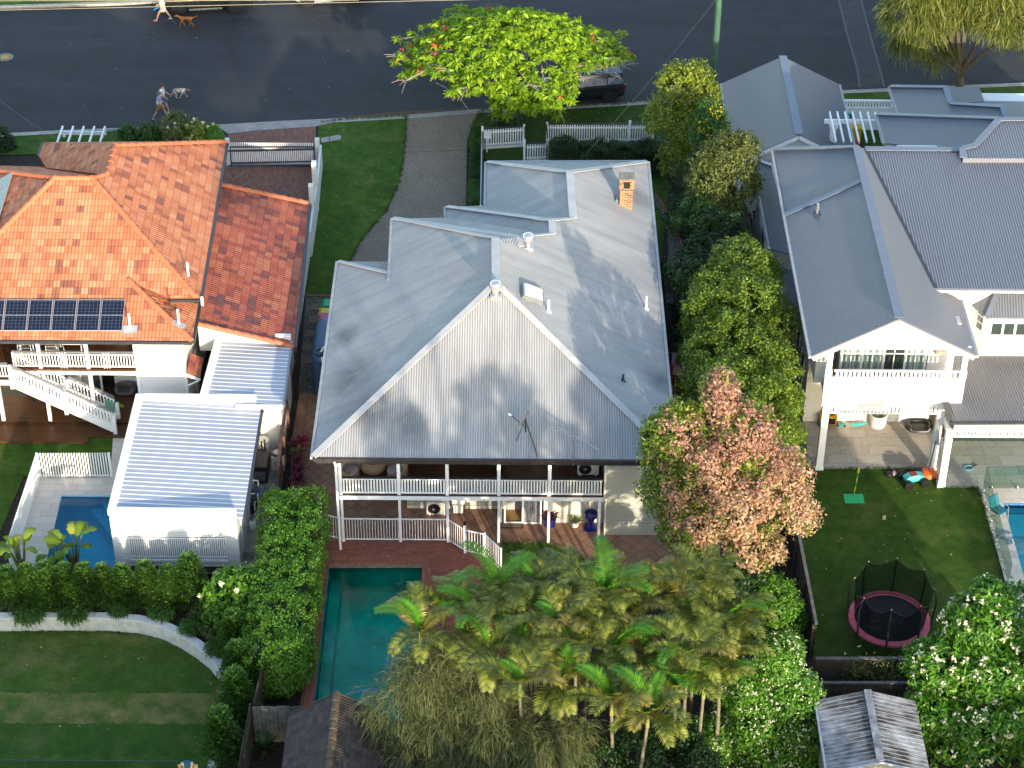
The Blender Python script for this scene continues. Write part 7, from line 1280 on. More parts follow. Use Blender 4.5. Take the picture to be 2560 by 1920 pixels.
banana(58, 1440, 2.3, 'banana leafed plant nearest the left edge by the blade fence', 270, 11); banana(140, 1432, 1.7, 'shorter banana leafed plant in front of the blue pool', 271, 8); banana(188, 1430, 2.4, 'tallest banana leafed plant against the blue pool', 272, 11)
# spiky plants by the brown fence, pot plants
L_CORD = LM('lime_maroon_leaves', [(.08, .12, .02), (.14, .16, .03), (.10, .03, .03)], .25); L_RED = LM('red_leaves', [(.10, .008, .02), (.25, .015, .04), (.35, .03, .07)], .25); L_VAR = LM('variegated_leaves', [(.20, .22, .08), (.34, .34, .16), (.12, .16, .04)], .25)
zs = zoomer(600, 1060, 260 / 1198.)
for i, (x, y, mt, L, lab) in enumerate(((720, 260, L_RED, .62, 'bright red spiky cordyline at the top of the fence row'), (660, 390, L_CORD, .55, 'lime and maroon spiky plant below the red cordyline'), (655, 470, L_PURP, .55, 'purple cordyline in the middle of the fence row'), (670, 590, L_PURP, .6, 'dark maroon cordyline second from the hedge'), (665, 690, L_PURP, .62, 'dark maroon cordyline next to the top of the hedge'), (620, 300, L_PURP, .5, 'maroon cordyline tucked against the brown fence'))): g = G(*zs(x, y)); tag(straps('cordyline', np.array([g + [0, 0, .25]]), 46, L, .07, mt, 280 + i, droop=.8), lab, 'plant', 'cordylines beside the brown fence')
Z2 = zoomer(1200, 1120, 360 / 2212.)
def potplant(px, py, ph, pr, pm, lm, L, n, lab, w=.06, z=0.): g = G(px, py, z); g[1] += pr; t = thing('pot_plant', lab, 'pot plant', g); MB().lathe([(pr * .75, 0), (pr, ph), (pr * .85, ph), (pr * .8, ph - .06), (.01, ph - .06)], g, 16).build('pot', pm, t, smooth=True); o = straps('foliage', np.array([g + [0, 0, ph]]), n, L, w, lm, int(px), t, droop=.7); return t
potplant(*Z2(1070, 1250), .42, .3, M_BLUEP, L_PURP, .62, 60, 'maroon leafed plant in a dark blue pot by the sliding door'); potplant(*Z2(1455, 1240), .25, .2, M_OFFW, L_VAR, .55, 70, 'cream and green spider plant in a small white pot', .035)
t = potplant(1247, 1187, .35, .22, M_BLACK, L_MID, .5, 60, 'leafy plant with pink flowers on the upper verandah', .09, 2.5); 
g = G(660, 1880); tag(straps('agave', np.array([g + [0, 0, .15]]), 34, .8, .1, LM('agave_leaves', [(.02, .06, .02), (.035, .09, .03)], .15), 290, droop=.35, up=1.2), 'green spiky agave in the corner beside the weathered fence', 'plant')
g = G(406, 985); tree('corner_shrub', 'upright glossy green shrub in front of the white house corner', 'shrub', (g[0], g[1], 0), [(g[0], g[1], 1.1, .32, .32, .8), (g[0] + .4, g[1] - .1, .55, .35, .35, .35), (g[0], g[1], .5, .4, .4, .4)], 110, 16, .14, .13, .07, L_GLOSS, 291, .04)
# ---- the clump of cane palms
L_PALM = LM('palm_fronds', [(.045, .065, .010), (.10, .135, .014), (.18, .21, .025), (.29, .29, .06)], .3); L_SPEAR = LM('new_fronds', [(.06, .19, .010), (.10, .28, .015)], .35); L_PALMY = LM('yellowing_fronds', [(.14, .13, .02), (.26, .22, .04), (.34, .28, .08)], .3)
def frond_mesh(seed, L, arch, mat, leaf=.46, n=30):
    r = rng(seed); V_ = []; F = []; th0 = arch; p = np.zeros(3); P_ = []; T_ = []; st = L / n; th = th0
    for i in range(n + 1): P_.append(p.copy()); T_.append(np.array([math.cos(th), 0, math.sin(th)])); p = p + T_[-1] * st; th -= (1.45 + .4 * r.random()) / n * (.35 + 1.4 * i / n)
    for i in range(3, n + 1):
        q = i / n; l = leaf * (math.sin(math.pi * (q * .82 + .12)) ** .6) * r.uniform(.85, 1.1); T = T_[i]; N_ = np.array([-T[2], 0, T[0]])
        for s in (-1, 1):
            d = nrmz(np.array([0, s * .85, 0]) + T * .55 + N_ * r.uniform(.2, .45)); d2 = nrmz(d + np.array([0, 0, -.5])); w_ = nrmz(np.cross(d, N_)) * .029; b0 = len(V_); p0 = P_[i]; p1 = p0 + d * l * .5; p2 = p1 + d2 * l * .5; V_ += [p0 - w_ * .6, p0 + w_ * .6, p1 + w_, p1 - w_, p2 + w_ * .15, p2 - w_ * .15]; F += [[b0, b0 + 1, b0 + 2, b0 + 3], [b0 + 3, b0 + 2, b0 + 4, b0 + 5]]
    m = MB(); m.tube([P_[i] for i in range(0, n + 1, 5)], [.022 - .018 * i / n for i in range(0, n + 1, 5)], 5); b0 = len(V_); V_ += [np.array(q) for q in m.v]; F += [[b0 + k for k in f] for f in m.f if len(f) == 4]
    me = bpy.data.meshes.new('frond'); me.from_pydata([tuple(map(float, q)) for q in V_], [], F); me.materials.append(mat); me.update(); return me
FR = [frond_mesh(300 + i, L, a, (L_PALM, L_PALM, L_SPEAR, L_PALM, L_PALMY)[i]) for i, (L, a) in enumerate(((2.0, 1.2), (1.9, .95), (2.1, 1.35), (1.75, .7), (1.8, 1.1)))]; SP = [frond_mesh(310, 1.4, 1.5, L_SPEAR, .34, 24), frond_mesh(311, 1.25, 1.42, L_SPEAR, .36, 24)]
M_PTRUNK = plain('palm_trunk', (.19, .17, .11), .8, .25, 5., fine=12.); M_SHAFT = plain('crownshaft', (.22, .24, .06), .6, .2)
def palm(c, seed, lab, nf=8):
    r = random.Random(seed); h = c[2]; t = thing('cane_palm', lab, 'palm', (c[0], c[1], 0), 0, 'cane palms in the clump below the grey house'); t['local'] = 1
    lx, ly = r.uniform(-.25, .25), r.uniform(-.25, .25); MB().tube([(-lx, -ly, -.1), (-lx * .6, -ly * .6, h * .5), (0, 0, h - .45)], [.075, .06, .05], 7).build('trunk', M_PTRUNK, t, smooth=True); MB().tube([(0, 0, h - .5), (0, 0, h + .02)], [.075, .045], 8).build('crownshaft', M_SHAFT, t, smooth=True)
    for i in range(nf):
        o = bpy.data.objects.new('frond', FR[(0, 1, 3, 0, 1, 3, 2, 4)[r.randrange(8)]] if i < nf - 1 or seed % 2 else SP[seed % 4 // 2]); COL.objects.link(o); o.parent = t; s = r.uniform(.8, 1.15); o.location = (0, 0, h); o.scale = (s,) * 3; o.rotation_euler = (r.uniform(-.15, .15), r.uniform(-.1, .25), i * 2.4 + r.uniform(-.3, .3))
pp = [(1075, 1470), (1140, 1455), (1000, 1500), (1240, 1475), (1330, 1460), (1440, 1470), (1520, 1480), (1610, 1450), (1680, 1480), (1750, 1470), (1110, 1540), (1190, 1550), (1050, 1580), (1290, 1555), (1390, 1560), (1480, 1560), (1570, 1540), (1660, 1560), (1740, 1550), (1820, 1560), (1220, 1620), (1330, 1640), (1440, 1620), (1540, 1620), (1630, 1640), (1720, 1640), (1800, 1640), (1400, 1700), (1300, 1710), (1580, 1710), (1690, 1720), (1620, 1790), (1760, 1720), (1530, 1760)]
nmx = ['at the left tip over the green pool', 'at the top left over the brick paving', 'overhanging the pool furthest left', 'at the top near the end of the pool fence', 'at the top below the drain grate', 'at the top centre by the small lawn', 'at the top right of the small lawn', 'at the top below the cream boarded wall', 'at the top below the paved corner', 'nearest the foot of the pink tree', 'in the second row on the left', 'in the second row near the pool fence end', 'over the pool edge below the left tip', 'left of the centre of the clump', 'in the very centre of the upper clump', 'right of the centre in the second row', 'in the second row under the boarded wall', 'in the second row beside the pink tree', 'beside the trunk of the pink tree', 'at the far right beside the round shrub', 'above the weeping grey green tree', 'in the middle rows above the weeping tree', 'in the middle of the lower clump', 'with bright new spear in the lower middle', 'in the lower right middle', 'above the white flowering tree', 'at the right end by the white flowering tree', 'in front at the lower centre', 'touching the weeping grey green tree', 'in front at the lower right centre', 'at the lower right with drooping fronds', 'lowest of the clump with long hanging fronds', 'right front beside the white flowering tree', 'low in front with leaning stems']
for i, (px, py) in enumerate(pp):
    if i in (0, 1, 2, 7, 17): continue
    z = 5.2 - .9 * max(0, (py - 1480) / 300.) + .5 * math.sin(i * 2.3); palm(G(px, py, z), 400 + i, 'cane palm ' + nmx[i], 10 + (i % 2))
# ---- foreground crowns
yk = 51.2; weeping('casuarina_tree', 'weeping grey green tree at the bottom centre beside the brown tiled roof', (V(1150, 1900, yk)[0], yk, 0), [lob(1140, 1640, yk + 1.8, 1.2, 1., .9), lob(1060, 1700, yk + 1., 1.1, 1., .9), lob(990, 1770, yk + .4, .9, .9, .9), lob(1200, 1720, yk + .8, 1.1, 1., 1.), lob(1110, 1800, yk, 1.3, 1., 1.), lob(1230, 1830, yk - .4, 1.3, 1., 1.), lob(1350, 1860, yk - .8, 1.2, 1., .9), lob(1430, 1850, yk - .6, .7, .8, .7), lob(1040, 1880, yk - .6, 1.1, 1., .9), lob(1180, 1920, yk - 1.2, 1.5, 1., 1.)], 620, 52, .7, LM('grey_olive_leaves', [(.03, .045, .014), (.065, .088, .026), (.12, .14, .045), (.20, .205, .075)], .3), 320, .16, sl=.5, wid=.016)
def flowering(name, lab, base, lobes, nc, per, cr, L, W, mat, seed, nfl, fs, cat='tree', r0=.14, per_f=5, **kw):
    t = tree(name, lab, cat, base, lobes, nc, per, cr, L, W, mat, seed, r0, M_PALEBARK, **kw); r = rng(seed + 1); C, D = clumps(lobes, nfl, r, (.95, 1.04), -.1); c = np.repeat(C + D * .06, per_f, 0) + r.normal(size=(len(C) * per_f, 3)) * fs * .45; v, f = leaf_quads(c, nrmz(np.repeat(D, per_f, 0) + r.normal(size=c.shape) * .5 + [0, -.3, .4]), r.normal(size=c.shape), r.uniform(.8, 1.2, len(c)) * fs, r.uniform(.5, .8, len(c)) * fs); npmesh('flowers', v, f, L_WHITEF, t); return t
yw_ = 53.; flowering('white_flowering_tree', 'bright green tree dotted with tiny cream flowers left of the weathered shed', (V(1920, 1900, yw_)[0], yw_, 0), [lob(1945, 1650, yw_ + 1.2, .9, .9, .9), lob(1860, 1720, yw_ + .8, 1.1, 1., 1.), lob(1970, 1740, yw_ + .6, 1.2, 1., 1.1), lob(2010, 1830, yw_, 1.0, 1., 1.), lob(1890, 1830, yw_, 1.3, 1., 1.1), lob(1790, 1850, yw_, 1.1, 1., 1.), lob(1960, 1910, yw_ - .6, 1.3, 1., 1.), lob(1830, 1925, yw_ - .6, 1.3, 1., .9), lob(1720, 1900, yw_ - .3, .9, .9, .8), lob(1970, 1620, yw_ + 1.6, .5, .5, .6)], 2300, 26, .26, .13, .065, LM('fresh_leaves', [(.04, .11, .010), (.075, .20, .014), (.12, .29, .02), (.18, .34, .05)], .35), 330, 800, .07, per_f=4)
yf_ = 53.6; flowering('frangipani_tree', 'big frangipani tree with clusters of cream flowers in the bottom right corner', (V(2440, 1800, yf_)[0], yf_, 0), [lob(2440, 1560, yf_ + 1.6, 1.2, 1.1, 1.), lob(2530, 1530, yf_ + 1.7, 1.1, 1.1, 1.), lob(2350, 1660, yf_ + .8, 1.2, 1.1, 1.), lob(2470, 1680, yf_ + .6, 1.5, 1.2, 1.2), lob(2580, 1650, yf_ + .8, 1.2, 1.2, 1.2), lob(2330, 1780, yf_, 1.2, 1.1, 1.), lob(2440, 1800, yf_ - .2, 1.5, 1.2, 1.2), lob(2560, 1790, yf_ - .2, 1.4, 1.2, 1.2), lob(2380, 1890, yf_ - .8, 1.4, 1., 1.), lob(2520, 1900, yf_ - .8, 1.5, 1.1, 1.1), lob(2280, 1840, yf_ - .2, .7, .8, .7), lob(2470, 1490, yf_ + 2., .6, .7, .6)], 2100, 17, .27, .27, .085, LM('frangipani_leaves', [(.028, .09, .010), (.055, .16, .014), (.10, .25, .02), (.15, .31, .03)], .3, .35), 340, 330, .13, per_f=6)
g = G(1925, 1600); l = [lob(1925, 1500, g[1] + .5, 1.1, 1.1, 1.), lob(1890, 1540, g[1] + .2, .9, .9, .9), lob(1960, 1545, g[1] + .2, .8, .8, .9)]; tree('round_garden_bush', 'rounded green bush beside the dark boundary fence of the right lawn', 'shrub', g, l, 520, 24, .24, .12, .06, L_LIME, 350, .07)
for i, (px, py, y, rx) in enumerate(((1830, 1470, 58., .7), (1880, 1430, 59.5, .7), (1760, 1560, 56., .7), (1600, 1880, 50.6, 1.), (1500, 1900, 50.2, .9), (1700, 1850, 51.5, .8), (1740, 1910, 50.4, .7))): l = lob(px, py, y, rx); tree('shade_shrub', ['dark shrub at the foot of the pink tree', 'dark shrub between the pink tree trunk and the fence', 'dark shrub right of the palm stems', 'dark shrub under the lowest palm fronds', 'dark shrub between the weeping tree and the palms', 'dark shrub left of the white flowering tree', 'dark shrub at the bottom edge by the white flowering tree'][i], 'shrub', (l[0], l[1], 0), [(l[0], l[1], max(.5, l[2]), rx, rx, rx * .9)], 130, 20, .25, .14, .07, L_DARK, 360 + i, .05)
# ============================================================ fences, sheds, vehicles, people, the rest
def picket(name, label, a, b, h, gate=False, pitch=.125, w=.06):
    a, b = np.array([a[0], a[1], 0.]), np.array([b[0], b[1], 0.]); T = thing(name, label, 'gate' if gate else 'fence', (a + b) / 2); L = np.linalg.norm(b - a); ang = math.atan2(b[1] - a[1], b[0] - a[0]); n = max(2, round(L / pitch)); m = MB(); nr = np.array([-math.sin(ang), math.cos(ang), 0])
    for i in range(n): c = a + (b - a) * (i + .5) / n - nr * .035; m.cbox((c[0], c[1], .08), w, .02, h - .12, ang)
    m.build('pickets', M_WHITE, T); m = MB()
    for z in (.28, h - .22): m.bar(a + [0, 0, z], b + [0, 0, z], .04, .08)
    m.bar(a + nr * .02 + [0, 0, .06], b + nr * .02 + [0, 0, .06], .03, .14); m.build('rail', M_WHITE, T); m = MB(); m.bar(a + nr * .04 + [0, 0, h + .0], b + nr * .04 + [0, 0, h + .0], .07, .04); m.build('capping_rail', M_DKMET, T)
    for c in ((a, b) if not gate else ()): MB().cbox((c[0], c[1], 0), .1, .1, h + .14, ang).build('post', M_WHITE, T)
    return T
zp3 = zoomer(1180, 280, 480 / 2212.)
A1, A2, A3 = G(*zp3(120, 430)), G(*zp3(598, 400)), G(*zp3(602, 585)); B3, B2, B1 = G(*zp3(876, 575)), G(*zp3(862, 372)), G(*zp3(2080, 372))
picket('picket_fence', 'white picket fence with the mailbox beside the gravel driveway', A1, A2, 1.2); picket('picket_fence', 'short white picket return left of the gate', A2, A3, 1.2, pitch=.2); picket('picket_gate', 'narrow white picket gate between two posts', A3 + [.1, 0, 0], B3 - [.1, 0, 0], 1.12, True)
picket('picket_fence', 'short white picket return right of the gate', B3, B2, 1.2, pitch=.2); picket('picket_fence', 'long white picket fence partly hidden by clipped shrubs', B2, B1, 1.2); S1_ = G(*zp3(102, 1330)); picket('picket_fence', 'thin white picket fence running behind the box hedge to the house', A1, S1_, 1.1, pitch=.14)
p = V(*zp3(1818, 120), B2[1] - .02); tag(MB().box(p[0] - .06, p[0] + .06, p[1] - .2, p[1] - .08, 0, 1.5).build('fence_post', M_WHITE), 'taller white post standing proud of the long picket fence', 'post')
p = V(*zp3(172, 275), A1[1] - .25); t = thing('mailbox', 'white mailbox fixed behind the picket fence by the driveway', 'mailbox', (p[0], p[1], 0)); MB().box(p[0] - .18, p[0] + .18, p[1] - .12, p[1] + .14, .85, 1.06).build('box', M_WHITE, t); MB().add([(p[0] - .2, p[1] - .15, 1.06), (p[0] + .2, p[1] - .15, 1.06), (p[0] + .2, p[1] + .17, 1.1), (p[0] - .2, p[1] + .17, 1.1), (p[0] - .2, p[1] - .15, 1.08), (p[0] + .2, p[1] - .15, 1.08), (p[0] + .2, p[1] + .17, 1.13), (p[0] - .2, p[1] + .17, 1.13)], [(3, 2, 1, 0), (4, 5, 6, 7), (0, 1, 5, 4), (1, 2, 6, 5), (2, 3, 7, 6), (3, 0, 4, 7)]).build('lid', M_CREAM, t); MB().box(p[0] - .04, p[0] + .04, p[1] - .04, p[1] + .04, 0, .85).build('stand', M_WHITE, t)
# boundary fences
paling('paling_fence', 'dark stained timber fence along the left side of the right lawn', [G(2031, 1640), G(1984, 1390), G(1955, 1180)], 1.6, M_DKFENCE, cap=M_GRFENCE)
yA = G(2150, 1722)[1]; paling('paling_fence', 'vine covered timber fence at the near end of the right lawn', [np.array([G(2031, 1640)[0] - .2, yA, 0]), np.array([19., yA + .1, 0])], 1.5, M_DKFENCE, cap=M_GRFENCE)
yB_ = yA - 1.25; paling('paling_fence', 'second dark timber fence directly behind the weathered shed roof', [np.array([11.0, yB_, 0]), np.array([19., yB_ + .1, 0])], 1.5, M_DKFENCE, cap=M_GRFENCE)
r = rng(500); k = 70; c0 = np.stack([r.uniform(12.1, 17.5, k), np.full(k, yA - .1) + r.uniform(-.45, .05, k), r.uniform(.55, 1.6, k)], 1); t = thing('fence_vine', 'yellow green creeper hanging over the fence behind the shed', 'vine', (14.5, yA, 0)); c = np.repeat(c0, 26, 0) + r.normal(size=(k * 26, 3)) * [.25, .1, .16]; v, f = leaf_quads(c, nrmz(r.normal(size=c.shape) * .7 + [0, -.6, .6]), r.normal(size=c.shape) + [0, 0, -.6], r.uniform(.08, .2, len(c)), r.uniform(.03, .07, len(c))); npmesh('leaves', v, f, L_OLIVE, t)
paling('paling_fence', 'black timber fence between the conifers and the blue pool', [np.array([-32., 61.45, 0]), np.array([-9.6, 61.5, 0])], .42, M_BLACK, z0=-.1, cap=M_BLACK)
Zb = zoomer(440, 1700, 280 / 2111.)
g0, g1 = G(*Zb(1500, 1160)), G(*Zb(2080, 1160)); M_WPAL = plain('weathered_paling', (.13, .14, .12), .9, .4, 4., fine=7.)
paling('paling_fence', 'weathered grey green paling fence beside the brown tiled roof', [g0, g1 + [1.2, 0, 0]], 1.75, M_WPAL, w=.14); paling('paling_fence', 'dark side fence running to the bottom edge left of the agave', [g0 + [-.1, .1, 0], g0 + [-.25, -5.5, 0]], 1.75, M_DKFENCE)
paling('paling_fence', 'dark fence between the hedge end and the weathered palings', [g0 + [0, .2, 0], np.array([g0[0] + .2, g0[1] + 3.2, 0])], 1.7, M_DKFENCE, w=.14)
paling('side_fence', 'dark timber fence along the far side garden by the narrow path', [G(1845, 540), G(1868, 620), G(1880, 700)], 1.7, M_DKFENCE)
# weathered shed
sr0, sr1 = G(2172, 1726, 2.5), G(2201, 1903, 2.5); el0, el1 = G(2061.6, 1736, 2.0), G(2066, 1909, 2.0); er0, er1 = sr0 * 2 - el0, sr1 * 2 - el1; er0[2] = er1[2] = 2.0; el1[1] = er1[1] = sr1[1]; el0[1] = er0[1] = sr0[1]; el0[0] = el1[0]; er0[0] = er1[0]; sr0[0] = sr1[0] = (el0[0] + er0[0]) / 2
_t = NT('weathered_sheet'); uv = uvn(_t); sp = _t.n('SeparateXYZ'); _t.l(uv, sp.inputs[0]); fr = _t.math('FRACT', _t.math('DIVIDE', sp.outputs[0], .19)); mp = _t.n('Mapping'); mp.inputs['Scale'].default_value = (3, .5, 1); _t.l(uv, mp.inputs[0]); f1 = _t.noise(mp.outputs[0], 2., 6, .7); f2 = _t.noise(_t.pos(), .7, 4)
cc = _t.ramp(_t.math('ADD', f1, _t.math('MULTIPLY_ADD', f2, 1.1, -.55)), [(.36, (.035, .03, .028)), (.52, (.20, .20, .21)), (.72, (.42, .43, .45))]); rb = _t.ramp(fr, [(0, (1, 1, 1)), (.12, (1, 1, 1)), (.2, (0, 0, 0)), (.92, (0, 0, 0)), (1, (1, 1, 1))]); cc = _t.mix(_t.mix(1., rb, (.75,) * 3, 'MULTIPLY'), cc, (.45, .42, .36)); _t.col(cc); _t.bump(rb, .025); M_WSHEET = _t.set(.7, 0, .3)
sh = thing('garden_shed', 'small cream ribbed shed with a stained grey gable roof', 'shed', (sr1 + sr0) / 2 * [1, 1, 0]); o = MB().slab([[el0, sr0, sr1, el1], [sr0, er0, er1, sr1]], .05).build('roof', M_WSHEET, sh); m = MB(); m.bar(sr0 + [0, 0, .04], sr1 + [0, 0, .04], .26, .03); m.build('ridge_cap', plain('stained_cap', (.22, .23, .25), .6, .5, 3.), o); m = MB(); m.bar(el0 + [-.05, 0, -.05], el1 + [-.05, 0, -.05], .08, .1); m.bar(el1 + [0, -.03, -.05], sr1 + [0, -.03, -.05], .04, .1); m.bar(er1 + [0, -.03, -.05], sr1 + [0, -.03, -.05], .04, .1); m.build('gutter', plain('gutter_pale', (.42, .44, .46), .5, .1), o)
m = MB(); m.box(el0[0] + .12, er0[0] - .12, sr1[1] + .15, sr0[1] - .1, 0, 1.95); m.add([(el0[0] + .12, sr1[1] + .15, 1.95), (er0[0] - .12, sr1[1] + .15, 1.95), (sr0[0], sr1[1] + .15, 2.42)], [(0, 1, 2)]); m.build('wall', weatherboard('cream_ribbed_sheet', (.50, .44, .28), .16, 'X'), sh)
# brown tiled gazebo roof
r0_, r1_ = G(842, 1733, 3.0), G(822, 1925, 3.0); r1_[1] = 47.5; xm = (r0_[0] + r1_[0]) / 2; e0 = G(717, 1789, 2.25); hw = xm - e0[0]; yb0 = r0_[1]; mk = lambda x, y, z: np.array([x, y, z])
gz_ = thing('gazebo', 'dark brown tiled gable roof of a garden pavilion at the pool end', 'pavilion', (xm, (yb0 + 47.5) / 2, 0)); k0, k1 = mk(xm, yb0, 3.0), mk(xm, 47.5, 3.0); M_BRT = tile_roof('brown_roof_tiles', [(.045, .032, .028), (.062, .045, .038), (.075, .054, .046), (.09, .066, .056)], .26, .22)
zl = 3.0 - .62 * hw; o = MB().slab([[mk(xm - hw, yb0 - .0, zl), k0, k1, mk(xm - hw, 47.5, zl)], [k0, mk(xm + hw, yb0, zl), mk(xm + hw, 47.5, zl), k1]], .08).build('roof', M_BRT, gz_); m = MB(); ridge_tiles(m, k0, k1, .26); m.build('ridge_cap', plain('brown_ridge', (.11, .075, .045), .8, .35, 6.), o); m = MB(); m.bar(mk(xm - hw, yb0 + .02, zl - .05), k0 + [0, .02, -.05], .03, .14); m.bar(mk(xm + hw, yb0 + .02, zl - .05), k0 + [0, .02, -.05], .03, .14); m.build('barge_board', plain('brown_timber', (.10, .05, .025), .8, .2), o)
for sx in (-1, 1):
    for y in (yb0 - .4, 48.2): MB().box(xm + sx * (hw - .25) - .06, xm + sx * (hw - .25) + .06, y - .06, y + .06, 0, zl + .05).build('post', plain('brown_timber', (.10, .05, .025), .8, .2), gz_)
# drain grate, pool hoses, light
q = G(*ZH(1257, 320), .02); t = thing('drain_grate', 'rusty rectangular drain grate set in the small back lawn', 'drain', q); m = MB(); [m.box(q[0] - .42, q[0] + .42, q[1] - .3 + .6 * i, q[1] - .26 + .6 * i, .016, .05) for i in (0, .93)]; [m.box(q[0] - .42 + .8 * i, q[0] - .38 + .8 * i, q[1] - .26, q[1] + .26, .016, .05) for i in (0, 1)]; m.build('frame', plain('rust_frame', (.10, .055, .04), .8, .3), t); m = MB(); [m.box(q[0] - .36 + .045 * i, q[0] - .345 + .045 * i, q[1] - .26, q[1] + .26, .02, .045) for i in range(17)]; m.build('bars', plain('rust_frame', (.10, .055, .04), .8, .3), t)
M_HOSE = plain('float_hose', (.16, .32, .55), .5, .1)
for pts, lab in (([(480, 865), (430, 845), (380, 845), (335, 880), (308, 930), (305, 970), (330, 1020), (350, 1060)], 'light blue floating pool hose curving out from under the palms'), ([(30, 1180), (80, 1160), (140, 1150), (200, 1140), (260, 1150)], 'light blue floating pool hose near the brown gazebo roof')): m = MB(); m.tube([G(*ZH(*p), -.09) for p in pts], .028, 6); tag(m.build('pool_hose', M_HOSE, smooth=True), lab, 'hose')
q = V(*ZH(224, 358), POOL1[0][1] - .01); m = MB(); m.lathe([(.13, 0), (.13, .02), (.09, .03)], (0, 0, 0), 16).xf(lambda p: (q[0] + p[0], POOL1[0][1] - .005 - p[2], -.34 + p[1]), 48); tag(m.build('pool_light', M_WHITE), 'round white pool light on the far wall of the green pool', 'light')
# washing beside the grey house
zw = Z7; t = thing('clothes_line', 'clothes line hung with white sheets and red towels beside the grey house', 'clothes line', G(1668, 900)); xw = G(1668, 880)[0]; yw0 = 72.2; MB().tube([(xw, yw0, 0), (xw, yw0, 2.1)], .03).build('pole', M_GREY, t); m = MB(); [m.tube([(xw - .75, yw0 + d, 2.05), (xw + 1.3, yw0 + d, 2.05)], .008, 4) for d in (-1.3, -.6, 0, .9, 1.8)]; m.build('line', M_GREY, t)
for i, (x, y, w_, h_, c, lab) in enumerate(((.35, -1.25, 1.3, 1.1, (.62, .62, .68), 'large white sheet hanging lowest on the clothes line'), (.5, 1.75, 1.1, 1.1, (.60, .60, .70), 'white sheet hanging highest on the clothes line'), (-.35, .85, .6, .9, (.30, .02, .03), 'dark red towel on the clothes line'), (-.45, 1.75, .5, .8, (.06, .07, .09), 'dark garment on the clothes line nearest the eave'), (-.4, -.55, .5, .6, (.62, .60, .62), 'small white cloth on the clothes line beside the eave'))):
    m = MB(); n = 9; vs = []
    for j in range(n):
        for kz in range(5): vs.append((xw + x - w_ / 2 + w_ * j / (n - 1), yw0 + y + .05 * math.sin(j * 1.7 + i) * (kz / 4 + .2) - .1 * (kz / 4) ** 2, 2.06 - h_ * kz / 4))
    m.add(vs, [(j * 5 + kz, j * 5 + kz + 1, (j + 1) * 5 + kz + 1, (j + 1) * 5 + kz) for j in range(n - 1) for kz in range(4)]); tag(m.build('laundry', plain('cloth_%d' % i, c, .9, .06), smooth=True), lab, 'laundry')
# trampoline
q = G(2223, 1546, .72); tq = thing('trampoline', 'round trampoline with a pink padded rim and black safety net', 'trampoline', (q[0], q[1], 0)); cx, cy, zt = q; M_PAD = plain('pink_pad', (.55, .095, .13), .55, .2, 5.); n = 48
m = MB(); m.lathe([(1.28, zt), (1.29, zt + .035), (1.4, zt + .05), (1.52, zt + .03), (1.54, zt - .04), (1.5, zt - .06), (1.3, zt - .02)], (cx, cy, 0), n, ring=True); pd = m.build('rim_pad', M_PAD, tq, smooth=True)
mt = MB().lathe([(1.29, zt - .01), (.01, zt - .012)], (cx, cy, 0), n).build('mat', plain('mat_black', (.010, .010, .011), .7, .2), tq)
m = MB(); m.lathe([(1.46, .66), (1.5, .66), (1.5, .70), (1.46, .70)], (cx, cy, 0), n, ring=True)
for i in range(4):
    a = i * math.pi / 2 + .4; b = a + .55; pa, pb = [np.array([cx + 1.45 * math.cos(z), cy + 1.45 * math.sin(z), 0]) for z in (a, b)]; m.tube([pa + [0, 0, .66], pa + [0, 0, .02], pb + [0, 0, .02], pb + [0, 0, .66]], .02, 6)
m.build('steel_frame', M_DKMET, tq)
def pole_pts(a): return [np.array([cx + r_ * math.cos(a), cy + r_ * math.sin(a), zz]) for r_, zz in ((1.53, .45), (1.58, zt + .5), (1.62, zt + 1.1), (1.55, zt + 1.55), (1.46, zt + 1.75))]
_n = NT('net_mesh'); tp = _n.n('BsdfTransparent'); df = _n.n('BsdfDiffuse'); df.inputs[0].default_value = (.008, .009, .008, 1); mx = _n.n('MixShader', i_Fac=.66); _n.l(tp.outputs[0], mx.inputs[1]); _n.l(df.outputs[0], mx.inputs[2]); _n.l(mx.outputs[0], _n.out.inputs[0]); M_NET = _n.m
A_0 = math.radians(90 - 12); tops = []
for i in range(8):
    a = A_0 + i * math.pi / 4; pts = pole_pts(a); p_ = MB().tube(pts, [.04, .045, .04, .025, .018], 8).build('net_pole', plain('pole_sleeve', (.03, .03, .032), .7, .3), tq, smooth=True); MB().ball(pts[-1], .03).build('pole_cap', plain('cap_tan', (.4, .3, .15), .6, .1), p_); tops.append(pts[-1])
m = MB(); vs = []; S = 48; Hh_ = 6
for i in range(S + 1):
    a = A_0 + 2 * math.pi * i / S; sag = .30 * math.sin(math.pi * ((i % 6) / 6)) ; 
    for j in range(Hh_ + 1): f = j / Hh_; rr_ = 1.30 + .15 * f ; vs.append((cx + rr_ * math.cos(a), cy + rr_ * math.sin(a), zt + .04 + (1.68 - sag) * f))
m.add(vs, [(i * 7 + j, (i + 1) * 7 + j, (i + 1) * 7 + j + 1, i * 7 + j + 1) for i in range(S) for j in range(Hh_)]); nt_ = m.build('safety_net', M_NET, tq, smooth=True); m = MB(); m.tube([vs[i * 7 + 6] for i in range(S + 1)], .012, 5); m.build('net_edge', M_BLACK, nt_)
cu = bpy.data.curves.new('lettering', 'FONT'); cu.body = 'vuly'; cu.size = .42; cu.align_x = 'CENTER'; cu.extrude = .001; cu.materials.append(plain('mat_print', (.07, .07, .075), .6, .1)); lt = bpy.data.objects.new('lettering', cu); COL.objects.link(lt); lt.parent = mt; lt.matrix_basis = Matrix.Translation((cx + .2, cy - .15, zt - .005)) @ Matrix.Rotation(R(-8), 4, 'Z')
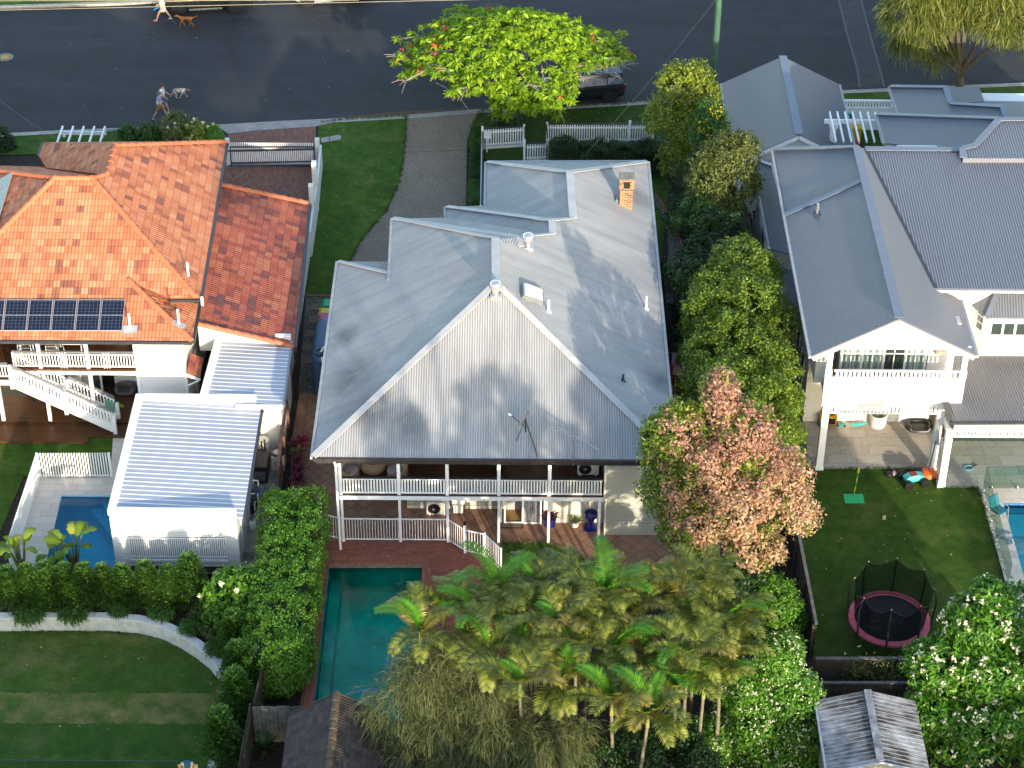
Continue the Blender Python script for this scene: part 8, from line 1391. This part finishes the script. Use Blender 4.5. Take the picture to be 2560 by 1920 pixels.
_w = tq.matrix_basis @ mt.matrix_basis; _lm = lt.matrix_basis.copy(); bpy.context.view_layer.update(); _me = bpy.data.meshes.new_from_object(lt); bpy.data.objects.remove(lt); lt = bpy.data.objects.new('lettering', _me); COL.objects.link(lt); lt.parent = mt; lt.matrix_basis = _w.inverted() @ _lm
m = MB(); k = 20; m.tube([(cx - .52 + .17 * math.cos(2 * math.pi * i / k), cy + .0 + .15 * math.sin(2 * math.pi * i / k), zt - .004) for i in range(k + 1)], .018, 5); m.build('logo_ring', plain('mat_print', (.07, .07, .075), .6, .1), mt)
# bottom left corner: glass fence, black railing, boards
yg0 = G(300, 1962, LOWZ)[1]; gl = thing('glass_fence', 'low frameless glass fence along the bottom of the worn lawn', 'glass fence', (-15, yg0, LOWZ)); xe = V(440, 1878, yg0)[0]; M_GLG = glass_mat('green_glass', (.62, .80, .70), .12, .10, .25)
for i in range(5):
    x1g = xe - i * 1.78; x0g = x1g - 1.74; o = MB().box(x0g, x1g, yg0 - .006, yg0 + .006, LOWZ + .05, LOWZ + 1.2).build('glass_panel', M_GLG, gl); MB().box(x0g, x1g, yg0 - .012, yg0 + .012, LOWZ + 1.201, LOWZ + 1.215).build('edge', plain('glass_edge', (.03, .075, .065), .3, .1), o)
    for f in (.3, 1.4): MB().lathe([(.03, 0), (.03, .12)], (x0g + f, yg0, LOWZ), 8).build('spigot', M_STEEL, gl)
a, b = G(*Zb(640, 1480), LOWZ), G(*Zb(850, 1480), LOWZ + .3); a[2] = b[2] = LOWZ; ht = V(*Zb(590, 1100), a[1])[2] - LOWZ; t = thing('metal_fence', 'short black metal railing at the end of the limestone wall', 'fence', a); m = MB(); [m.tube([a + (b - a) * i / 4 + [0, 0, 0], a + (b - a) * i / 4 + [0, 0, ht]], .025 if i == 0 else .014, 6) for i in range(5)]; m.tube([a + [0, 0, ht - .05], b + [0, 0, ht - .05]], .018, 6); m.tube([a + [0, 0, .1], b + [0, 0, .1]], .018, 6); m.build('bars', M_BLACK, t)
q = G(473, 1925, LOWZ + .3); t = thing('bodyboard', 'blue and cream striped board standing at the very bottom edge', 'board', q)
for i, (dx, w_, c) in enumerate(((-.3, .09, (.62, .42, .20)), (-.21, .05, (.6, .6, .62)), (-.04, .12, (.02, .14, .28)), (.12, .05, (.6, .6, .62)), (.23, .09, (.62, .42, .20)))): zt2 = .75 - abs(dx + .03) ** 2 * 2.6; MB().box(q[0] + dx - w_, q[0] + dx + w_, q[1] - .03, q[1] + .03, LOWZ, LOWZ + zt2).build('stripe', plain('stripe_%d' % (i % 3 if i < 3 else 4 - i), c, .5, .08), t)
a, b = G(*Zb(790, 170), LOWZ + .3), G(*Zb(825, 450), LOWZ); tag(MB().bar(a, b, .16, .04).build('timber_board', plain('orange_timber', (.26, .10, .02), .6, .2)), 'orange brown timber board leaning at the right edge of the worn lawn', 'board')
q = G(*ZI(1312, 40)); tag(MB().cbox(q, .14, .25, .06, R(-15)).build('dog_chew', plain('tan_toy', (.5, .35, .17), .8, .1), bevel=.02), 'small tan dog toy lying on the right lawn', 'toy')
q = G(*ZI(745, 300)); tag(MB().ball(q + [0, 0, .12], .13).build('old_ball', plain('brown_ball', (.12, .035, .015), .7, .2), smooth=True), 'brown ball at the foot of the dark boundary fence', 'ball')
# ---- vehicles
M_RUB = plain('tyre_rubber', (.012, .012, .012), .8, .2); M_RIM = plain('alloy_rim', (.45, .45, .46), .4, .1, 3., .1); M_RIMD = plain('dark_rim', (.06, .06, .065), .35, .1, 3., .1); M_CARGL = plain('car_glass', (.006, .008, .010), .05, .1, 1., 0., .8); M_RLIGHT = plain('tail_light', (.20, .008, .01), .2, .1); M_FLIGHT = plain('head_light', (.55, .56, .56), .15, .1)
def car(name, label, pos, ang, st, paint, wb, rw, rim, cat='car', W=1.82, roof=None, tub=False, trim=None):
    "stations from the tail to the nose: x, z floor, z belt, half width, z top, half width at top"
    T = thing(name, label, cat, pos, ang); T['local'] = 1; m = MB(); vs = []; n = len(st)
    for x, z0, zb, w, zt, wt in st: vs += [(x, -w * .9, z0), (x, -w, (z0 + zb) * .5), (x, -w * .97, zb), (x, -wt, zt), (x, -wt * .6, zt + .03 * (wt > .3)), (x, wt * .6, zt + .03 * (wt > .3)), (x, wt, zt), (x, w * .97, zb), (x, w, (z0 + zb) * .5), (x, w * .9, z0)]
    k = 10; fs = [(i * k + j, (i + 1) * k + j, (i + 1) * k + (j + 1) % k, i * k + (j + 1) % k) for i in range(n - 1) for j in range(k)] + [tuple(range(k)), tuple((n - 1) * k + j for j in range(k - 1, -1, -1))]
    m.add(vs, fs); body = m.build('body', paint, T, smooth=True)
    def q(i, j, f=0.): return np.array(vs[i * k + j])
    for s, (ja, jb) in ((-1, (2, 3)), (1, (7, 6))):
        for i in range(n - 1):
            a, b, c, d = q(i, ja), q(i + 1, ja), q(i + 1, jb), q(i, jb)
            if max(c[2] - b[2], d[2] - a[2]) < .18: continue
            cc = (a + b + c + d) / 4; g = [cc + (p - cc) * np.array([.94, 1, .80]) + [0, s * .012, 0] for p in (a, b, c, d)]; MB().add(g, [(0, 1, 2, 3) if s < 0 else (3, 2, 1, 0)]).build('side_window', M_CARGL, T)
    for i in range(n - 1):
        a, b = q(i, 3), q(i + 1, 3)
        if abs(a[2] - b[2]) > .2 and max(a[2], b[2]) > 1.1:
            c, d = q(i + 1, 6), q(i, 6); cc = (a + b + c + d) / 4; o = np.array([.012 * np.sign(a[2] - b[2]), 0, .045]); MB().add([cc + (p - cc) * .88 + o for p in (a, b, c, d)], [(0, 3, 2, 1)]).build('windscreen' if a[2] > b[2] else 'rear_window', M_CARGL, T)
    x0 = st[0][0]; xm_ = (st[0][0] + st[-1][0]) / 2
    for x in (xm_ - wb / 2, xm_ + wb / 2):
        for s in (-1, 1):
            y = s * (W / 2 - .09); MB().lathe([(rw * 1.13, -.02), (rw * 1.13, .02)], (0, 0, 0), 22).xf(lambda p: (x + p[0], s * (W / 2 - .0) + p[2], rw + p[1]), 44).build('wheel_arch', M_BLACK, T)
            w_ = MB().lathe([(rw * .7, -.11), (rw * .96, -.1), (rw, -.05), (rw, .05), (rw * .96, .1), (rw * .7, .11)], (0, 0, 0), 22).xf(lambda p: (x + p[0], y + s * .035 + p[2], rw + p[1]), 132).build('wheel', M_RUB, T, smooth=True); m = MB()
            for i in range(5): a = 2 * math.pi * i / 5; m.bar((x, y + s * .15, rw), (x + rw * .66 * math.cos(a), y + s * .14, rw + rw * .66 * math.sin(a)), .09, .02, (0, 1, 0))
            m.lathe([(rw * .70, -.012), (rw * .70, .012), (rw * .6, .012), (rw * .6, -.012)], (0, 0, 0), 20, ring=True).xf(lambda p: (x + p[0], y + s * .142 + p[2], rw + p[1]), 80); m.build('rim', rim, w_)
    for s in (-1, 1):
        zb = st[1][2]; w_ = st[1][3]; MB().box(x0 - .02, x0 + .28, s * (w_ - .22), s * (w_ + .008), zb - .16, zb - .02).build('tail_light', M_RLIGHT, T); xn = st[-1][0]; zn = st[-2][2]; MB().box(xn - .3, xn + .02, s * (st[-1][3] - .25), s * (st[-1][3] + .02), zn - .22, zn - .08).build('headlight', M_FLIGHT, T)
    if roof:
        for s in (-1, 1): m = MB(); zt = max(p[4] for p in st); m.tube([(roof[0], s * .58, zt - .01), (roof[0] + .1, s * .58, zt + .07), (roof[1] - .1, s * .58, zt + .07), (roof[1], s * .58, zt - .02)], .02, 6); m.build('roof_rail', M_STEEL, T)
    return T, body
kd = KERB[8] - KERB[6]; kang = math.atan2(kd[1], kd[0])
M_PBLK = plain('black_paint', (.012, .014, .018), .18, .1, 2., .0, .7); M_PBLK2 = plain('charcoal_paint', (.012, .014, .013), .3, .1, 2., 0., .6); M_PSIL = plain('silver_paint', (.42, .44, .47), .25, .06, 2., .3, .6)
suv = [(-2.2, .45, .80, .70, .95, .62), (-2.12, .30, .98, .84, 1.12, .68), (-1.85, .22, 1.02, .90, 1.46, .60), (-1.2, .20, .99, .91, 1.53, .60), (.1, .20, .95, .91, 1.52, .60), (.55, .20, .93, .91, 1.46, .58), (1.15, .20, .90, .90, .98, .70), (1.9, .22, .80, .86, .86, .66), (2.2, .35, .62, .74, .68, .6)]
p = G(1524, 256, -.12); d = np.array([math.cos(kang + math.pi), math.sin(kang + math.pi), 0]); pos = p + d * 1.32 + np.array([-math.sin(kang), math.cos(kang), 0]) * .93; T, bd = car('parked_suv', 'dark hatchback car with silver roof rails parked under the flame tree', pos, kang + math.pi, suv, M_PBLK, 2.64, .35, M_RIMD, roof=(-1.7, .4)); MB().box(-2.02, -1.8, -.5, .5, 1.46, 1.49).build('spoiler', M_PBLK, T)
MB().box(-1.3, .3, -.42, .42, 1.545, 1.562).build('roof_sky_sheen', plain('sky_sheen_blue', (.01, .02, .05), .08, .1, 1., 0., .8), T)  # bluish sky reflection on the car roof put in as a tinted panel
ute = [(-2.65, .55, 1.05, .86, 1.07, .80), (-2.55, .42, 1.12, .91, 1.14, .84), (-.95, .40, 1.12, .92, 1.14, .84), (-.9, .40, 1.13, .92, 1.60, .66), (-.5, .40, 1.13, .92, 1.80, .66), (.75, .40, 1.12, .92, 1.78, .66), (1.4, .40, 1.12, .92, 1.20, .74), (2.4, .42, 1.05, .90, 1.10, .72), (2.65, .55, .85, .82, .90, .7)]
pa, pb = G(448, 41, -.12), G(588, 33, -.12); mid = (pa + pb) / 2; ang = math.atan2(*(pa - pb)[[1, 0]]); wb_ = float(np.linalg.norm(pa - pb)); T, bd = car('parked_ute', 'dark utility truck with side steps parked at the top left', mid + np.array([-math.sin(kang), math.cos(kang), 0]) * .88, ang, ute, M_PBLK2, wb_, .40, M_RIM, 'truck', W=1.86)
for s in (-1, 1): m = MB(); m.bar((-.9, s * .98, .42), (1.0, s * .98, .42), .12, .06); m.build('side_step', M_STEEL, T)
pa, pb = G(768, 18, -.12), G(903, 8, -.12); mid = (pa + pb) / 2; ang = math.atan2(*(pb - pa)[[1, 0]]); car('parked_wagon', 'silver wagon cut by the top edge, only its wheels and sill showing', mid + np.array([-math.sin(kang), math.cos(kang), 0]) * .88, ang + math.pi, suv, M_PSIL, float(np.linalg.norm(pa - pb)), .36, M_RIM)
# ---- people and dogs
M_SKIN = plain('skin', (.46, .25, .17), .55, .06, 6.); M_HAIRB = plain('brown_hair', (.075, .032, .018), .6, .2, 20.); M_SHOE = plain('dark_shoe', (.03, .03, .035), .6, .1); M_SANDAL = plain('tan_sandal', (.45, .24, .16), .6, .1)
def skin(name, pts, edges, rad, mat, parent, sub=2, root=0):
    me = bpy.data.meshes.new(name); me.from_pydata([tuple(map(float, p)) for p in pts], edges, []); me.materials.append(mat); o = bpy.data.objects.new(name, me); COL.objects.link(o); adopt(o, parent)
    md = o.modifiers.new('skin', 'SKIN'); md.use_smooth_shade = True
    if not me.skin_vertices: me.attributes.new('skin_vertices', 'FLOAT', 'POINT') if False else None
    bpy.context.view_layer.objects.active = o
    if not me.skin_vertices:
        bpy.ops.mesh.customdata_skin_add()
    for i, sv in enumerate(me.skin_vertices[0].data): r_ = rad[i]; sv.radius = r_ if isinstance(r_, tuple) else (r_, r_); sv.use_root = i == root
    s = o.modifiers.new('subdivision', 'SUBSURF'); s.levels = s.render_levels = sub; return o
def person(label, pos, heading, skinm, top, bottom, hairm, stride, arms, h=1.7, dress=False, sleeves=True, long_hair=True, cap=None, shoe=M_SHOE, legsdown=.0, swap=1):
    "built facing +x, then turned"
    T = thing('person', label, 'person', pos, heading); T['local'] = 1; k = h / 1.7; P = {}; s = stride
    P['pel'] = (0, 0, .93); P['waist'] = (.0, 0, 1.06); P['chest'] = (.02, 0, 1.26); P['neck'] = (.03, 0, 1.42); P['nk2'] = (.045, 0, 1.49); P['head'] = (.06, 0, 1.56); P['top'] = (.055, 0, 1.645); 
    for sd, sg in (('L', 1), ('R', -1)):
        f = s * sg * swap; P['hip' + sd] = (0, .095 * sg, .88); P['kn' + sd] = (f * .22 + .03 * abs(f), .10 * sg, .50); back = f < 0; P['an' + sd] = (f * .36 - (.05 if back else -.02), .10 * sg, .10 + (.05 if back else .02)); P['toe' + sd] = (P['an' + sd][0] + .16, .11 * sg, P['an' + sd][2] - .05 - (.02 if back else -.01))
        P['sh' + sd] = (.02, .175 * sg, 1.385); a = arms[0 if sd == 'L' else 1]; P['el' + sd] = (.02 + a[0], .235 * sg, 1.385 - .27); P['wr' + sd] = (.02 + a[1], .24 * sg, 1.385 - .27 + a[2]); P['ha' + sd] = (P['wr' + sd][0] + .05, .24 * sg, P['wr' + sd][2] - .05)
    names = list(P); idx = {n: i for i, n in enumerate(names)}; E = [('pel', 'waist'), ('waist', 'chest'), ('chest', 'neck'), ('neck', 'nk2'), ('nk2', 'head'), ('head', 'top')]
    for d in 'LR': E += [('pel', 'hip' + d), ('hip' + d, 'kn' + d), ('kn' + d, 'an' + d), ('an' + d, 'toe' + d), ('neck', 'sh' + d), ('sh' + d, 'el' + d), ('el' + d, 'wr' + d), ('wr' + d, 'ha' + d)]
    rd = {'pel': (.13, .11), 'waist': (.12, .095), 'chest': (.145, .105), 'neck': (.06, .06), 'nk2': (.05, .05), 'head': (.085, .10), 'top': (.07, .08), 'hip': .085, 'kn': .055, 'an': .037, 'toe': .033, 'sh': .055, 'el': .040, 'wr': .028, 'ha': .036}
    RR_ = [rd[n] if n in rd else rd[n[:-1]] for n in names]; S_ = lambda p: tuple(q * k for q in p)
    skin('body', [S_(P[n]) for n in names], [(idx[a], idx[b]) for a, b in E], RR_, skinm, T)
    def sub_(name, nn, ee, grow, mat):
        skin(name, [S_(n if isinstance(n, tuple) else P[n]) for n in nn], [(nn.index(a), nn.index(b)) for a, b in ee], grow, mat, T)
    lerp = lambda a, b, t: tuple(P[a][i] + (P[b][i] - P[a][i]) * t for i in range(3))
    sl = {d: lerp('sh' + d, 'el' + d, .75) for d in 'LR'}
    sub_('shirt' if not dress else 'dress', ['pel', 'waist', 'chest', 'neck', 'shL', 'shR', sl['L'], sl['R']] + ([(P['pel'][0] + .0, 0, .55)] if dress else []), [('pel', 'waist'), ('waist', 'chest'), ('chest', 'neck'), ('neck', 'shL'), ('neck', 'shR'), ('shL', sl['L']), ('shR', sl['R'])] + ([('pel', (P['pel'][0] + .0, 0, .55))] if dress else []), [(.165, .14), (.15, .125), (.165, .125), (.075, .075), .075, .075, .062, .062] + ([(.26, .22)] if dress else []), top)
    if not dress:
        kk = {d: lerp('hip' + d, 'kn' + d, .85) for d in 'LR'}; sub_('shorts', ['waist', 'pel', 'hipL', 'hipR', kk['L'], kk['R']], [('waist', 'pel'), ('pel', 'hipL'), ('pel', 'hipR'), ('hipL', kk['L']), ('hipR', kk['R'])], [(.125, .11), (.15, .13), .11, .11, .09, .09], bottom)
    hd_ = np.array(S_(P['head']))
    hm = MB(); hm.ball(hd_ + [-.02, 0, .045], .108, .102, .10, 14, 9)
    if long_hair: hm.ball(hd_ + [-.075, 0, -.06], .06, .095, .14, 12, 8)
    hm.build('hair' if not cap else 'cap', cap or hairm, T, smooth=True)
    if cap: MB().lathe([(.09, 0), (.09, .012)], (0, 0, 0), 14).xf(lambda p: (hd_[0] + .09 + p[0] * .9, hd_[1] + p[1], hd_[2] + .05 + p[2] - .1 * p[0]), 28).build('cap_brim', cap, T); MB().ball(hd_ + [-.035, 0, -.02], .09, .098, .07).build('hair', hairm, T, smooth=True)
    f = MB(); f.ball(hd_ + [.105, 0, -.01], .02, .016, .022); f.build('nose', skinm, T, smooth=True); [MB().ball(hd_ + [.09, y, .02], .012).build('eye', M_BLACK, T) for y in (-.035, .035)]; [MB().ball(hd_ + [0, y, .0], .02, .012, .03).build('ear', skinm, T) for y in (-.1, .1)]; MB().ball(hd_ + [.092, 0, -.05], .012, .026, .009).build('mouth', plain('lips', (.35, .11, .09), .5, .05), T)
    for d in 'LR':
        a, b = np.array(S_(P['an' + d])), np.array(S_(P['toe' + d])); m = MB(); m.tube([a + [-.05, 0, -.055], (a + b) / 2 + [0, 0, -.03], b + [.03, 0, -.0]], [.036, .046, .034], 8); m.build('shoe', shoe, T, smooth=True)
        w_ = np.array(S_(P['ha' + d])); m = MB()
        for i in range(4): y = (i - 1.5) * .018; m.tube([w_ + [.01, y, .0], w_ + [.035, y, -.035], w_ + [.03, y, -.07 + .008 * abs(i - 1.5)]], [.010, .009, .007], 5)
        m.tube([w_ + [0, .03, 0], w_ + [.04, .035, -.02]], [.011, .008], 5); m.build('fingers', skinm, T, smooth=True)
    return T
def patch_mat(name, stops, scale=7.):
    t = NT(name); t.col(t.ramp(t.noise(t.n('TexCoord').outputs['Object'], scale, 3), stops)); return t.set(.85, 0, .2)
def zmat(name, stops):
    t = NT(name); sp = t.n('SeparateXYZ'); t.l(t.n('TexCoord').outputs['Object'], sp.inputs[0]); f = t.math('ADD', t.math('MULTIPLY_ADD', sp.outputs[2], 1.6, -1.42), t.math('MULTIPLY', t.noise(t.n('TexCoord').outputs['Object'], 5., 2), .25)); t.col(t.ramp(f, stops)); return t.set(.85, 0, .2)
M_TIE = zmat('tie_dye', [(.30, (.68, .70, .78)), (.42, (.66, .66, .62)), (.48, (.60, .58, .28)), (.66, (.60, .56, .25)), (.74, (.30, .24, .50)), (1., (.26, .21, .48))])
M_FLORAL = patch_mat('floral_cotton', [(.40, (.62, .52, .42)), (.50, (.60, .50, .40)), (.58, (.42, .16, .12)), (.64, (.62, .52, .42))], 16.)
ph_ = kang
man = G(402, 302, -.12); person('man in a tie dyed tee, brown shorts and cap walking along the street', man, R(2), M_SKIN, M_TIE, plain('khaki_shorts', (.19, .125, .06), .85, .1), M_HAIRB, 1., ((-.06, .12, -.12), (.08, .20, -.10)), 1.74, cap=plain('grey_cap', (.13, .11, .09), .85, .1), long_hair=False)
wm = G(409, 279, -.12); person('woman with brown hair and a white tee walking beside the man', wm, R(2), M_SKIN, plain('white_tee', (.72, .72, .76), .85, .04), plain('teal_shorts', (.03, .10, .12), .85, .1), M_HAIRB, .8, ((.10, .26, -.12), (.06, .22, -.16)), 1.66, swap=-1)
wd = G(410, 52, -.12); person('woman in a floral dress walking a brown dog at the top edge', wd, R(184), M_SKIN, M_FLORAL, None, M_HAIRB, 1.05, ((.12, .26, .02), (.02, .10, -.20)), 1.68, dress=True, shoe=M_SANDAL)
def dog(label, pos, heading, mat, hm, L=.62, H=.5, stride=.6, tail=None, low=0., fluffy=1., legm=None):
    T = thing('dog', label, 'dog', pos, heading); T['local'] = 1; x0 = -L / 2; x1 = L / 2; b = H; pts = []; E = []; rd = []
    def add(p, r, par=None): pts.append(p); rd.append(r); (E.append((par, len(pts) - 1)) if par is not None else None); return len(pts) - 1
    f = fluffy; pel = add((x0 + .02, 0, b), (.085 * f, .095 * f)); mid = add((0, 0, b - .015), (.085 * f, .10 * f), pel); ch = add((x1 - .10, 0, b - .03), (.105 * f, .125 * f), mid); nk = add((x1 + .04, 0, b + .09 - low), .068 * f, ch); hd = add((x1 + .16, 0, b + .16 - low * 1.4), .068, nk); sn = add((x1 + .27, 0, b + .125 - low * 1.5), .038, hd); ns = add((x1 + .32, 0, b + .115 - low * 1.5), .028, sn)
    for s, o in ((1, stride), (-1, -stride)):
        e = add((x1 - .09, s * .075, b - .12), .055 * f, ch); kn = add((x1 - .08 + o * .12, s * .08, b * .42), .033, e); pw = add((x1 - .08 + o * .24 - .03, s * .08, .04), .026, kn); add((x1 - .02 + o * .24, s * .08, .025), .026, pw)
        hp = add((x0 + .05, s * .08, b - .08), .07 * f, pel); kn = add((x0 + .13 - o * .10, s * .085, b * .55), .05, hp); hk = add((x0 - .02 - o * .20, s * .085, b * .30), .028, kn); pw = add((x0 + .02 - o * .22, s * .085, .04), .026, hk); add((x0 + .08 - o * .22, s * .085, .025), .026, pw)
    if tail: t1 = add((x0 - .10, 0, b + .03), .028, pel); t2 = add((x0 - .25, 0, b + tail * .5), .02, t1); add((x0 - .38, 0, b + tail), .012, t2)
    skin('body', pts, E, rd, mat, T); 
    for s in (-1, 1): m = MB(); h = np.array(pts[hd]); m.add([h + [-.02, s * .05, .055], h + [.03, s * .05, .055], h + [.02, s * .095, -.045], h + [-.02, s * .09, -.03], h + [-.02, s * .062, .045], h + [.03, s * .062, .045]], [(0, 1, 2, 3), (4, 5, 2, 3)]); m.build('ear', hm, T)
    MB().ball(np.array(pts[ns]) + [.02, 0, .005], .016).build('nose', M_BLACK, T); [MB().ball(np.array(pts[hd]) + [.05, s * .04, .03], .010).build('eye', M_BLACK, T) for s in (-1, 1)]
    if hm is not mat: MB().ball(np.array(pts[hd]) + [-.01, 0, .012], .082, .075, .07).build('head_patch', hm, T, smooth=True)
    return T
M_TANDOG = patch_mat('tan_coat', [(.35, (.22, .085, .025)), (.65, (.32, .14, .045))], 3.); M_MERLE = patch_mat('mottled_coat', [(.36, (.60, .56, .50)), (.46, (.50, .45, .40)), (.54, (.20, .13, .10)), (.64, (.34, .28, .24))], 6.)
dg = G(466, 66, -.12); dog('brown short haired dog with a raised tail on a leash', dg, R(183), M_TANDOG, M_TANDOG, .64, .52, .5, .16)
d2 = G(448, 244, -.12); dog('mottled white and brown fluffy dog trotting ahead of the couple', d2, R(4), M_MERLE, plain('liver_head', (.14, .05, .03), .8, .2), .60, .46, .75, None, .10, 1.25)
a = wd + [-.28, .2, .98]; b2_ = G(441, 62, .42); m = MB(); m.tube([wd + [.1, -.2, .80], (wd + [.1, -.2, .80] + b2_) / 2 - [0, 0, .05], b2_], .008, 5); tag(m.build('dog_leash', plain('leash_blue', (.03, .25, .30), .6, .1)), 'thin blue leash between the woman in the dress and the brown dog', 'leash')
q = V(*ZA(1000, 55), wd[1] - .1); m = MB(); m.tube([q + [.18, 0, .05], q, q + [-.12, 0, -.12]], .025, 6); tag(m.build('ball_thrower', plain('thrower_blue', (.02, .28, .50), .5, .1), smooth=True), 'bright blue ball thrower held out by the woman in the dress', 'toy')
# ---- unseen trees, added to shade the near lawns
for i, (x, h, rx) in enumerate(((-16, 5.6, 2.2), (-10.5, 6.0, 2.2), (-5, 5.5, 1.8), (1.5, 5.2, 2.), (8, 4.8, 2.), (14.5, 4.6, 2.0), (21, 5.2, 2.2), (27, 5.6, 2.2), (-13.2, 5.2, 1.8), (-7.8, 5.2, 1.8), (-1.8, 5.0, 1.8), (-20, 5.6, 2.2))):
    tree('unseen_shade_tree', 'unseen leafy tree added to shade the near gardens, %s' % ['farthest left', 'second on the left', 'left of the pavilion', 'below the weeping tree', 'below the palms', 'below the frangipani', 'right of the frangipani', 'farthest right', 'between the two farthest left', 'beside the pavilion', 'beside the weeping tree', 'beyond the left edge'][i], 'tree', (x, 42, 0), [(x, 42, h - 1.5, rx, 1.3, 1.5), (x + rx * .7, 41.6, h - 2.2, rx * .8, 1.3, 1.6), (x - rx * .7, 41.8, h - 2.5, rx * .8, 1.3, 1.6), (x, 41.8, 1.6, rx, 1.2, 1.6)], 220, 20, .4, .34, .2, L_MID, 700 + i, .16, group='unseen trees added for shade')
for i, (x, h, rx) in enumerate(((5.4, 13.0, 1.2), (9.6, 13.9, 1.7), (13.6, 13.6, 1.4))):
    tree('unseen_shade_tree', 'unseen tall bare stemmed tree added to shadow the grey roof, %s' % ['left of three', 'middle of three', 'right of three'][i], 'tree', (x, 35.5, 0), [(x, 35.5, h - 1.2, rx, 1.3, 1.1), (x + rx * .8, 35.2, h - 2., rx * .7, 1., .8), (x - rx * .8, 35.3, h - 2.3, rx * .7, 1., .7)], 90, 16, .5, .36, .2, L_MID, 750 + i, .16, group='unseen tall trees added for shade')  # unseen, crowns set high to throw shadow on the roof front
tree('unseen_shade_tree', 'unseen tall leafy tree placed to shadow the white gabled house', 'tree', (20.9, 49.3, 0), [(20.9, 49.3, 7.0, 1.3, 1.2, 1.2), (20.3, 49.3, 5.6, 1.1, 1.1, 1.2)], 160, 22, .3, .3, .16, L_MID, 761, .16)  # unseen, placed so its shadow falls on the white wall
# ragged grass along the lawn edges, and fallen leaves
def tufts(name, label, lines, z, h, seed, mat):
    r = rng(seed); c = []
    for l in lines:
        for a, b in zip(l[:-1], l[1:]): p, q = G(*a, z), G(*b, z); n = int(np.linalg.norm(q - p) / .03); c.append(p + (q - p) * r.random((n, 1)) + r.normal(size=(n, 3)) * [.045, .045, 0])
    c = np.repeat(np.concatenate(c), 4, 0); k = len(c); a = nrmz(r.normal(size=(k, 3)) * [.7, .7, .2] + [0, 0, .9]); L = r.uniform(.5, 1.3, k) * h; v, f = leaf_quads(c + r.normal(size=(k, 3)) * [.03, .03, 0] + a * L[:, None] * .45, nrmz(r.normal(size=(k, 3)) * [1, 1, .2]), a, L, L * .22); tag(npmesh(name, v, f, mat), label, 'grass', kind='stuff')
L_GRS = LM('grass_blades', [(.025, .06, .008), (.04, .10, .012), (.075, .14, .02), (.12, .15, .04)], .2)
tufts('grass_edge', 'ragged grass growing over the lawn edges', [[(1017, 290), (1013, 350), (1007, 408), (998, 451), (985, 490), (962, 532), (930, 568), (900, 606), (875, 655)], [(800, 305), (859, 299), (1017, 290)], [(2024, 1172), (2332, 1172), (2349, 1219), (2446, 1219), (2464, 1280), (2505, 1440), (2530, 1540)], [ZH(1000, 260), ZH(1040, 198), ZH(1340, 200), ZH(1500, 270), ZH(1750, 375)], [(1176, 322), (1190, 300), (1201, 277)], [(148, 332), (303, 327), (533, 318)], [(1201, 276), (1371, 269), (1616, 255), (1797, 246)], [(1984, 1390), (2031, 1640)], [(0, 1190), (280, 1190)], [(802, 356), (790, 420), (772, 600), (763, 735)]], .02, .09, 601, L_GRS)
tufts('grass_edge', 'ragged grass along the foot of the limestone wall', [[ZG(*p) for p in ((0, 772), (520, 768), (850, 778), (1000, 795), (1130, 845), (1240, 905), (1330, 970), (1400, 1050), (1425, 1100))]], LOWZ, .1, 602, L_GRS)
r = rng(603); c = np.array([G(r.uniform(*x), r.uniform(*y), .03) for x, y, n in (((2020, 2440), (1190, 1600), 70), ((800, 980), (310, 640), 40), ((830, 1600), (1340, 1420), 60), ((1200, 1620), (262, 320), 60), ((1640, 1700), (500, 760), 30)) for _ in range(n)] + [G(r.uniform(0, 1400), r.uniform(20, 300), -.11) for _ in range(60)] + [G(r.uniform(820, 1040), r.uniform(1420, 1740), -.09) for _ in range(26)] + [G(r.uniform(0, 540), r.uniform(1600, 1860), LOWZ + .02) for _ in range(40)]); k = len(c); v, f = leaf_quads(c, nrmz(r.normal(size=(k, 3)) * .3 + [0, 0, 1]), r.normal(size=(k, 3)), r.uniform(.05, .13, k), r.uniform(.04, .08, k)); tag(npmesh('fallen_leaves', v, f, LM('fallen', [(.16, .08, .03), (.34, .22, .08), (.42, .36, .2), (.10, .05, .03)], .1)), 'scattered fallen leaves and petals', 'leaves', kind='stuff')
tree('unseen_shade_tree', 'unseen very tall tree added to keep sun off the road', 'tree', (8.5, 29.5, 0), [(8.5, 29.5, 18.4, 3.2, 1.6, 1.5), (6.2, 29.5, 17.6, 1.8, 1.5, 1.2), (11, 29.5, 19., 1.6, 1.4, 1.2)], 300, 18, .5, .4, .22, L_MID, 760, .2)  # unseen crown added and shaped to shade the sunlit patch of road
for o in list(bpy.data.objects):
    if 'local' in o.keys(): del o['local']
